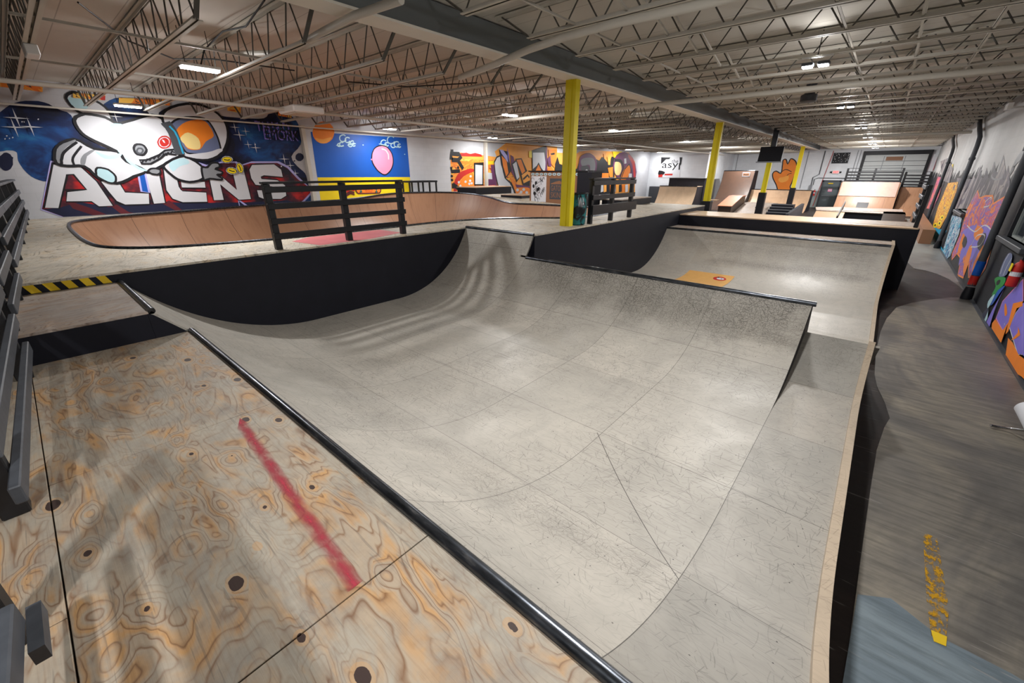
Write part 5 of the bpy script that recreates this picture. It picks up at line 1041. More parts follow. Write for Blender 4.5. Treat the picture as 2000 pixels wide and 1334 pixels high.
ml.stroke('black', [(3.0, 3.0), (3.03, 3.03), (3.08, 3.06), (3.14, 3.07), (3.2, 3.07), (3.26, 3.05), (3.3, 3.03), (3.3, 2.99), (3.28, 2.94), (3.24, 2.91), (3.19, 2.89), (3.13, 2.9), (3.08, 2.91), (3.04, 2.93), (3.01, 2.97)], 0.05, True)
ml.poly('white', [(3.81, 3.83), (3.78, 3.77), (3.74, 3.71), (3.68, 3.66), (3.62, 3.63), (3.56, 3.62), (3.5, 3.63), (3.45, 3.65), (3.42, 3.7), (3.41, 3.75), (3.42, 3.82), (3.44, 3.88), (3.49, 3.94), (3.54, 3.99), (3.6, 4.02), (3.67, 4.03), (3.72, 4.03), (3.77, 4.0), (3.8, 3.96), (3.82, 3.9)])
ml.poly('red', [(3.79, 3.83), (3.77, 3.77), (3.73, 3.72), (3.68, 3.68), (3.62, 3.65), (3.56, 3.64), (3.51, 3.64), (3.47, 3.67), (3.44, 3.71), (3.43, 3.76), (3.43, 3.82), (3.46, 3.87), (3.5, 3.93), (3.55, 3.97), (3.6, 4.0), (3.66, 4.01), (3.71, 4.01), (3.76, 3.98), (3.79, 3.94), (3.8, 3.89)])
ml.poly('white', [(3.75, 3.83), (3.73, 3.79), (3.7, 3.74), (3.66, 3.71), (3.62, 3.68), (3.57, 3.68), (3.53, 3.68), (3.5, 3.7), (3.47, 3.73), (3.47, 3.77), (3.47, 3.82), (3.49, 3.86), (3.52, 3.91), (3.56, 3.94), (3.6, 3.96), (3.65, 3.97), (3.69, 3.97), (3.73, 3.95), (3.75, 3.92), (3.76, 3.88)])
ml.poly('red', [(3.73, 3.83), (3.72, 3.79), (3.69, 3.76), (3.66, 3.73), (3.62, 3.71), (3.58, 3.7), (3.54, 3.7), (3.51, 3.72), (3.5, 3.75), (3.49, 3.78), (3.49, 3.82), (3.51, 3.86), (3.53, 3.89), (3.57, 3.92), (3.61, 3.94), (3.64, 3.95), (3.68, 3.95), (3.71, 3.93), (3.73, 3.9), (3.74, 3.87)])
ml.poly('white', [(3.57, 3.9), (3.62, 3.88), (3.63, 3.8), (3.59, 3.82)])
ml.poly('grey', [(2.87, 3.3), (3.06, 3.31), (3.39, 3.46), (3.57, 3.59), (3.82, 3.63), (3.86, 3.59), (3.81, 3.47), (3.57, 3.5), (3.38, 3.35), (3.11, 3.2), (2.89, 3.2)])
ml.stroke('black', [(2.87, 3.3), (3.06, 3.31), (3.39, 3.46), (3.57, 3.59), (3.82, 3.63), (3.86, 3.59), (3.81, 3.47), (3.57, 3.5), (3.38, 3.35), (3.11, 3.2), (2.89, 3.2)], 0.05, True)
ml.stroke('black', [(2.89, 3.21), (2.97, 3.3), (3.0, 3.25), (3.07, 3.34), (3.11, 3.29), (3.18, 3.38), (3.22, 3.33), (3.3, 3.42), (3.33, 3.37), (3.41, 3.46), (3.45, 3.41), (3.52, 3.5), (3.56, 3.45), (3.64, 3.54), (3.68, 3.49), (3.75, 3.58), (3.79, 3.53)], 0.045)
ml.poly('white', [(3.41, 3.13), (3.44, 3.18), (3.51, 3.23), (3.6, 3.28), (3.72, 3.35), (3.87, 3.41), (4.01, 3.44), (4.15, 3.38), (4.29, 3.29), (4.39, 3.19), (4.44, 3.12), (4.46, 3.05), (4.46, 2.98), (4.44, 2.9), (4.41, 2.82), (4.35, 2.75), (4.24, 2.7), (4.1, 2.67), (3.98, 2.66), (3.87, 2.68), (3.77, 2.71), (3.68, 2.75), (3.61, 2.81), (3.56, 2.87), (3.51, 2.93), (3.46, 3.0), (3.42, 3.07)])
ml.stroke('black', [(3.41, 3.13), (3.44, 3.18), (3.51, 3.23), (3.6, 3.28), (3.72, 3.35), (3.87, 3.41), (4.01, 3.44), (4.15, 3.38), (4.29, 3.29), (4.39, 3.19), (4.44, 3.12), (4.46, 3.05), (4.46, 2.98), (4.44, 2.9), (4.41, 2.82), (4.35, 2.75), (4.24, 2.7), (4.1, 2.67), (3.98, 2.66), (3.87, 2.68), (3.77, 2.71), (3.68, 2.75), (3.61, 2.81), (3.56, 2.87), (3.51, 2.93), (3.46, 3.0), (3.42, 3.07)], 0.07, True)
ml.poly('pale_cyan', [(3.58, 3.23), (3.69, 3.3), (3.85, 3.36), (3.98, 3.39), (4.06, 3.36), (4.11, 3.3), (4.12, 3.24), (4.05, 3.2), (3.93, 3.17), (3.82, 3.13), (3.74, 3.07), (3.66, 3.0), (3.61, 2.98), (3.57, 3.04), (3.55, 3.14)])
ml.poly('grey', [(4.41, 3.09), (4.46, 3.12), (4.52, 3.11), (4.58, 3.11), (4.63, 3.16), (4.68, 3.21), (4.74, 3.25), (4.81, 3.26), (4.88, 3.26), (4.93, 3.24), (4.95, 3.2), (4.95, 3.16), (4.93, 3.12), (4.88, 3.1), (4.82, 3.08), (4.79, 3.06), (4.84, 3.04), (4.92, 3.01), (4.98, 2.98), (4.99, 2.96), (4.98, 2.93), (4.95, 2.9), (4.9, 2.89), (4.83, 2.89), (4.8, 2.88), (4.83, 2.85), (4.89, 2.8), (4.93, 2.77), (4.93, 2.74), (4.91, 2.72), (4.86, 2.72), (4.77, 2.73), (4.67, 2.75), (4.57, 2.76), (4.5, 2.74), (4.43, 2.72), (4.39, 2.73), (4.38, 2.83), (4.39, 2.98)])
ml.stroke('black', [(4.41, 3.09), (4.46, 3.12), (4.52, 3.11), (4.58, 3.11), (4.63, 3.16), (4.68, 3.21), (4.74, 3.25), (4.81, 3.26), (4.88, 3.26), (4.93, 3.24), (4.95, 3.2), (4.95, 3.16), (4.93, 3.12), (4.88, 3.1), (4.82, 3.08), (4.79, 3.06), (4.84, 3.04), (4.92, 3.01), (4.98, 2.98), (4.99, 2.96), (4.98, 2.93), (4.95, 2.9), (4.9, 2.89), (4.83, 2.89), (4.8, 2.88), (4.83, 2.85), (4.89, 2.8), (4.93, 2.77), (4.93, 2.74), (4.91, 2.72), (4.86, 2.72), (4.77, 2.73), (4.67, 2.75), (4.57, 2.76), (4.5, 2.74), (4.43, 2.72), (4.39, 2.73), (4.38, 2.83), (4.39, 2.98)], 0.06, True)
ml.poly('white', [(3.74, 4.54), (3.8, 4.65), (3.9, 4.74), (4.04, 4.82), (4.24, 4.9), (4.47, 4.96), (4.69, 4.98), (4.87, 4.96), (5.03, 4.91), (5.17, 4.84), (5.28, 4.75), (5.37, 4.64), (5.43, 4.51), (5.45, 4.37), (5.44, 4.21), (5.4, 4.05), (5.33, 3.88), (5.23, 3.71), (5.11, 3.57), (4.97, 3.46), (4.82, 3.39), (4.66, 3.34), (4.5, 3.33), (4.33, 3.34), (4.2, 3.37), (4.11, 3.39), (4.05, 3.41), (4.0, 3.46), (3.95, 3.53), (3.92, 3.62), (3.89, 3.73), (3.86, 3.84), (3.84, 3.97), (3.81, 4.11), (3.77, 4.25), (3.73, 4.41)])
ml.stroke('black', [(3.74, 4.54), (3.8, 4.65), (3.9, 4.74), (4.04, 4.82), (4.24, 4.9), (4.47, 4.96), (4.69, 4.98), (4.87, 4.96), (5.03, 4.91), (5.17, 4.84), (5.28, 4.75), (5.37, 4.64), (5.43, 4.51), (5.45, 4.37), (5.44, 4.21), (5.4, 4.05), (5.33, 3.88), (5.23, 3.71), (5.11, 3.57), (4.97, 3.46), (4.82, 3.39), (4.66, 3.34), (4.5, 3.33), (4.33, 3.34), (4.2, 3.37), (4.11, 3.39), (4.05, 3.41), (4.0, 3.46), (3.95, 3.53), (3.92, 3.62), (3.89, 3.73), (3.86, 3.84), (3.84, 3.97), (3.81, 4.11), (3.77, 4.25), (3.73, 4.41)], 0.07, True)
ml.poly('slate', [(3.86, 4.27), (3.92, 4.37), (4.04, 4.46), (4.18, 4.53), (4.36, 4.58), (4.56, 4.6), (4.74, 4.6), (4.85, 4.58), (4.92, 4.53), (4.98, 4.45), (5.03, 4.33), (5.07, 4.18), (5.1, 4.03), (5.11, 3.88), (5.11, 3.73), (5.07, 3.62), (4.97, 3.56), (4.82, 3.54), (4.66, 3.53), (4.49, 3.51), (4.32, 3.51), (4.19, 3.52), (4.12, 3.54), (4.09, 3.57), (4.06, 3.64), (4.03, 3.75), (3.99, 3.89), (3.96, 4.02), (3.91, 4.11), (3.86, 4.19)])
ml.stroke('black', [(3.86, 4.27), (3.92, 4.37), (4.04, 4.46), (4.18, 4.53), (4.36, 4.58), (4.56, 4.6), (4.74, 4.6), (4.85, 4.58), (4.92, 4.53), (4.98, 4.45), (5.03, 4.33), (5.07, 4.18), (5.1, 4.03), (5.11, 3.88), (5.11, 3.73), (5.07, 3.62), (4.97, 3.56), (4.82, 3.54), (4.66, 3.53), (4.49, 3.51), (4.32, 3.51), (4.19, 3.52), (4.12, 3.54), (4.09, 3.57), (4.06, 3.64), (4.03, 3.75), (3.99, 3.89), (3.96, 4.02), (3.91, 4.11), (3.86, 4.19)], 0.05, True)
ml.poly('orange', [(4.0, 4.17), (4.08, 4.27), (4.2, 4.37), (4.34, 4.45), (4.48, 4.5), (4.64, 4.53), (4.76, 4.53), (4.85, 4.5), (4.9, 4.45), (4.94, 4.37), (4.98, 4.28), (5.0, 4.17), (5.0, 4.08), (4.93, 4.01), (4.83, 3.96), (4.73, 3.9), (4.65, 3.81), (4.58, 3.72), (4.5, 3.65), (4.39, 3.63), (4.27, 3.63), (4.18, 3.66), (4.13, 3.73), (4.11, 3.82), (4.09, 3.91), (4.04, 3.99), (4.0, 4.08)])
ml.poly('cream', [(4.06, 3.98), (4.12, 4.04), (4.21, 4.11), (4.3, 4.14), (4.39, 4.11), (4.48, 4.05), (4.54, 3.98), (4.56, 3.88), (4.55, 3.76), (4.51, 3.68), (4.43, 3.65), (4.32, 3.65), (4.23, 3.67), (4.17, 3.7), (4.14, 3.75), (4.11, 3.81), (4.07, 3.86), (4.05, 3.92)])
ml.poly('white', [(4.14, 3.49), (4.27, 3.51), (4.48, 3.54), (4.67, 3.57), (4.83, 3.61), (4.98, 3.67), (5.08, 3.7), (5.14, 3.69), (5.16, 3.66), (5.12, 3.61), (5.01, 3.55), (4.85, 3.48), (4.68, 3.43), (4.53, 3.4), (4.37, 3.39), (4.25, 3.39), (4.17, 3.42), (4.12, 3.45)])
ml.stroke('dark_grey', [(3.78, 4.39), (3.79, 4.36), (3.81, 4.33), (3.84, 4.29), (3.86, 4.24), (3.88, 4.18), (3.9, 4.11), (3.91, 4.02), (3.92, 3.91), (3.92, 3.78), (3.93, 3.66), (3.93, 3.56), (3.93, 3.48)], 0.26)
ml.stroke('cyan', [(3.86, 4.29), (3.87, 4.27), (3.89, 4.24), (3.91, 4.21), (3.94, 4.17), (3.96, 4.13), (3.97, 4.07), (3.99, 3.99), (4.0, 3.89), (4.0, 3.78), (4.01, 3.67), (4.01, 3.58), (4.02, 3.51)], 0.05)
ml.poly('black', [(5.4, 3.36), (5.38, 3.33), (5.35, 3.29), (5.3, 3.26), (5.24, 3.24), (5.18, 3.24), (5.13, 3.24), (5.08, 3.26), (5.05, 3.29), (5.03, 3.32), (5.03, 3.36), (5.05, 3.39), (5.08, 3.43), (5.13, 3.46), (5.18, 3.48), (5.24, 3.48), (5.3, 3.48), (5.34, 3.46), (5.38, 3.44), (5.4, 3.4)])
ml.poly('white', [(5.39, 3.36), (5.37, 3.33), (5.34, 3.3), (5.29, 3.27), (5.24, 3.25), (5.19, 3.25), (5.13, 3.25), (5.09, 3.27), (5.06, 3.29), (5.04, 3.32), (5.04, 3.36), (5.06, 3.39), (5.09, 3.42), (5.13, 3.45), (5.18, 3.47), (5.24, 3.47), (5.29, 3.47), (5.34, 3.45), (5.37, 3.43), (5.39, 3.4)])
ml.poly('black', [(5.37, 3.36), (5.36, 3.33), (5.33, 3.31), (5.29, 3.28), (5.24, 3.27), (5.19, 3.26), (5.14, 3.27), (5.1, 3.28), (5.07, 3.3), (5.06, 3.33), (5.05, 3.36), (5.07, 3.39), (5.1, 3.41), (5.14, 3.44), (5.18, 3.45), (5.23, 3.46), (5.28, 3.45), (5.32, 3.44), (5.35, 3.42), (5.37, 3.39)])
ml.poly('yellow', [(5.36, 3.36), (5.34, 3.34), (5.32, 3.32), (5.28, 3.3), (5.24, 3.29), (5.19, 3.28), (5.15, 3.28), (5.11, 3.29), (5.09, 3.31), (5.07, 3.33), (5.07, 3.36), (5.08, 3.38), (5.11, 3.41), (5.14, 3.42), (5.19, 3.44), (5.23, 3.44), (5.27, 3.44), (5.31, 3.43), (5.34, 3.41), (5.36, 3.39)])
ml.stroke('black', [(5.12, 3.36), (5.23, 3.34), (5.3, 3.36)], 0.03)
ml.poly('black', [(5.45, 2.97), (5.42, 2.93), (5.38, 2.9), (5.33, 2.88), (5.28, 2.88), (5.22, 2.88), (5.17, 2.9), (5.13, 2.93), (5.1, 2.97), (5.09, 3.01), (5.1, 3.04), (5.13, 3.08), (5.16, 3.11), (5.21, 3.13), (5.27, 3.13), (5.33, 3.13), (5.38, 3.11), (5.42, 3.08), (5.45, 3.05), (5.46, 3.01)])
ml.poly('white', [(5.44, 2.97), (5.42, 2.94), (5.38, 2.91), (5.33, 2.89), (5.28, 2.89), (5.23, 2.89), (5.18, 2.91), (5.14, 2.94), (5.11, 2.97), (5.1, 3.01), (5.11, 3.04), (5.13, 3.07), (5.17, 3.1), (5.22, 3.12), (5.27, 3.12), (5.32, 3.12), (5.37, 3.1), (5.41, 3.08), (5.44, 3.04), (5.45, 3.01)])
ml.poly('black', [(5.43, 2.97), (5.4, 2.94), (5.37, 2.92), (5.33, 2.91), (5.28, 2.9), (5.23, 2.91), (5.19, 2.93), (5.15, 2.95), (5.13, 2.98), (5.12, 3.01), (5.12, 3.04), (5.14, 3.07), (5.18, 3.09), (5.22, 3.1), (5.27, 3.11), (5.31, 3.1), (5.36, 3.09), (5.4, 3.06), (5.42, 3.04), (5.43, 3.0)])
ml.poly('yellow', [(5.41, 2.98), (5.39, 2.95), (5.36, 2.93), (5.33, 2.92), (5.28, 2.92), (5.24, 2.93), (5.2, 2.94), (5.17, 2.96), (5.14, 2.98), (5.14, 3.01), (5.14, 3.04), (5.16, 3.06), (5.18, 3.08), (5.22, 3.09), (5.26, 3.09), (5.31, 3.09), (5.35, 3.07), (5.38, 3.05), (5.4, 3.03), (5.41, 3.0)])
ml.stroke('black', [(5.19, 3.03), (5.29, 2.99), (5.36, 2.99)], 0.03)
ml.poly('black', [(5.57, 2.91), (5.53, 2.91), (5.5, 2.92), (5.46, 2.95), (5.44, 2.99), (5.42, 3.05), (5.42, 3.11), (5.43, 3.16), (5.45, 3.22), (5.48, 3.25), (5.52, 3.28), (5.56, 3.28), (5.6, 3.27), (5.63, 3.24), (5.66, 3.2), (5.67, 3.14), (5.67, 3.08), (5.66, 3.02), (5.64, 2.97), (5.61, 2.93)])
ml.poly('white', [(5.57, 2.92), (5.54, 2.92), (5.5, 2.93), (5.47, 2.96), (5.45, 3.0), (5.43, 3.05), (5.43, 3.11), (5.44, 3.16), (5.46, 3.21), (5.49, 3.25), (5.52, 3.27), (5.56, 3.27), (5.59, 3.26), (5.62, 3.23), (5.65, 3.19), (5.66, 3.14), (5.66, 3.08), (5.65, 3.03), (5.63, 2.98), (5.61, 2.94)])
ml.poly('black', [(5.57, 2.94), (5.54, 2.93), (5.51, 2.95), (5.48, 2.97), (5.46, 3.01), (5.45, 3.06), (5.45, 3.11), (5.45, 3.16), (5.47, 3.2), (5.49, 3.23), (5.52, 3.25), (5.55, 3.26), (5.58, 3.24), (5.61, 3.22), (5.63, 3.18), (5.64, 3.13), (5.65, 3.08), (5.64, 3.03), (5.62, 2.99), (5.6, 2.95)])
ml.poly('yellow', [(5.57, 2.95), (5.54, 2.95), (5.52, 2.96), (5.49, 2.99), (5.48, 3.02), (5.47, 3.06), (5.46, 3.11), (5.47, 3.15), (5.48, 3.19), (5.5, 3.22), (5.53, 3.24), (5.55, 3.24), (5.58, 3.23), (5.6, 3.2), (5.62, 3.17), (5.63, 3.13), (5.63, 3.08), (5.63, 3.04), (5.61, 3.0), (5.59, 2.97)])
ml.stroke('black', [(5.53, 3.19), (5.56, 3.08), (5.56, 3.0)], 0.03)
ml.star('white', (0.67, 4.25), 0.231)
ml.star('white', (0.57, 4.03), 0.231)
ml.star('white', (0.86, 4.06), 0.231)
ml.star('white', (5.68, 4.38), 0.165)
ml.star('white', (5.77, 4.15), 0.198)
ml.star('white', (5.99, 4.28), 0.143)
ml.star('white', (5.98, 3.86), 0.143)
ml.star('white', (6.2, 3.77), 0.187)
ml.star('white', (7.1, 3.42), 0.198)
ml.star('white', (7.28, 3.2), 0.165)
ml.star('white', (7.42, 2.93), 0.143)
ml.star('white', (2.64, 4.45), 0.165)
ml.poly('white', [(0.76, 4.17), (0.75, 4.16), (0.74, 4.15), (0.73, 4.15), (0.73, 4.17), (0.74, 4.18), (0.75, 4.18), (0.76, 4.18)])
ml.poly('white', [(0.79, 4.17), (0.78, 4.15), (0.77, 4.15), (0.77, 4.15), (0.77, 4.16), (0.77, 4.18), (0.78, 4.18), (0.79, 4.18)])
ml.poly('white', [(1.07, 4.25), (1.06, 4.24), (1.05, 4.23), (1.04, 4.24), (1.04, 4.25), (1.05, 4.26), (1.06, 4.27), (1.07, 4.26)])
ml.poly('white', [(0.39, 3.82), (0.38, 3.81), (0.37, 3.8), (0.36, 3.81), (0.36, 3.82), (0.37, 3.83), (0.38, 3.83), (0.39, 3.83)])
ml.poly('white', [(0.41, 3.76), (0.41, 3.75), (0.4, 3.75), (0.39, 3.75), (0.39, 3.76), (0.4, 3.77), (0.41, 3.78), (0.41, 3.77)])
ml.poly('white', [(0.48, 3.79), (0.47, 3.77), (0.46, 3.77), (0.45, 3.77), (0.45, 3.78), (0.46, 3.8), (0.47, 3.8), (0.48, 3.8)])
ml.poly('white', [(0.34, 3.75), (0.33, 3.74), (0.32, 3.73), (0.31, 3.73), (0.31, 3.75), (0.32, 3.76), (0.33, 3.76), (0.34, 3.76)])
ml.poly('white', [(6.23, 3.88), (6.22, 3.86), (6.2, 3.85), (6.18, 3.86), (6.18, 3.88), (6.19, 3.89), (6.21, 3.9), (6.22, 3.89)])
ml.poly('white', [(6.97, 3.16), (6.96, 3.15), (6.94, 3.14), (6.92, 3.15), (6.92, 3.16), (6.93, 3.18), (6.95, 3.19), (6.97, 3.18)])
ml.text('violet', 'THERD', 6.34, 4.31, 1.15, 0.32, 1)
ml.text('black', 'THERD', 6.43, 4.34, 1.16, 0.32, 1)
ml.text('violet', 'EMORK', 6.56, 4.05, 1.2, 0.34, 1)
ml.text('black', 'EMORK', 6.63, 4.08, 1.21, 0.35, 1)
ml.poly('spray_orange', [(0.65, 5.05), (0.99, 5.05), (0.95, 4.92), (0.61, 4.93)])
ml.poly('spray_orange', [(1.04, 5.03), (1.37, 5.03), (1.33, 4.9), (1.0, 4.92)])
ml.poly('spray_orange', [(1.91, 4.95), (2.57, 4.98), (2.53, 4.84), (1.88, 4.83)])
ml.poly('spray_orange', [(2.85, 4.94), (4.05, 5.02), (4.01, 4.86), (2.81, 4.81)])
ml.poly('spray_orange', [(5.6, 5.03), (6.0, 5.01), (5.96, 4.83), (5.57, 4.87)])
ml.poly('spray_orange', [(7.21, 5.03), (7.68, 5.0), (7.65, 4.82), (7.18, 4.86)])
tag(ml.build('mural'), 'space mural with huge red and white lettering and a space suit on the left wall', 'mural')
mb_ = Art(lambda a, b_, off: (XL + off, a, b_))
mb_.poly('yellow', [(8.28, 2.79), (12.77, 2.77), (12.74, 1.79), (8.25, 1.87)])
mb_.poly('blue', [(8.31, 4.41), (12.78, 4.44), (12.78, 2.75), (8.27, 2.77)])
mb_.poly('orange', [(9.28, 4.45), (9.23, 4.32), (9.15, 4.2), (9.03, 4.11), (8.89, 4.04), (8.75, 4.02), (8.61, 4.03), (8.5, 4.08), (8.42, 4.17), (8.38, 4.27), (8.38, 4.39), (8.43, 4.51), (8.51, 4.63), (8.62, 4.72), (8.75, 4.78), (8.89, 4.81), (9.03, 4.8), (9.14, 4.76), (9.23, 4.68), (9.28, 4.57)])
mb_.poly('light_orange', [(8.44, 4.21), (8.51, 4.2), (8.63, 4.18), (8.75, 4.17), (8.89, 4.21), (9.04, 4.25), (9.13, 4.27), (9.11, 4.22), (9.03, 4.14), (8.94, 4.08), (8.88, 4.05), (8.81, 4.03), (8.75, 4.03), (8.69, 4.02), (8.64, 4.03), (8.59, 4.05), (8.52, 4.1), (8.46, 4.16)])
mb_.stroke('pale_cyan', [(9.75, 4.21), (9.69, 4.16), (9.63, 4.13), (9.56, 4.13), (9.5, 4.15), (9.47, 4.2), (9.47, 4.26), (9.5, 4.32), (9.56, 4.36), (9.63, 4.38), (9.69, 4.38), (9.74, 4.34)], 0.045)
mb_.stroke('pale_cyan', [(9.91, 4.17), (9.87, 4.13), (9.82, 4.11), (9.77, 4.1), (9.72, 4.12), (9.7, 4.16), (9.7, 4.2), (9.72, 4.25), (9.76, 4.28), (9.82, 4.3), (9.87, 4.29), (9.91, 4.27)], 0.045)
mb_.stroke('pale_cyan', [(9.59, 4.0), (9.56, 3.97), (9.52, 3.95), (9.48, 3.95), (9.44, 3.97), (9.43, 3.99), (9.43, 4.03), (9.44, 4.06), (9.48, 4.09), (9.52, 4.1), (9.56, 4.1), (9.59, 4.08)], 0.045)
mb_.stroke('pale_cyan', [(10.08, 4.08), (10.05, 4.05), (10.01, 4.03), (9.97, 4.03), (9.93, 4.04), (9.91, 4.07), (9.91, 4.1), (9.93, 4.14), (9.97, 4.16), (10.01, 4.18), (10.05, 4.17), (10.08, 4.15)], 0.045)
mb_.stroke('pale_cyan', [(9.46, 3.97), (9.43, 3.95), (9.4, 3.94), (9.37, 3.94), (9.35, 3.95), (9.33, 3.97), (9.33, 4.0), (9.35, 4.02), (9.37, 4.04), (9.4, 4.05), (9.43, 4.05), (9.46, 4.03)], 0.045)
mb_.stroke('pale_cyan', [(9.96, 3.99), (9.94, 3.96), (9.9, 3.95), (9.86, 3.95), (9.83, 3.96), (9.81, 3.99), (9.81, 4.02), (9.83, 4.05), (9.86, 4.07), (9.9, 4.09), (9.94, 4.08), (9.96, 4.06)], 0.045)
mb_.stroke('pale_cyan', [(10.12, 4.02), (10.1, 3.99), (10.06, 3.98), (10.03, 3.98), (10.0, 3.99), (9.99, 4.01), (9.99, 4.04), (10.0, 4.07), (10.03, 4.09), (10.06, 4.1), (10.09, 4.09), (10.12, 4.08)], 0.045)
mb_.stroke('pale_cyan', [(11.66, 4.13), (11.61, 4.09), (11.54, 4.06), (11.47, 4.06), (11.42, 4.08), (11.38, 4.12), (11.38, 4.18), (11.41, 4.23), (11.47, 4.27), (11.53, 4.29), (11.6, 4.28), (11.65, 4.25)], 0.045)
mb_.stroke('pale_cyan', [(12.09, 4.25), (12.03, 4.19), (11.94, 4.16), (11.85, 4.16), (11.77, 4.18), (11.73, 4.24), (11.72, 4.31), (11.76, 4.38), (11.83, 4.43), (11.92, 4.46), (12.01, 4.45), (12.08, 4.41)], 0.045)
mb_.stroke('pale_cyan', [(12.33, 4.1), (12.28, 4.06), (12.22, 4.03), (12.15, 4.03), (12.09, 4.05), (12.06, 4.1), (12.05, 4.15), (12.08, 4.2), (12.14, 4.24), (12.2, 4.25), (12.27, 4.25), (12.32, 4.22)], 0.045)
mb_.stroke('pale_cyan', [(12.41, 4.06), (12.38, 4.04), (12.34, 4.02), (12.29, 4.02), (12.26, 4.03), (12.24, 4.06), (12.23, 4.09), (12.25, 4.12), (12.29, 4.15), (12.33, 4.16), (12.37, 4.16), (12.4, 4.14)], 0.045)
mb_.stroke('pale_cyan', [(12.11, 4.06), (12.07, 4.02), (12.01, 4.0), (11.96, 4.0), (11.91, 4.02), (11.88, 4.05), (11.88, 4.09), (11.9, 4.14), (11.95, 4.17), (12.0, 4.18), (12.06, 4.18), (12.1, 4.15)], 0.045)
mb_.stroke('pale_cyan', [(11.75, 4.09), (11.72, 4.06), (11.68, 4.05), (11.63, 4.05), (11.59, 4.06), (11.57, 4.09), (11.57, 4.12), (11.59, 4.16), (11.63, 4.18), (11.67, 4.19), (11.71, 4.19), (11.75, 4.17)], 0.045)
mb_.stroke('pale_cyan', [(9.27, 3.98), (9.6, 3.96)], 0.03)
mb_.stroke('pale_cyan', [(9.76, 4.0), (10.16, 4.08)], 0.03)
mb_.stroke('pale_cyan', [(11.27, 4.12), (11.55, 4.09)], 0.03)
mb_.poly('pale_cyan', [(10.52, 4.04), (10.52, 4.04), (10.51, 4.03), (10.51, 4.03), (10.5, 4.03), (10.49, 4.02), (10.48, 4.02), (10.47, 4.03), (10.46, 4.03), (10.46, 4.03), (10.45, 4.04), (10.46, 4.04), (10.46, 4.05), (10.47, 4.05), (10.48, 4.06), (10.49, 4.06), (10.5, 4.06), (10.51, 4.05), (10.52, 4.05), (10.52, 4.05)])
mb_.poly('pale_cyan', [(12.61, 3.74), (12.6, 3.73), (12.6, 3.72), (12.59, 3.72), (12.58, 3.72), (12.58, 3.72), (12.57, 3.72), (12.56, 3.72), (12.55, 3.72), (12.55, 3.73), (12.55, 3.74), (12.55, 3.74), (12.56, 3.75), (12.56, 3.75), (12.57, 3.76), (12.58, 3.76), (12.59, 3.76), (12.6, 3.75), (12.6, 3.75), (12.61, 3.74)])
mb_.poly('pink', [(11.42, 4.06), (11.49, 4.05), (11.56, 4.04), (11.63, 4.02), (11.69, 3.99), (11.74, 3.94), (11.8, 3.88), (11.84, 3.82), (11.88, 3.75), (11.9, 3.67), (11.92, 3.59), (11.92, 3.5), (11.91, 3.42), (11.89, 3.33), (11.86, 3.25), (11.81, 3.16), (11.75, 3.08), (11.68, 3.01), (11.59, 2.94), (11.49, 2.88), (11.4, 2.86), (11.31, 2.87), (11.23, 2.91), (11.15, 2.96), (11.07, 3.02), (11.01, 3.08), (10.96, 3.15), (10.91, 3.22), (10.88, 3.28), (10.85, 3.34), (10.84, 3.38), (10.83, 3.43), (10.83, 3.49), (10.83, 3.55), (10.85, 3.63), (10.87, 3.71), (10.9, 3.77), (10.94, 3.83), (10.98, 3.89), (11.04, 3.94), (11.1, 3.98), (11.18, 4.01), (11.26, 4.04), (11.34, 4.05)])
mb_.stroke('black', [(11.42, 4.06), (11.49, 4.05), (11.56, 4.04), (11.63, 4.02), (11.69, 3.99), (11.74, 3.94), (11.8, 3.88), (11.84, 3.82), (11.88, 3.75), (11.9, 3.67), (11.92, 3.59), (11.92, 3.5), (11.91, 3.42), (11.89, 3.33), (11.86, 3.25), (11.81, 3.16), (11.75, 3.08), (11.68, 3.01), (11.59, 2.94), (11.49, 2.88), (11.4, 2.86), (11.31, 2.87), (11.23, 2.91), (11.15, 2.96), (11.07, 3.02), (11.01, 3.08), (10.96, 3.15), (10.91, 3.22), (10.88, 3.28), (10.85, 3.34), (10.84, 3.38), (10.83, 3.43), (10.83, 3.49), (10.83, 3.55), (10.85, 3.63), (10.87, 3.71), (10.9, 3.77), (10.94, 3.83), (10.98, 3.89), (11.04, 3.94), (11.1, 3.98), (11.18, 4.01), (11.26, 4.04), (11.34, 4.05)], 0.045, True)
mb_.stroke('white', [(11.38, 3.92), (11.42, 3.92), (11.46, 3.91), (11.52, 3.9), (11.56, 3.88), (11.6, 3.85), (11.63, 3.81), (11.66, 3.76), (11.69, 3.71), (11.69, 3.66), (11.69, 3.6), (11.68, 3.54), (11.68, 3.5)], 0.05)
mb_.poly('pink', [(10.84, 3.52), (10.75, 3.48), (10.83, 3.44)])
mb_.poly('orange', [(9.86, 2.24), (9.87, 2.28), (9.89, 2.32), (9.92, 2.34), (9.96, 2.36), (10.01, 2.36), (10.06, 2.36), (10.08, 2.36), (10.1, 2.35), (10.18, 2.35), (10.37, 2.35), (10.62, 2.35), (10.81, 2.35), (10.9, 2.35), (10.92, 2.36), (10.94, 2.36), (10.99, 2.35), (11.03, 2.34), (11.07, 2.32), (11.09, 2.28), (11.09, 2.25), (11.09, 2.21), (11.08, 2.17), (11.05, 2.13), (11.02, 2.1), (11.0, 2.09), (10.97, 2.09), (10.87, 2.09), (10.64, 2.09), (10.35, 2.09), (10.12, 2.1), (10.02, 2.1), (9.98, 2.1), (9.95, 2.11), (9.91, 2.14), (9.88, 2.2)])
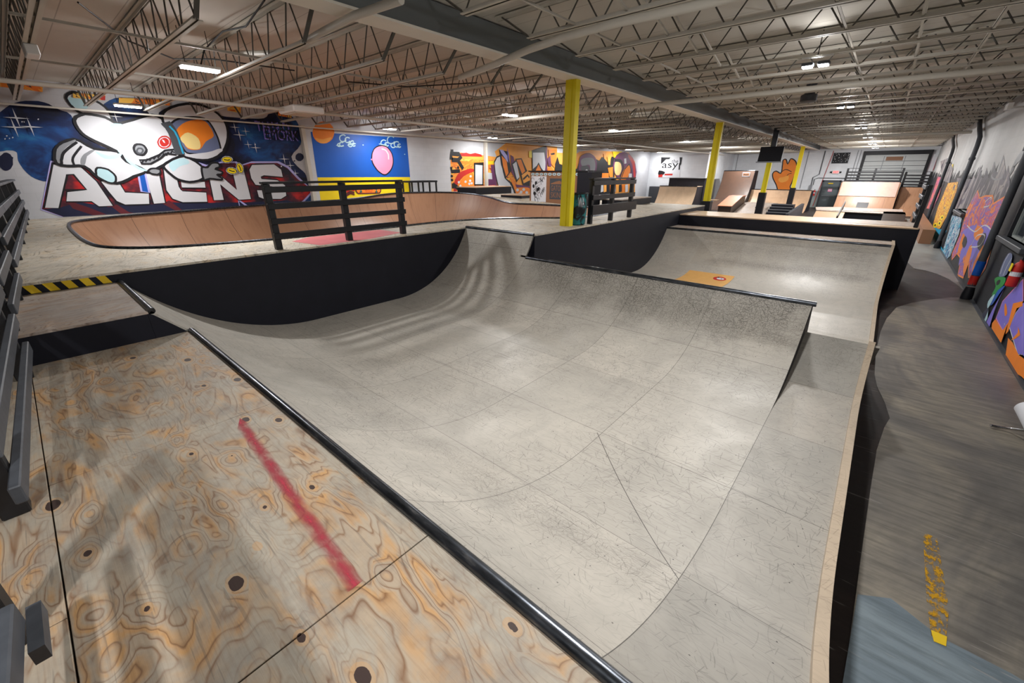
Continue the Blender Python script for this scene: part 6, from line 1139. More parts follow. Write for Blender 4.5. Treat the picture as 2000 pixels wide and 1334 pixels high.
mb_.stroke('maroon', [(9.86, 2.24), (9.87, 2.28), (9.89, 2.32), (9.92, 2.34), (9.96, 2.36), (10.01, 2.36), (10.06, 2.36), (10.08, 2.36), (10.1, 2.35), (10.18, 2.35), (10.37, 2.35), (10.62, 2.35), (10.81, 2.35), (10.9, 2.35), (10.92, 2.36), (10.94, 2.36), (10.99, 2.35), (11.03, 2.34), (11.07, 2.32), (11.09, 2.28), (11.09, 2.25), (11.09, 2.21), (11.08, 2.17), (11.05, 2.13), (11.02, 2.1), (11.0, 2.09), (10.97, 2.09), (10.87, 2.09), (10.64, 2.09), (10.35, 2.09), (10.12, 2.1), (10.02, 2.1), (9.98, 2.1), (9.95, 2.11), (9.91, 2.14), (9.88, 2.2)], 0.05, True)
mb_.poly('black', [(10.06, 2.31), (10.17, 2.31), (10.16, 2.26), (10.05, 2.26)])
mb_.poly('black', [(10.04, 2.19), (10.15, 2.2), (10.14, 2.14), (10.03, 2.13)])
mb_.poly('teal', [(10.09, 2.32), (10.14, 2.31), (10.11, 2.14), (10.06, 2.14)])
mb_.poly('black', [(10.82, 2.29), (10.94, 2.29), (10.93, 2.24), (10.81, 2.24)])
mb_.poly('black', [(10.8, 2.17), (10.92, 2.17), (10.91, 2.12), (10.79, 2.11)])
mb_.poly('teal', [(10.85, 2.3), (10.9, 2.3), (10.88, 2.11), (10.83, 2.11)])
mb_.text('red', 'SKATE', 10.29, 2.2, 0.39, 0.09, 1)
mb_.text('red', 'BOARDS', 10.32, 2.13, 0.32, 0.05, 1)
mb_.stroke('maroon', [(9.29, 2.32), (9.31, 2.3), (9.35, 2.28), (9.4, 2.27), (9.44, 2.26), (9.48, 2.28), (9.53, 2.3), (9.57, 2.33), (9.62, 2.35), (9.67, 2.34), (9.72, 2.32), (9.77, 2.3), (9.81, 2.29)], 0.06)
mb_.stroke('red', [(9.28, 2.25), (9.3, 2.23), (9.34, 2.21), (9.38, 2.19), (9.43, 2.19), (9.47, 2.2), (9.52, 2.23), (9.56, 2.26), (9.61, 2.28), (9.66, 2.27), (9.71, 2.25), (9.76, 2.23), (9.8, 2.21)], 0.06)
mb_.stroke('maroon', [(9.26, 2.16), (9.29, 2.15), (9.33, 2.13), (9.37, 2.11), (9.41, 2.1), (9.46, 2.12), (9.5, 2.15), (9.55, 2.18), (9.59, 2.19), (9.64, 2.18), (9.7, 2.16), (9.75, 2.14), (9.78, 2.13)], 0.06)
mb_.stroke('maroon', [(9.25, 2.09), (9.28, 2.07), (9.31, 2.05), (9.36, 2.04), (9.4, 2.03), (9.44, 2.05), (9.49, 2.07), (9.54, 2.1), (9.58, 2.12), (9.63, 2.11), (9.69, 2.09), (9.74, 2.07), (9.77, 2.05)], 0.06)
tag(mb_.build('mural'), 'blue and yellow mural with an orange sun and a pink balloon on the left wall', 'mural')
mo = Art(lambda a, b_, off: (XL + off, a, b_))
mo.poly('light_orange', [(15.39, 3.85), (16.14, 3.92), (17.74, 3.84), (18.91, 3.77), (18.75, 4.06), (19.81, 4.58), (22.74, 4.6), (24.88, 4.57), (24.91, 4.19), (27.32, 4.2), (27.72, 4.35), (29.26, 4.5), (35.48, 4.52), (36.85, 3.83), (37.59, 0.99), (31.1, 0.6), (22.88, 1.02), (19.78, 1.41), (17.17, 1.79), (15.35, 1.97)])
mo.poly('spray_orange', [(15.41, 3.61), (17.73, 3.61), (18.91, 3.58), (20.74, 2.98), (20.75, 1.61), (15.5, 1.99)])
mo.poly('red', [(15.85, 3.86), (16.55, 3.93), (16.8, 3.87), (17.19, 3.94), (17.66, 3.87), (17.74, 3.76), (15.84, 3.74)])
mo.poly('orange', [(15.4, 3.54), (17.73, 3.48), (18.91, 3.55), (18.9, 3.36), (15.39, 3.37)])
mo.poly('yellow', [(17.89, 3.53), (18.91, 3.58), (18.64, 3.41), (17.97, 3.35)])
mo.poly('red', [(15.5, 1.97), (15.49, 2.1), (15.51, 2.29), (15.57, 2.47), (15.66, 2.64), (15.77, 2.79), (15.93, 2.92), (16.14, 3.02), (16.39, 3.08), (16.61, 3.13), (16.78, 3.15), (16.91, 3.15), (17.0, 3.13), (17.05, 3.09), (17.06, 3.04), (16.99, 2.98), (16.8, 2.92), (16.53, 2.86), (16.29, 2.77), (16.1, 2.65), (15.94, 2.51), (15.82, 2.37), (15.76, 2.22), (15.74, 2.06), (15.72, 1.96), (15.64, 1.91), (15.55, 1.91)])
mo.poly('orange', [(15.75, 1.98), (15.7, 2.1), (15.78, 2.26), (15.89, 2.42), (16.02, 2.55), (16.18, 2.67), (16.36, 2.77), (16.58, 2.87), (16.81, 2.95), (16.99, 2.92), (17.05, 2.73), (17.05, 2.43), (17.03, 2.18), (17.02, 2.05), (16.99, 1.97), (16.86, 1.92), (16.5, 1.9), (16.06, 1.92)])
mo.poly('white', [(15.98, 2.47), (15.97, 2.45), (15.96, 2.43), (15.94, 2.42), (15.92, 2.41), (15.89, 2.41), (15.87, 2.41), (15.85, 2.42), (15.83, 2.43), (15.82, 2.45), (15.82, 2.47), (15.82, 2.49), (15.83, 2.51), (15.85, 2.52), (15.88, 2.53), (15.9, 2.53), (15.93, 2.53), (15.95, 2.52), (15.97, 2.5), (15.98, 2.49)])
mo.poly('white', [(16.08, 2.28), (16.07, 2.27), (16.06, 2.25), (16.04, 2.24), (16.02, 2.23), (15.99, 2.22), (15.97, 2.23), (15.94, 2.24), (15.93, 2.25), (15.92, 2.27), (15.91, 2.29), (15.92, 2.31), (15.93, 2.32), (15.95, 2.34), (15.97, 2.35), (16.0, 2.35), (16.03, 2.34), (16.05, 2.34), (16.06, 2.32), (16.08, 2.3)])
mo.poly('white', [(16.82, 2.53), (16.81, 2.51), (16.8, 2.5), (16.78, 2.48), (16.76, 2.47), (16.73, 2.47), (16.7, 2.47), (16.68, 2.48), (16.66, 2.5), (16.65, 2.52), (16.65, 2.54), (16.65, 2.55), (16.67, 2.57), (16.69, 2.59), (16.71, 2.59), (16.74, 2.6), (16.76, 2.59), (16.79, 2.58), (16.8, 2.57), (16.81, 2.55)])
mo.poly('white', [(16.93, 2.4), (16.92, 2.38), (16.91, 2.36), (16.89, 2.35), (16.87, 2.34), (16.84, 2.34), (16.81, 2.34), (16.79, 2.35), (16.77, 2.36), (16.76, 2.38), (16.76, 2.4), (16.76, 2.42), (16.77, 2.44), (16.79, 2.45), (16.82, 2.46), (16.85, 2.46), (16.87, 2.46), (16.9, 2.45), (16.91, 2.44), (16.93, 2.42)])
mo.poly('white', [(16.75, 2.38), (16.74, 2.36), (16.73, 2.34), (16.71, 2.33), (16.69, 2.32), (16.66, 2.31), (16.63, 2.32), (16.61, 2.33), (16.59, 2.34), (16.58, 2.36), (16.58, 2.38), (16.58, 2.4), (16.6, 2.42), (16.61, 2.43), (16.64, 2.44), (16.67, 2.44), (16.69, 2.44), (16.71, 2.43), (16.73, 2.41), (16.74, 2.4)])
mo.poly('white', [(16.87, 2.76), (16.86, 2.74), (16.85, 2.72), (16.83, 2.71), (16.81, 2.7), (16.78, 2.7), (16.75, 2.7), (16.73, 2.71), (16.71, 2.72), (16.7, 2.74), (16.7, 2.76), (16.7, 2.78), (16.72, 2.8), (16.74, 2.81), (16.76, 2.82), (16.79, 2.82), (16.81, 2.82), (16.84, 2.81), (16.85, 2.79), (16.87, 2.78)])
mo.poly('white', [(16.47, 2.49), (16.46, 2.47), (16.45, 2.45), (16.43, 2.44), (16.41, 2.43), (16.38, 2.42), (16.36, 2.43), (16.33, 2.44), (16.31, 2.45), (16.3, 2.47), (16.3, 2.49), (16.31, 2.51), (16.32, 2.52), (16.34, 2.54), (16.36, 2.55), (16.39, 2.55), (16.41, 2.55), (16.44, 2.54), (16.45, 2.52), (16.47, 2.5)])
mo.poly('black', [(15.49, 2.78), (15.49, 2.75), (15.47, 2.73), (15.45, 2.72), (15.43, 2.71), (15.41, 2.71), (15.38, 2.71), (15.36, 2.72), (15.35, 2.74), (15.34, 2.76), (15.33, 2.78), (15.34, 2.8), (15.35, 2.82), (15.37, 2.83), (15.39, 2.84), (15.42, 2.85), (15.44, 2.84), (15.46, 2.83), (15.48, 2.82), (15.49, 2.8)])
mo.poly('black', [(15.49, 2.59), (15.49, 2.56), (15.47, 2.54), (15.45, 2.53), (15.43, 2.52), (15.41, 2.52), (15.38, 2.52), (15.36, 2.53), (15.35, 2.55), (15.34, 2.57), (15.33, 2.59), (15.34, 2.61), (15.35, 2.63), (15.37, 2.64), (15.39, 2.65), (15.42, 2.66), (15.44, 2.65), (15.46, 2.64), (15.48, 2.63), (15.49, 2.61)])
mo.poly('black', [(15.97, 3.19), (15.96, 3.17), (15.95, 3.15), (15.93, 3.13), (15.91, 3.12), (15.88, 3.12), (15.86, 3.12), (15.84, 3.13), (15.82, 3.15), (15.81, 3.17), (15.81, 3.19), (15.81, 3.21), (15.83, 3.23), (15.84, 3.25), (15.87, 3.26), (15.89, 3.26), (15.92, 3.26), (15.94, 3.25), (15.95, 3.23), (15.96, 3.21)])
mo.poly('black', [(16.33, 2.16), (16.33, 2.14), (16.32, 2.12), (16.3, 2.1), (16.27, 2.09), (16.25, 2.09), (16.22, 2.09), (16.2, 2.1), (16.18, 2.12), (16.17, 2.14), (16.17, 2.16), (16.17, 2.19), (16.19, 2.21), (16.21, 2.22), (16.23, 2.23), (16.26, 2.23), (16.28, 2.23), (16.3, 2.22), (16.32, 2.2), (16.33, 2.18)])
mo.stroke('black', [(15.44, 3.56), (15.46, 3.85), (15.99, 3.84), (16.12, 3.7), (15.9, 3.55), (15.47, 3.56)], 0.22)
mo.stroke('black', [(15.9, 3.55), (16.24, 3.13)], 0.2)
mo.stroke('black', [(15.41, 3.22), (15.43, 3.0), (16.01, 3.03)], 0.18)
mo.stroke('black', [(15.45, 2.37), (16.31, 1.91)], 0.22)
mo.stroke('black', [(15.52, 4.05), (15.53, 3.85)], 0.18)
mo.stroke('black', [(15.46, 2.42), (15.45, 2.17)], 0.14)
mo.poly('black', [(17.05, 3.44), (17.81, 3.48), (17.76, 2.28), (17.03, 2.29)])
mo.poly('white', [(17.16, 3.35), (17.72, 3.32), (17.67, 2.34), (17.1, 2.35)])
mo.poly('purple', [(18.39, 3.35), (18.73, 3.36), (18.88, 2.2), (18.35, 2.21), (17.93, 2.27), (17.94, 2.6), (18.45, 2.59)])
mo.poly('white', [(18.16, 2.95), (18.46, 2.92), (18.49, 2.59), (18.13, 2.61)])
mo.poly('orange', [(17.95, 3.35), (18.39, 3.35), (18.14, 2.98), (18.11, 2.63), (17.93, 2.65)])
mo.poly('red', [(17.03, 2.24), (18.7, 2.29), (18.87, 2.03), (17.18, 2.1)])
mo.poly('black', [(18.65, 3.52), (18.88, 3.8), (19.17, 3.88), (19.32, 3.72), (19.43, 3.42), (19.55, 3.02), (19.7, 2.64), (19.91, 2.52), (20.17, 2.4), (20.57, 1.96), (20.75, 1.55), (20.14, 1.58), (19.41, 1.78), (19.08, 2.01), (18.88, 2.37), (18.7, 2.96)])
mo.poly('white', [(18.71, 3.47), (18.92, 3.73), (19.17, 3.81), (19.25, 3.66), (19.3, 3.37), (19.41, 2.99), (19.56, 2.64), (19.78, 2.49), (20.02, 2.35), (20.35, 1.94), (20.48, 1.6), (19.99, 1.62), (19.41, 1.81), (19.14, 2.03), (18.97, 2.36), (18.78, 2.93)])
mo.poly('black', [(19.09, 4.17), (19.89, 4.09), (20.17, 3.04), (19.65, 2.61), (19.25, 3.37)])
mo.poly('orange', [(19.31, 3.86), (19.75, 3.59), (19.91, 2.92), (19.7, 2.74), (19.43, 3.31)])
mo.poly('lavender', [(19.14, 4.17), (19.44, 4.16), (19.8, 3.87), (19.89, 3.48), (19.31, 3.97)])
mo.poly('violet', [(19.8, 4.31), (19.94, 3.98), (20.03, 3.43), (19.85, 3.82)])
mo.poly('purple', [(20.08, 3.93), (20.36, 3.83), (20.74, 2.98), (20.55, 2.57), (20.17, 2.98)])
mo.poly('black', [(20.17, 3.43), (20.64, 3.67), (20.94, 2.63), (20.65, 2.39)])
mo.poly('white', [(20.31, 3.41), (20.64, 3.58), (20.94, 2.69), (20.7, 2.54)])
mo.poly('black', [(20.55, 3.72), (21.13, 3.76), (21.75, 2.98), (22.19, 2.06), (21.35, 2.08)])
mo.poly('orange', [(20.64, 3.67), (21.08, 3.7), (21.49, 3.04), (21.19, 2.86)])
mo.poly('light_orange', [(21.14, 2.8), (21.85, 3.1), (22.18, 2.55), (21.35, 2.32)])
mo.stroke('black', [(21.3, 2.56), (21.75, 2.8), (21.91, 2.65)], 0.12)
mo.poly('orange', [(20.03, 2.69), (20.26, 2.58), (20.95, 1.73), (20.75, 1.52)])
mo.poly('purple', [(20.55, 2.28), (22.19, 2.12), (22.19, 1.94), (20.65, 2.1)])
mo.poly('orange', [(20.6, 2.04), (20.92, 2.09), (21.39, 2.09), (21.77, 2.07), (21.95, 2.01), (22.04, 1.91), (22.04, 1.82), (21.95, 1.75), (21.78, 1.69), (21.57, 1.65), (21.29, 1.63), (20.99, 1.63), (20.75, 1.68), (20.61, 1.79), (20.53, 1.93)])
mo.poly('white', [(20.89, 1.94), (20.88, 1.92), (20.86, 1.89), (20.83, 1.88), (20.8, 1.87), (20.75, 1.86), (20.71, 1.87), (20.67, 1.88), (20.64, 1.9), (20.62, 1.92), (20.61, 1.95), (20.62, 1.98), (20.64, 2.0), (20.67, 2.02), (20.71, 2.03), (20.75, 2.03), (20.79, 2.03), (20.83, 2.01), (20.86, 1.99), (20.88, 1.97)])
mo.poly('white', [(21.25, 1.81), (21.24, 1.78), (21.22, 1.76), (21.19, 1.74), (21.15, 1.73), (21.1, 1.73), (21.06, 1.74), (21.02, 1.75), (20.99, 1.77), (20.97, 1.79), (20.96, 1.82), (20.97, 1.85), (20.99, 1.87), (21.02, 1.89), (21.06, 1.9), (21.1, 1.9), (21.15, 1.89), (21.19, 1.88), (21.22, 1.86), (21.24, 1.84)])
mo.poly('white', [(21.5, 1.96), (21.49, 1.93), (21.47, 1.91), (21.44, 1.89), (21.4, 1.88), (21.36, 1.87), (21.31, 1.88), (21.27, 1.89), (21.24, 1.91), (21.22, 1.94), (21.21, 1.96), (21.22, 1.99), (21.24, 2.01), (21.27, 2.03), (21.31, 2.04), (21.35, 2.05), (21.4, 2.04), (21.44, 2.03), (21.47, 2.01), (21.49, 1.98)])
mo.poly('white', [(21.09, 1.69), (21.09, 1.67), (21.07, 1.64), (21.04, 1.63), (21.0, 1.62), (20.95, 1.61), (20.91, 1.62), (20.87, 1.63), (20.84, 1.65), (20.82, 1.68), (20.81, 1.7), (20.82, 1.73), (20.84, 1.75), (20.87, 1.77), (20.91, 1.78), (20.95, 1.78), (21.0, 1.78), (21.04, 1.76), (21.07, 1.74), (21.09, 1.72)])
mo.poly('white', [(21.82, 1.76), (21.81, 1.74), (21.79, 1.71), (21.76, 1.69), (21.72, 1.68), (21.67, 1.68), (21.63, 1.69), (21.59, 1.7), (21.55, 1.72), (21.53, 1.74), (21.52, 1.77), (21.53, 1.8), (21.55, 1.82), (21.58, 1.84), (21.62, 1.85), (21.67, 1.85), (21.71, 1.85), (21.75, 1.83), (21.79, 1.81), (21.81, 1.79)])
mo.poly('yellow', [(21.82, 4.18), (22.11, 4.22), (22.14, 3.81), (21.85, 3.81)])
mo.poly('black', [(22.11, 4.22), (23.67, 4.58), (23.76, 2.92), (22.22, 2.92)])
mo.poly('white', [(22.23, 4.11), (23.41, 4.15), (23.62, 3.48), (23.53, 2.95), (22.84, 3.44), (22.26, 3.16)])
mo.poly('orange', [(22.48, 2.98), (22.84, 3.47), (23.25, 2.95)])
mo.stroke('black', [(22.38, 2.95), (22.84, 3.5), (23.31, 2.95)], 0.12)
mo.poly('purple', [(23.57, 4.45), (23.73, 4.46), (23.82, 2.95), (23.59, 2.95)])
mo.poly('orange', [(23.85, 4.34), (24.78, 4.38), (24.83, 3.69), (24.62, 3.24), (24.01, 3.61)])
mo.poly('black', [(24.09, 4.11), (24.58, 4.18), (24.59, 4.06), (24.22, 4.02)])
mo.poly('orange', [(23.76, 2.95), (23.77, 3.04), (23.9, 3.17), (24.03, 3.27), (24.15, 3.29), (24.28, 3.28), (24.38, 3.24), (24.48, 3.15), (24.55, 3.03), (24.52, 2.95), (24.29, 2.92), (23.97, 2.92)])
mo.poly('purple', [(23.77, 3.79), (24.1, 3.98), (24.26, 3.3), (23.91, 3.36)])
mo.poly('black', [(24.84, 0.92), (24.66, 3.49), (24.93, 3.94), (25.2, 3.5), (27.44, 3.19), (27.77, 3.88), (29.94, 3.92), (30.59, 3.79), (31.01, 4.09), (32.27, 3.52), (32.49, 4.13), (33.01, 4.14), (33.56, 0.48)])
mo.poly('black', [(27.74, 2.98), (27.67, 3.6), (28.14, 3.61), (28.22, 2.99)])
mo.poly('black', [(28.3, 2.99), (28.21, 3.75), (28.69, 3.76), (28.79, 2.99)])
mo.poly('black', [(28.88, 2.99), (28.76, 3.9), (29.26, 3.91), (29.39, 2.99)])
mo.poly('black', [(30.4, 2.99), (30.3, 3.64), (30.83, 3.65), (30.94, 2.99)])
mo.poly('black', [(31.36, 2.99), (31.25, 3.66), (31.8, 3.67), (31.93, 2.99)])
mo.poly('light_orange', [(31.13, 4.31), (32.29, 4.31), (32.35, 3.52), (32.01, 3.52), (31.74, 4.11), (31.28, 3.95)])
mo.poly('yellow', [(32.5, 4.52), (34.17, 4.56), (33.87, 4.24), (32.85, 4.06)])
mo.poly('purple', [(27.7, 3.88), (27.8, 4.02), (27.96, 4.1), (28.16, 4.16), (28.4, 4.23), (28.69, 4.28), (29.0, 4.29), (29.32, 4.23), (29.66, 4.13), (29.93, 4.0), (30.12, 3.81), (30.23, 3.59), (30.26, 3.35), (30.19, 3.08), (30.03, 2.81), (29.83, 2.62), (29.62, 2.58), (29.38, 2.63), (29.07, 2.7), (28.61, 2.76), (28.1, 2.84), (27.74, 2.98), (27.62, 3.26), (27.63, 3.6)])
mo.poly('grey', [(27.92, 3.81), (28.12, 3.89), (28.43, 3.94), (28.75, 3.97), (29.06, 3.98), (29.38, 3.97), (29.64, 3.92), (29.83, 3.79), (29.96, 3.61), (30.02, 3.42), (30.0, 3.21), (29.92, 2.98), (29.8, 2.84), (29.65, 2.82), (29.47, 2.88), (29.33, 2.99), (29.26, 3.15), (29.23, 3.35), (29.11, 3.48), (28.8, 3.48), (28.41, 3.41), (28.11, 3.4), (27.95, 3.51), (27.88, 3.68)])
mo.poly('dark_grey', [(27.91, 3.33), (28.18, 3.41), (28.62, 3.44), (28.97, 3.41), (29.15, 3.27), (29.23, 3.07), (29.19, 2.91), (28.96, 2.84), (28.61, 2.81), (28.32, 2.84), (28.09, 2.98), (27.92, 3.18)])
mo.stroke('white', [(28.47, 2.77), (28.51, 2.85), (28.56, 2.96), (28.63, 3.07), (28.72, 3.13), (28.82, 3.12), (28.94, 3.06), (29.07, 2.98), (29.19, 2.91), (29.29, 2.85), (29.38, 2.77), (29.47, 2.71), (29.52, 2.66)], 0.1)
mo.poly('purple', [(33.82, 4.47), (34.63, 4.54), (35.5, 4.44), (36.28, 4.13), (36.89, 3.66), (37.31, 2.99), (37.22, 2.4), (36.05, 2.2), (34.67, 2.26), (33.72, 2.56), (33.06, 2.99), (32.81, 3.46), (32.88, 3.91), (33.24, 4.25)])
mo.poly('red', [(35.52, 4.36), (35.84, 4.27), (36.27, 4.09), (36.65, 3.82), (36.9, 3.39), (37.1, 2.86), (37.2, 2.48), (37.17, 2.34), (37.04, 2.35), (36.89, 2.48), (36.73, 2.79), (36.54, 3.21), (36.31, 3.57), (35.98, 3.83), (35.61, 4.04), (35.37, 4.2), (35.31, 4.31), (35.36, 4.38)])
mo.poly('cream', [(33.09, 3.72), (33.33, 3.79), (33.68, 3.77), (33.99, 3.7), (34.18, 3.58), (34.31, 3.4), (34.37, 3.23), (34.32, 3.05), (34.18, 2.86), (34.01, 2.75), (33.76, 2.73), (33.47, 2.78), (33.25, 2.91), (33.12, 3.17), (33.04, 3.49)])
mo.stroke('black', [(32.97, 3.88), (33.19, 3.88), (33.52, 3.88), (33.87, 3.87), (34.14, 3.82), (34.34, 3.71), (34.49, 3.56), (34.6, 3.4), (34.64, 3.23), (34.6, 3.06), (34.47, 2.87), (34.32, 2.7), (34.23, 2.59)], 0.22)
mo.poly('orange', [(34.35, 2.43), (34.39, 2.65), (34.6, 2.97), (34.83, 3.23), (35.08, 3.41), (35.37, 3.53), (35.62, 3.56), (35.82, 3.47), (35.98, 3.28), (36.03, 3.07), (35.92, 2.84), (35.68, 2.59), (35.4, 2.41), (35.02, 2.34), (34.6, 2.34)])
mo.stroke('black', [(34.44, 2.47), (34.93, 3.23), (35.7, 3.64), (36.35, 2.99), (36.6, 2.4)], 0.12)
mo.poly('white', [(34.65, 4.03), (35.02, 4.07), (35.15, 3.68), (34.78, 3.63)])
mo.poly('white', [(35.79, 2.87), (36.38, 2.87), (36.48, 2.49), (35.88, 2.49)])
mo.poly('orange', [(31.05, 2.91), (32.21, 2.91), (32.29, 2.49), (31.12, 2.5)])
mo.poly('orange', [(31.97, 3.29), (32.81, 3.38), (32.96, 2.6), (32.44, 2.6)])
mo.poly('red', [(28.45, 2.38), (29.72, 2.36), (29.74, 2.18), (28.47, 2.2)])
mo.poly('light_orange', [(29.28, 2.26), (29.73, 2.25), (29.71, 1.88), (29.33, 1.89)])
mo.poly('orange', [(30.55, 2.05), (30.96, 2.08), (31.05, 1.54), (30.63, 1.49)])
mo.poly('white', [(31.03, 2.04), (31.45, 2.07), (31.55, 1.53), (31.12, 1.48)])
mo.poly('light_orange', [(31.53, 2.03), (31.96, 2.06), (32.06, 1.51), (31.62, 1.46)])
mo.poly('black', [(32.03, 2.02), (32.47, 2.05), (32.58, 1.5), (32.14, 1.45)])
mo.poly('orange', [(32.55, 2.01), (33.0, 2.04), (33.11, 1.48), (32.66, 1.43)])
mo.poly('white', [(33.08, 2.0), (33.54, 2.03), (33.65, 1.46), (33.19, 1.41)])
mo.poly('light_orange', [(33.62, 1.99), (34.09, 2.02), (34.21, 1.45), (33.74, 1.39)])
mo.poly('black', [(34.17, 1.98), (34.65, 2.01), (34.78, 1.43), (34.3, 1.38)])
mo.poly('orange', [(34.74, 1.97), (35.23, 2.0), (35.36, 1.41), (34.87, 1.36)])
mo.poly('white', [(35.31, 1.96), (35.82, 1.99), (35.96, 1.39), (35.46, 1.34)])
mo.poly('light_orange', [(35.91, 1.95), (36.42, 1.98), (36.57, 1.37), (36.06, 1.32)])
mo.poly('black', [(36.51, 1.93), (37.04, 1.97), (37.2, 1.35), (36.67, 1.3)])
mo.stroke('yellow', [(28.52, 1.84), (28.64, 1.82), (28.82, 1.8), (29.02, 1.78), (29.2, 1.75), (29.37, 1.71), (29.55, 1.66), (29.67, 1.62), (29.68, 1.58), (29.48, 1.56), (29.14, 1.55), (28.79, 1.55), (28.55, 1.55)], 0.2)
mo.poly('yellow', [(29.09, 1.45), (29.86, 1.39), (30.07, 1.04), (29.44, 1.07)])
tag(mo.build('mural'), 'long orange and black graffiti mural on the left wall, behind the yellow column', 'mural')
bn = Art(lambda a, b_, off: (a, 40.0 - .02 - off, b_))
bn.poly('white', [(-16.5, 4.27), (-14.55, 4.23), (-14.55, 2.5), (-16.49, 2.52)])
bn.poly('black', [(-16.46, 4.24), (-15.59, 4.22), (-15.68, 4.07), (-15.99, 4.05), (-16.24, 3.8), (-16.41, 3.67)])
bn.poly('black', [(-14.78, 4.21), (-14.54, 4.2), (-14.55, 3.63), (-14.71, 3.38), (-14.71, 3.88)])
bn.poly('black', [(-16.52, 3.13), (-16.21, 3.1), (-15.92, 2.99), (-15.95, 2.86), (-16.1, 2.73), (-16.3, 2.65), (-16.49, 2.66), (-16.57, 2.9)])
bn.poly('red', [(-16.5, 2.76), (-16.11, 2.8), (-16.12, 2.57), (-16.5, 2.54)])
bn.poly('red', [(-15.93, 2.84), (-15.19, 2.86), (-15.2, 2.71), (-15.94, 2.71)])
bn.text('black', 'the', -15.44, 3.74, 0.59, 0.32, 1)
bn.text('black', 'asy', -16.28, 3.15, 1.48, 0.58, 1)
bn.stroke('black', [(-14.69, 3.73), (-14.66, 3.18)], 0.12)
tag(bn.build('banner'), 'black and white banner with bold lettering on the inner wall', 'banner')
og = Art(lambda a, b_, off: (a, YF - .012 - off, b_))
og.poly('orange', [(-7.78, 1.26), (-7.96, 1.42), (-8.06, 1.65), (-8.17, 1.87), (-8.3, 2.06), (-8.43, 2.24), (-8.54, 2.41), (-8.62, 2.58), (-8.67, 2.75), (-8.67, 2.88), (-8.63, 2.98), (-8.54, 3.06), (-8.43, 3.08), (-8.29, 3.02), (-8.12, 2.91), (-8.01, 2.88), (-7.98, 3.03), (-7.99, 3.26), (-8.02, 3.48), (-8.04, 3.68), (-8.07, 3.87), (-8.07, 4.01), (-8.01, 4.08), (-7.92, 4.1), (-7.84, 4.07), (-7.76, 3.94), (-7.69, 3.76), (-7.63, 3.67), (-7.58, 3.79), (-7.55, 3.99), (-7.48, 4.13), (-7.36, 4.12), (-7.21, 4.04), (-7.08, 3.93), (-6.98, 3.79), (-6.91, 3.63), (-6.85, 3.47), (-6.82, 3.32), (-6.81, 3.17), (-6.81, 3.02), (-6.83, 2.86), (-6.86, 2.71), (-6.89, 2.55), (-6.91, 2.38), (-6.93, 2.19), (-6.95, 2.02), (-6.98, 1.9), (-7.0, 1.8), (-7.0, 1.69), (-6.9, 1.54), (-6.78, 1.39), (-6.79, 1.29), (-7.05, 1.23), (-7.45, 1.21)])
og.stroke('black', [(-7.78, 1.26), (-7.96, 1.42), (-8.06, 1.65), (-8.17, 1.87), (-8.3, 2.06), (-8.43, 2.24), (-8.54, 2.41), (-8.62, 2.58), (-8.67, 2.75), (-8.67, 2.88), (-8.63, 2.98), (-8.54, 3.06), (-8.43, 3.08), (-8.29, 3.02), (-8.12, 2.91), (-8.01, 2.88), (-7.98, 3.03), (-7.99, 3.26), (-8.02, 3.48), (-8.04, 3.68), (-8.07, 3.87), (-8.07, 4.01), (-8.01, 4.08), (-7.92, 4.1), (-7.84, 4.07), (-7.76, 3.94), (-7.69, 3.76), (-7.63, 3.67), (-7.58, 3.79), (-7.55, 3.99), (-7.48, 4.13), (-7.36, 4.12), (-7.21, 4.04), (-7.08, 3.93), (-6.98, 3.79), (-6.91, 3.63), (-6.85, 3.47), (-6.82, 3.32), (-6.81, 3.17), (-6.81, 3.02), (-6.83, 2.86), (-6.86, 2.71), (-6.89, 2.55), (-6.91, 2.38), (-6.93, 2.19), (-6.95, 2.02), (-6.98, 1.9), (-7.0, 1.8), (-7.0, 1.69), (-6.9, 1.54), (-6.78, 1.39), (-6.79, 1.29), (-7.05, 1.23), (-7.45, 1.21)], 0.09, True)
og.stroke('black', [(-8.07, 2.88), (-8.01, 2.96), (-7.92, 3.06), (-7.82, 3.16), (-7.71, 3.22), (-7.57, 3.2), (-7.42, 3.14), (-7.27, 3.06), (-7.17, 3.02)], 0.06)
og.stroke('black', [(-7.55, 2.48), (-7.52, 2.55), (-7.48, 2.65), (-7.43, 2.75), (-7.37, 2.82), (-7.32, 2.85), (-7.25, 2.87), (-7.19, 2.88), (-7.14, 2.88)], 0.05)
og.poly('light_orange', [(-8.05, 2.48), (-7.97, 2.52), (-7.87, 2.53), (-7.75, 2.55), (-7.61, 2.61), (-7.46, 2.68), (-7.35, 2.69), (-7.29, 2.58), (-7.28, 2.42), (-7.32, 2.29), (-7.42, 2.19), (-7.57, 2.12), (-7.71, 2.08), (-7.84, 2.09), (-7.96, 2.14), (-8.05, 2.21), (-8.09, 2.3), (-8.08, 2.4)])
tag(og.build('mural'), 'plain orange flame-like shape painted on the far wall between two yellow columns', 'mural')
mr = Art(lambda a, b_, off: (XR - off, a, b_))
mr.poly('spray_grey', [(25.49, 2.65), (22.87, 2.12), (24.06, 2.12), (26.44, 2.03), (25.03, 2.03)])
mr.poly('spray_grey', [(23.95, 2.94), (21.84, 2.41), (21.95, 2.2), (23.88, 2.13), (23.53, 2.37)])
mr.poly('spray_grey', [(23.09, 3.2), (21.08, 2.67), (20.58, 2.25), (22.25, 2.19), (22.69, 2.65)])
mr.poly('spray_grey', [(21.38, 3.1), (19.54, 2.62), (19.39, 2.29), (20.84, 2.24), (21.02, 2.59)])
mr.poly('spray_grey', [(20.37, 3.27), (18.71, 2.81), (18.15, 2.34), (19.39, 2.29), (20.04, 2.8)])
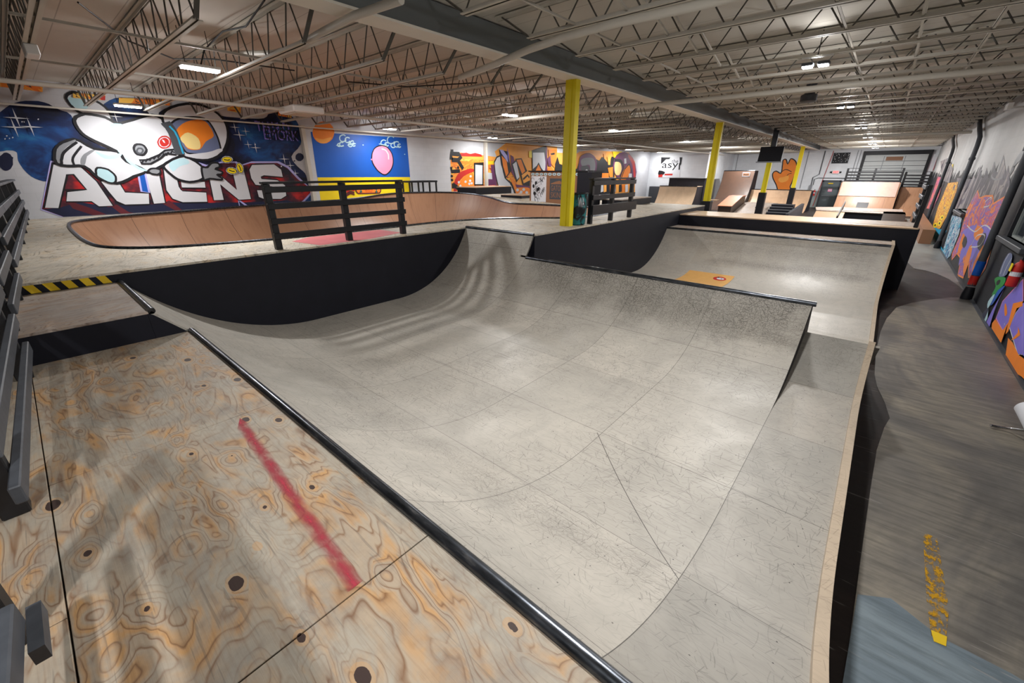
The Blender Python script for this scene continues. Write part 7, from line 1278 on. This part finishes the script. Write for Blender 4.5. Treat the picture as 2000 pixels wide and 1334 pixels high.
mr.poly('spray_grey', [(19.26, 3.43), (17.81, 2.98), (16.9, 2.39), (17.96, 2.35), (18.95, 2.98)])
mr.poly('spray_grey', [(17.82, 3.13), (16.64, 2.73), (16.27, 2.41), (17.24, 2.38), (17.54, 2.72)])
mr.poly('spray_grey', [(28.82, 2.72), (25.05, 2.71), (20.78, 2.79), (17.34, 2.79), (16.71, 2.73), (16.44, 2.13), (21.93, 1.77), (26.25, 1.52)])
mr.poly('grey', [(17.92, 2.85), (17.89, 2.82), (17.94, 2.79), (18.08, 2.77), (18.29, 2.75), (18.56, 2.74), (18.86, 2.74), (19.16, 2.75), (19.45, 2.77), (19.67, 2.8), (19.81, 2.83), (19.85, 2.87), (19.78, 2.9), (19.61, 2.92), (19.37, 2.94), (19.07, 2.94), (18.77, 2.94), (18.47, 2.92), (18.22, 2.9), (18.03, 2.88)])
mr.poly('spray_grey', [(18.18, 2.88), (18.15, 2.85), (18.19, 2.83), (18.3, 2.81), (18.46, 2.79), (18.67, 2.79), (18.91, 2.79), (19.16, 2.8), (19.38, 2.82), (19.56, 2.84), (19.68, 2.87), (19.71, 2.9), (19.67, 2.93), (19.54, 2.95), (19.36, 2.96), (19.13, 2.96), (18.88, 2.96), (18.65, 2.95), (18.44, 2.93), (18.28, 2.9)])
mr.stroke('dark_grey', [(16.96, 2.91), (16.99, 2.96), (17.02, 3.02), (17.05, 3.09), (17.04, 3.16), (16.97, 3.22), (16.87, 3.28), (16.75, 3.33), (16.65, 3.35), (16.55, 3.35), (16.45, 3.33), (16.36, 3.3), (16.3, 3.26), (16.29, 3.22), (16.3, 3.17), (16.33, 3.11), (16.37, 3.06), (16.42, 3.01), (16.48, 2.95), (16.54, 2.89), (16.59, 2.85)], 0.3)
mr.poly('spray_fire', [(21.28, 2.39), (20.25, 2.19), (19.39, 2.29), (18.15, 2.34), (17.58, 2.16), (16.08, 2.46), (15.61, 2.0), (15.46, 1.53), (15.34, 1.17), (15.1, 0.77), (15.41, 0.44), (16.18, 0.38), (16.64, 0.28), (17.45, 0.53), (17.31, 0.14), (18.38, 0.03), (19.04, 0.44), (20.16, 0.45), (20.68, 0.16), (21.25, 0.3), (21.18, 0.93), (21.93, 1.77)])
mr.stroke('orange', [(21.28, 2.39), (20.25, 2.19), (19.39, 2.29), (18.15, 2.34), (17.58, 2.16), (16.08, 2.46), (15.61, 2.0), (15.46, 1.53), (15.34, 1.17), (15.1, 0.77), (15.41, 0.44), (16.18, 0.38), (16.64, 0.28), (17.45, 0.53), (17.31, 0.14), (18.38, 0.03), (19.04, 0.44), (20.16, 0.45), (20.68, 0.16), (21.25, 0.3), (21.18, 0.93), (21.93, 1.77)], 0.05, True)
mr.poly('violet', [(20.81, 1.14), (19.47, 1.42), (17.43, 1.6), (16.0, 1.6), (15.68, 1.19), (15.95, 0.7), (16.56, 0.42), (17.22, 0.71), (17.86, 0.39), (18.55, 0.63), (18.92, 0.22), (19.63, 0.6), (20.53, 0.44)])
mr.poly('orange', [(20.06, 0.42), (20.3, 0.55), (20.51, 0.74), (20.64, 0.94), (20.59, 1.07), (20.08, 1.04), (19.59, 0.93), (19.52, 0.77), (19.63, 0.6), (19.81, 0.47)])
mr.poly('orange', [(17.39, 0.16), (17.78, 0.25), (18.22, 0.45), (18.42, 0.7), (18.43, 0.91), (18.18, 0.97), (17.86, 0.91), (17.62, 0.74), (17.45, 0.53), (17.35, 0.31)])
mr.poly('orange', [(16.25, 0.41), (16.53, 0.47), (16.74, 0.64), (16.72, 0.91), (16.58, 1.14), (16.36, 1.2), (16.13, 1.13), (15.92, 0.91), (15.81, 0.65), (15.98, 0.49)])
mr.poly('orange', [(18.51, 1.21), (18.7, 1.36), (18.6, 1.5), (17.91, 1.52), (17.3, 1.47), (17.31, 1.32), (17.59, 1.16), (18.05, 1.15)])
mr.poly('black', [(19.99, 0.8), (20.1, 0.94), (19.99, 1.05), (19.55, 1.03), (19.14, 0.95), (19.09, 0.83), (19.23, 0.74), (19.61, 0.74)])
mr.poly('black', [(17.43, 1.11), (17.38, 1.28), (17.15, 1.42), (16.85, 1.44), (16.59, 1.38), (16.53, 1.18), (16.63, 1.0), (17.04, 1.01)])
mr.stroke('white', [(20.45, 1.33), (20.07, 1.32), (19.55, 1.3), (19.01, 1.3), (18.57, 1.31), (18.25, 1.37), (18.0, 1.46), (17.74, 1.55), (17.43, 1.6), (17.02, 1.61), (16.55, 1.59), (16.14, 1.56), (15.87, 1.55)], 0.035)
mr.stroke('white', [(18.23, 0.94), (18.19, 1.01), (18.14, 1.1), (18.06, 1.2), (17.91, 1.27), (17.66, 1.32), (17.33, 1.37), (17.02, 1.39), (16.83, 1.38), (16.75, 1.34), (16.74, 1.26), (16.8, 1.17), (16.92, 1.1), (17.16, 1.05), (17.51, 0.99), (17.88, 0.95), (18.14, 0.91)], 0.035)
mr.stroke('white', [(18.93, 2.13), (18.8, 2.17), (18.61, 2.23), (18.41, 2.28), (18.26, 2.3), (18.13, 2.28), (18.02, 2.22), (17.95, 2.16), (17.96, 2.11), (18.1, 2.07), (18.34, 2.04), (18.6, 2.02), (18.79, 2.0)], 0.035)
mr.stroke('white', [(16.22, 2.11), (16.2, 2.16), (16.18, 2.23), (16.16, 2.3), (16.14, 2.36), (16.14, 2.39), (16.13, 2.4), (16.13, 2.41), (16.13, 2.42)], 0.035)
mr.stroke('white', [(21.17, 2.35), (21.16, 2.28), (21.15, 2.17), (21.15, 2.06), (21.14, 1.94), (21.13, 1.83), (21.12, 1.71), (21.11, 1.61), (21.11, 1.53)], 0.035)
mr.poly('spray_gold', [(32.02, 2.45), (27.74, 2.57), (26.66, 2.02), (27.0, 1.15), (27.83, 0.46), (31.63, 0.36), (32.54, 1.21)])
mr.poly('cyan', [(31.37, 0.31), (28.03, 0.5), (25.1, 0.72), (25.75, 0.12), (21.53, 0.03), (25.89, 0.03), (30.54, 0.03)])
mr.poly('spray_blue', [(25.41, 1.31), (22.27, 1.44), (21.41, 0.99), (21.3, 0.2), (21.83, 0.03), (23.8, 0.05), (24.32, 0.8)])
mr.poly('spray_pink', [(40.28, 2.7), (36.13, 2.66), (34.3, 1.73), (35.28, 0.99), (39.99, 0.71), (39.8, 1.77)])
mr.poly('spray_pink', [(47.9, 4.27), (47.9, 4.2), (46.71, 3.2), (47.9, 3.04)])
mr.poly('yellow', [(33.76, 3.35), (33.04, 3.37), (32.42, 3.12), (33.1, 3.09)])
mr.poly('spray_grey', [(43.02, 3.67), (36.99, 3.78), (32.15, 3.12), (31.38, 2.46), (36.35, 2.52)])
mr.poly('yellow', [(29.47, 0.51), (29.52, 0.47), (29.66, 0.44), (29.86, 0.4), (30.11, 0.37), (30.4, 0.35), (30.68, 0.34), (30.94, 0.34), (31.14, 0.36), (31.26, 0.39), (31.3, 0.42), (31.23, 0.46), (31.08, 0.5), (30.86, 0.54), (30.6, 0.57), (30.31, 0.59), (30.04, 0.59), (29.79, 0.59), (29.61, 0.57), (29.5, 0.55)])
mr.poly('black', [(29.97, 0.49), (29.99, 0.47), (30.05, 0.45), (30.14, 0.44), (30.25, 0.42), (30.37, 0.41), (30.49, 0.41), (30.6, 0.41), (30.69, 0.42), (30.74, 0.43), (30.75, 0.45), (30.72, 0.47), (30.66, 0.48), (30.57, 0.5), (30.46, 0.51), (30.33, 0.52), (30.22, 0.53), (30.11, 0.52), (30.03, 0.52), (29.98, 0.5)])
mr.poly('yellow', [(27.9, 0.74), (27.95, 0.7), (28.06, 0.67), (28.24, 0.63), (28.47, 0.61), (28.72, 0.59), (28.97, 0.58), (29.2, 0.59), (29.37, 0.61), (29.48, 0.63), (29.51, 0.67), (29.46, 0.7), (29.33, 0.74), (29.14, 0.77), (28.9, 0.8), (28.65, 0.81), (28.4, 0.82), (28.19, 0.81), (28.03, 0.8), (27.93, 0.77)])
mr.poly('black', [(28.34, 0.72), (28.36, 0.7), (28.41, 0.69), (28.49, 0.67), (28.59, 0.66), (28.7, 0.65), (28.8, 0.65), (28.9, 0.65), (28.97, 0.66), (29.02, 0.67), (29.03, 0.69), (29.01, 0.7), (28.96, 0.72), (28.87, 0.74), (28.77, 0.75), (28.67, 0.75), (28.56, 0.76), (28.47, 0.75), (28.4, 0.74), (28.35, 0.73)])
mr.poly('yellow', [(27.77, 1.0), (27.82, 0.97), (27.94, 0.94), (28.11, 0.91), (28.33, 0.88), (28.58, 0.87), (28.83, 0.86), (29.05, 0.87), (29.23, 0.89), (29.34, 0.92), (29.37, 0.95), (29.31, 0.99), (29.18, 1.02), (28.99, 1.05), (28.76, 1.08), (28.51, 1.09), (28.27, 1.09), (28.06, 1.08), (27.9, 1.06), (27.8, 1.04)])
mr.poly('black', [(28.21, 0.99), (28.23, 0.97), (28.28, 0.96), (28.36, 0.95), (28.46, 0.94), (28.56, 0.93), (28.67, 0.93), (28.76, 0.93), (28.83, 0.94), (28.88, 0.95), (28.89, 0.97), (28.87, 0.98), (28.82, 1.0), (28.74, 1.01), (28.64, 1.02), (28.53, 1.03), (28.43, 1.03), (28.34, 1.02), (28.27, 1.02), (28.22, 1.0)])
mr.poly('slate', [(13.43, 1.38), (13.31, 1.4), (13.16, 1.39), (13.04, 1.35), (12.94, 1.26), (12.86, 1.13), (12.85, 1.03), (12.97, 0.96), (13.16, 0.92), (13.33, 0.89), (13.42, 0.89), (13.47, 0.92), (13.51, 0.97), (13.55, 1.04), (13.58, 1.14), (13.58, 1.22), (13.55, 1.29), (13.51, 1.35)])
mr.stroke('white', [(13.41, 1.37), (13.43, 1.34), (13.45, 1.29), (13.48, 1.24), (13.48, 1.18), (13.47, 1.12), (13.43, 1.05), (13.39, 0.98), (13.37, 0.94)], 0.03)
mr.stroke('white', [(13.05, 1.33), (13.06, 1.29), (13.08, 1.24), (13.1, 1.19), (13.11, 1.14), (13.11, 1.09), (13.1, 1.04), (13.09, 0.99), (13.09, 0.96)], 0.03)
mr.poly('green', [(13.64, 0.78), (13.59, 0.82), (13.47, 0.86), (13.33, 0.89), (13.15, 0.92), (12.96, 0.95), (12.82, 0.96), (12.74, 0.94), (12.7, 0.9), (12.7, 0.85), (12.75, 0.8), (12.85, 0.74), (12.93, 0.68), (12.98, 0.61), (13.0, 0.54), (13.04, 0.49), (13.12, 0.48), (13.21, 0.49), (13.28, 0.52), (13.27, 0.57), (13.24, 0.64), (13.26, 0.69), (13.38, 0.72), (13.54, 0.75)])
mr.poly('black', [(13.36, 0.79), (13.25, 0.84), (13.12, 0.86), (13.06, 0.83), (13.06, 0.78), (13.14, 0.74), (13.25, 0.72), (13.34, 0.75)])
mr.poly('blue', [(12.57, 0.85), (12.58, 0.81), (12.65, 0.73), (12.71, 0.64), (12.76, 0.55), (12.81, 0.45), (12.87, 0.37), (12.99, 0.33), (13.13, 0.31), (13.2, 0.32), (13.17, 0.37), (13.07, 0.46), (12.99, 0.53), (12.97, 0.58), (12.97, 0.63), (12.93, 0.68), (12.81, 0.75), (12.66, 0.82)])
mr.poly('pale_cyan', [(13.3, 0.35), (13.25, 0.43), (13.16, 0.51), (13.08, 0.56), (13.04, 0.56), (13.01, 0.53), (13.0, 0.48), (13.01, 0.4), (13.03, 0.3), (13.07, 0.24), (13.15, 0.25), (13.25, 0.29)])
mr.poly('violet', [(12.53, 0.79), (12.55, 0.58), (12.48, 0.33), (12.29, 0.04), (12.68, 0.04), (12.66, 0.29)])
mr.poly('navy', [(13.28, 0.05), (13.27, 0.1), (13.2, 0.17), (13.12, 0.23), (13.04, 0.25), (12.95, 0.25), (12.89, 0.23), (12.86, 0.17), (12.86, 0.09), (12.9, 0.03), (13.02, 0.03), (13.18, 0.03)])
mr.poly('pale_cyan', [(12.9, 0.03), (12.93, 0.22), (12.72, 0.11), (12.74, 0.03)])
mr.poly('violet', [(12.11, 0.27), (12.21, 0.6), (11.95, 0.84), (11.59, 1.16), (10.99, 0.88), (11.26, 0.64), (11.19, 0.32), (11.33, 0.24)])
mr.stroke('pink', [(12.11, 0.27), (12.21, 0.6), (11.95, 0.84), (11.59, 1.16), (10.99, 0.88), (11.26, 0.64), (11.19, 0.32), (11.33, 0.24)], 0.025, True)
mr.poly('orange', [(12.2, 0.14), (12.12, 0.25), (11.33, 0.24), (11.22, 0.43), (11.06, 0.07), (12.08, 0.07)])
mr.poly('orange', [(11.94, 0.57), (11.97, 0.61), (11.9, 0.62), (11.71, 0.58), (11.54, 0.52), (11.53, 0.47), (11.61, 0.45), (11.78, 0.5)])
mr.star('white', (11.38, 0.35), 0.066)
mr.poly('violet', [(11.01, 0.39), (11.06, 0.64), (10.93, 0.85), (9.73, 0.29), (9.93, 0.22), (10.38, 0.29)])
mr.stroke('white', [(11.01, 0.39), (11.06, 0.64), (10.93, 0.85), (9.73, 0.29), (9.93, 0.22), (10.38, 0.29)], 0.02, True)
mr.poly('orange', [(10.8, 0.25), (10.44, 0.27), (9.87, 0.23), (9.68, 0.26), (9.28, 0.07), (9.5, 0.03), (10.49, 0.03)])
mr.poly('orange', [(11.46, 0.73), (10.99, 0.88), (10.87, 0.82), (11.12, 0.72), (10.96, 0.32), (11.03, 0.25)])
mr.poly('orange', [(10.58, 0.27), (10.52, 0.35), (10.44, 0.45), (10.53, 0.5), (10.59, 0.52), (10.42, 0.5), (10.27, 0.46), (10.41, 0.35)])
mr.poly('violet', [(10.93, 0.85), (10.36, 1.23), (8.71, 0.37), (9.73, 0.29)])
mr.poly('orange', [(9.68, 0.26), (8.67, 0.35), (8.3, 0.16), (9.28, 0.07)])
tag(mr.build('mural'), 'violet and orange flame graffiti with grey spires on the right wall', 'mural')
# ------------------------------------------------------------------ white tube leaning at the right edge
A_ = Vector((1.87, 7.06, .42)); B_ = Vector((2.09, 6.42, .10)); ax = (B_ - A_).normalized(); s1 = ax.cross(Vector((0, 0, 1))).normalized(); s2 = s1.cross(ax).normalized(); LEN = (B_ - A_).length
lt = empty('leaning_tube', (2.05, 6.6, 0), 'white tube with red lettering leaning at the right edge, near the graffiti wall', 'tube')
MB().tube([A_, A_ + ax * .012, B_], [.098, .108, .108], 24).build('tube', 'white', lt, smooth=True)
def tp(a, b_, off):
    q = a / .11; return tuple(A_ + ax * b_ + (s1 * math.cos(q) + s2 * math.sin(q)) * (.1085 + off))
for sgn in (1,):
    ar = Art(lambda a, b_, off: tp(a, b_, off))
    vs, fs = text_tris('CHAMP'); x0 = min(v[0] for v in vs); x1 = max(v[0] for v in vs)
    off = .002
    ar.mb.add([tp(.11 * R(215) - (v[1] / .75) * .17, .06 + (v[0] - x0) / (x1 - x0) * .34, off) for v in vs], fs, ar.mi('red'))
    o = ar.build('lettering', lt); o['label'] = 'red lettering'
MB().tube([(1.70, 7.14, .045), (1.76, 7.17, .035), (1.84, 7.17, .05), (1.93, 7.05, .12), (2.0, 6.95, .22)], .016, 10).build('handle', 'chrome', lt, 'bent chrome bar', smooth=True)
bpy.context.view_layer.update()
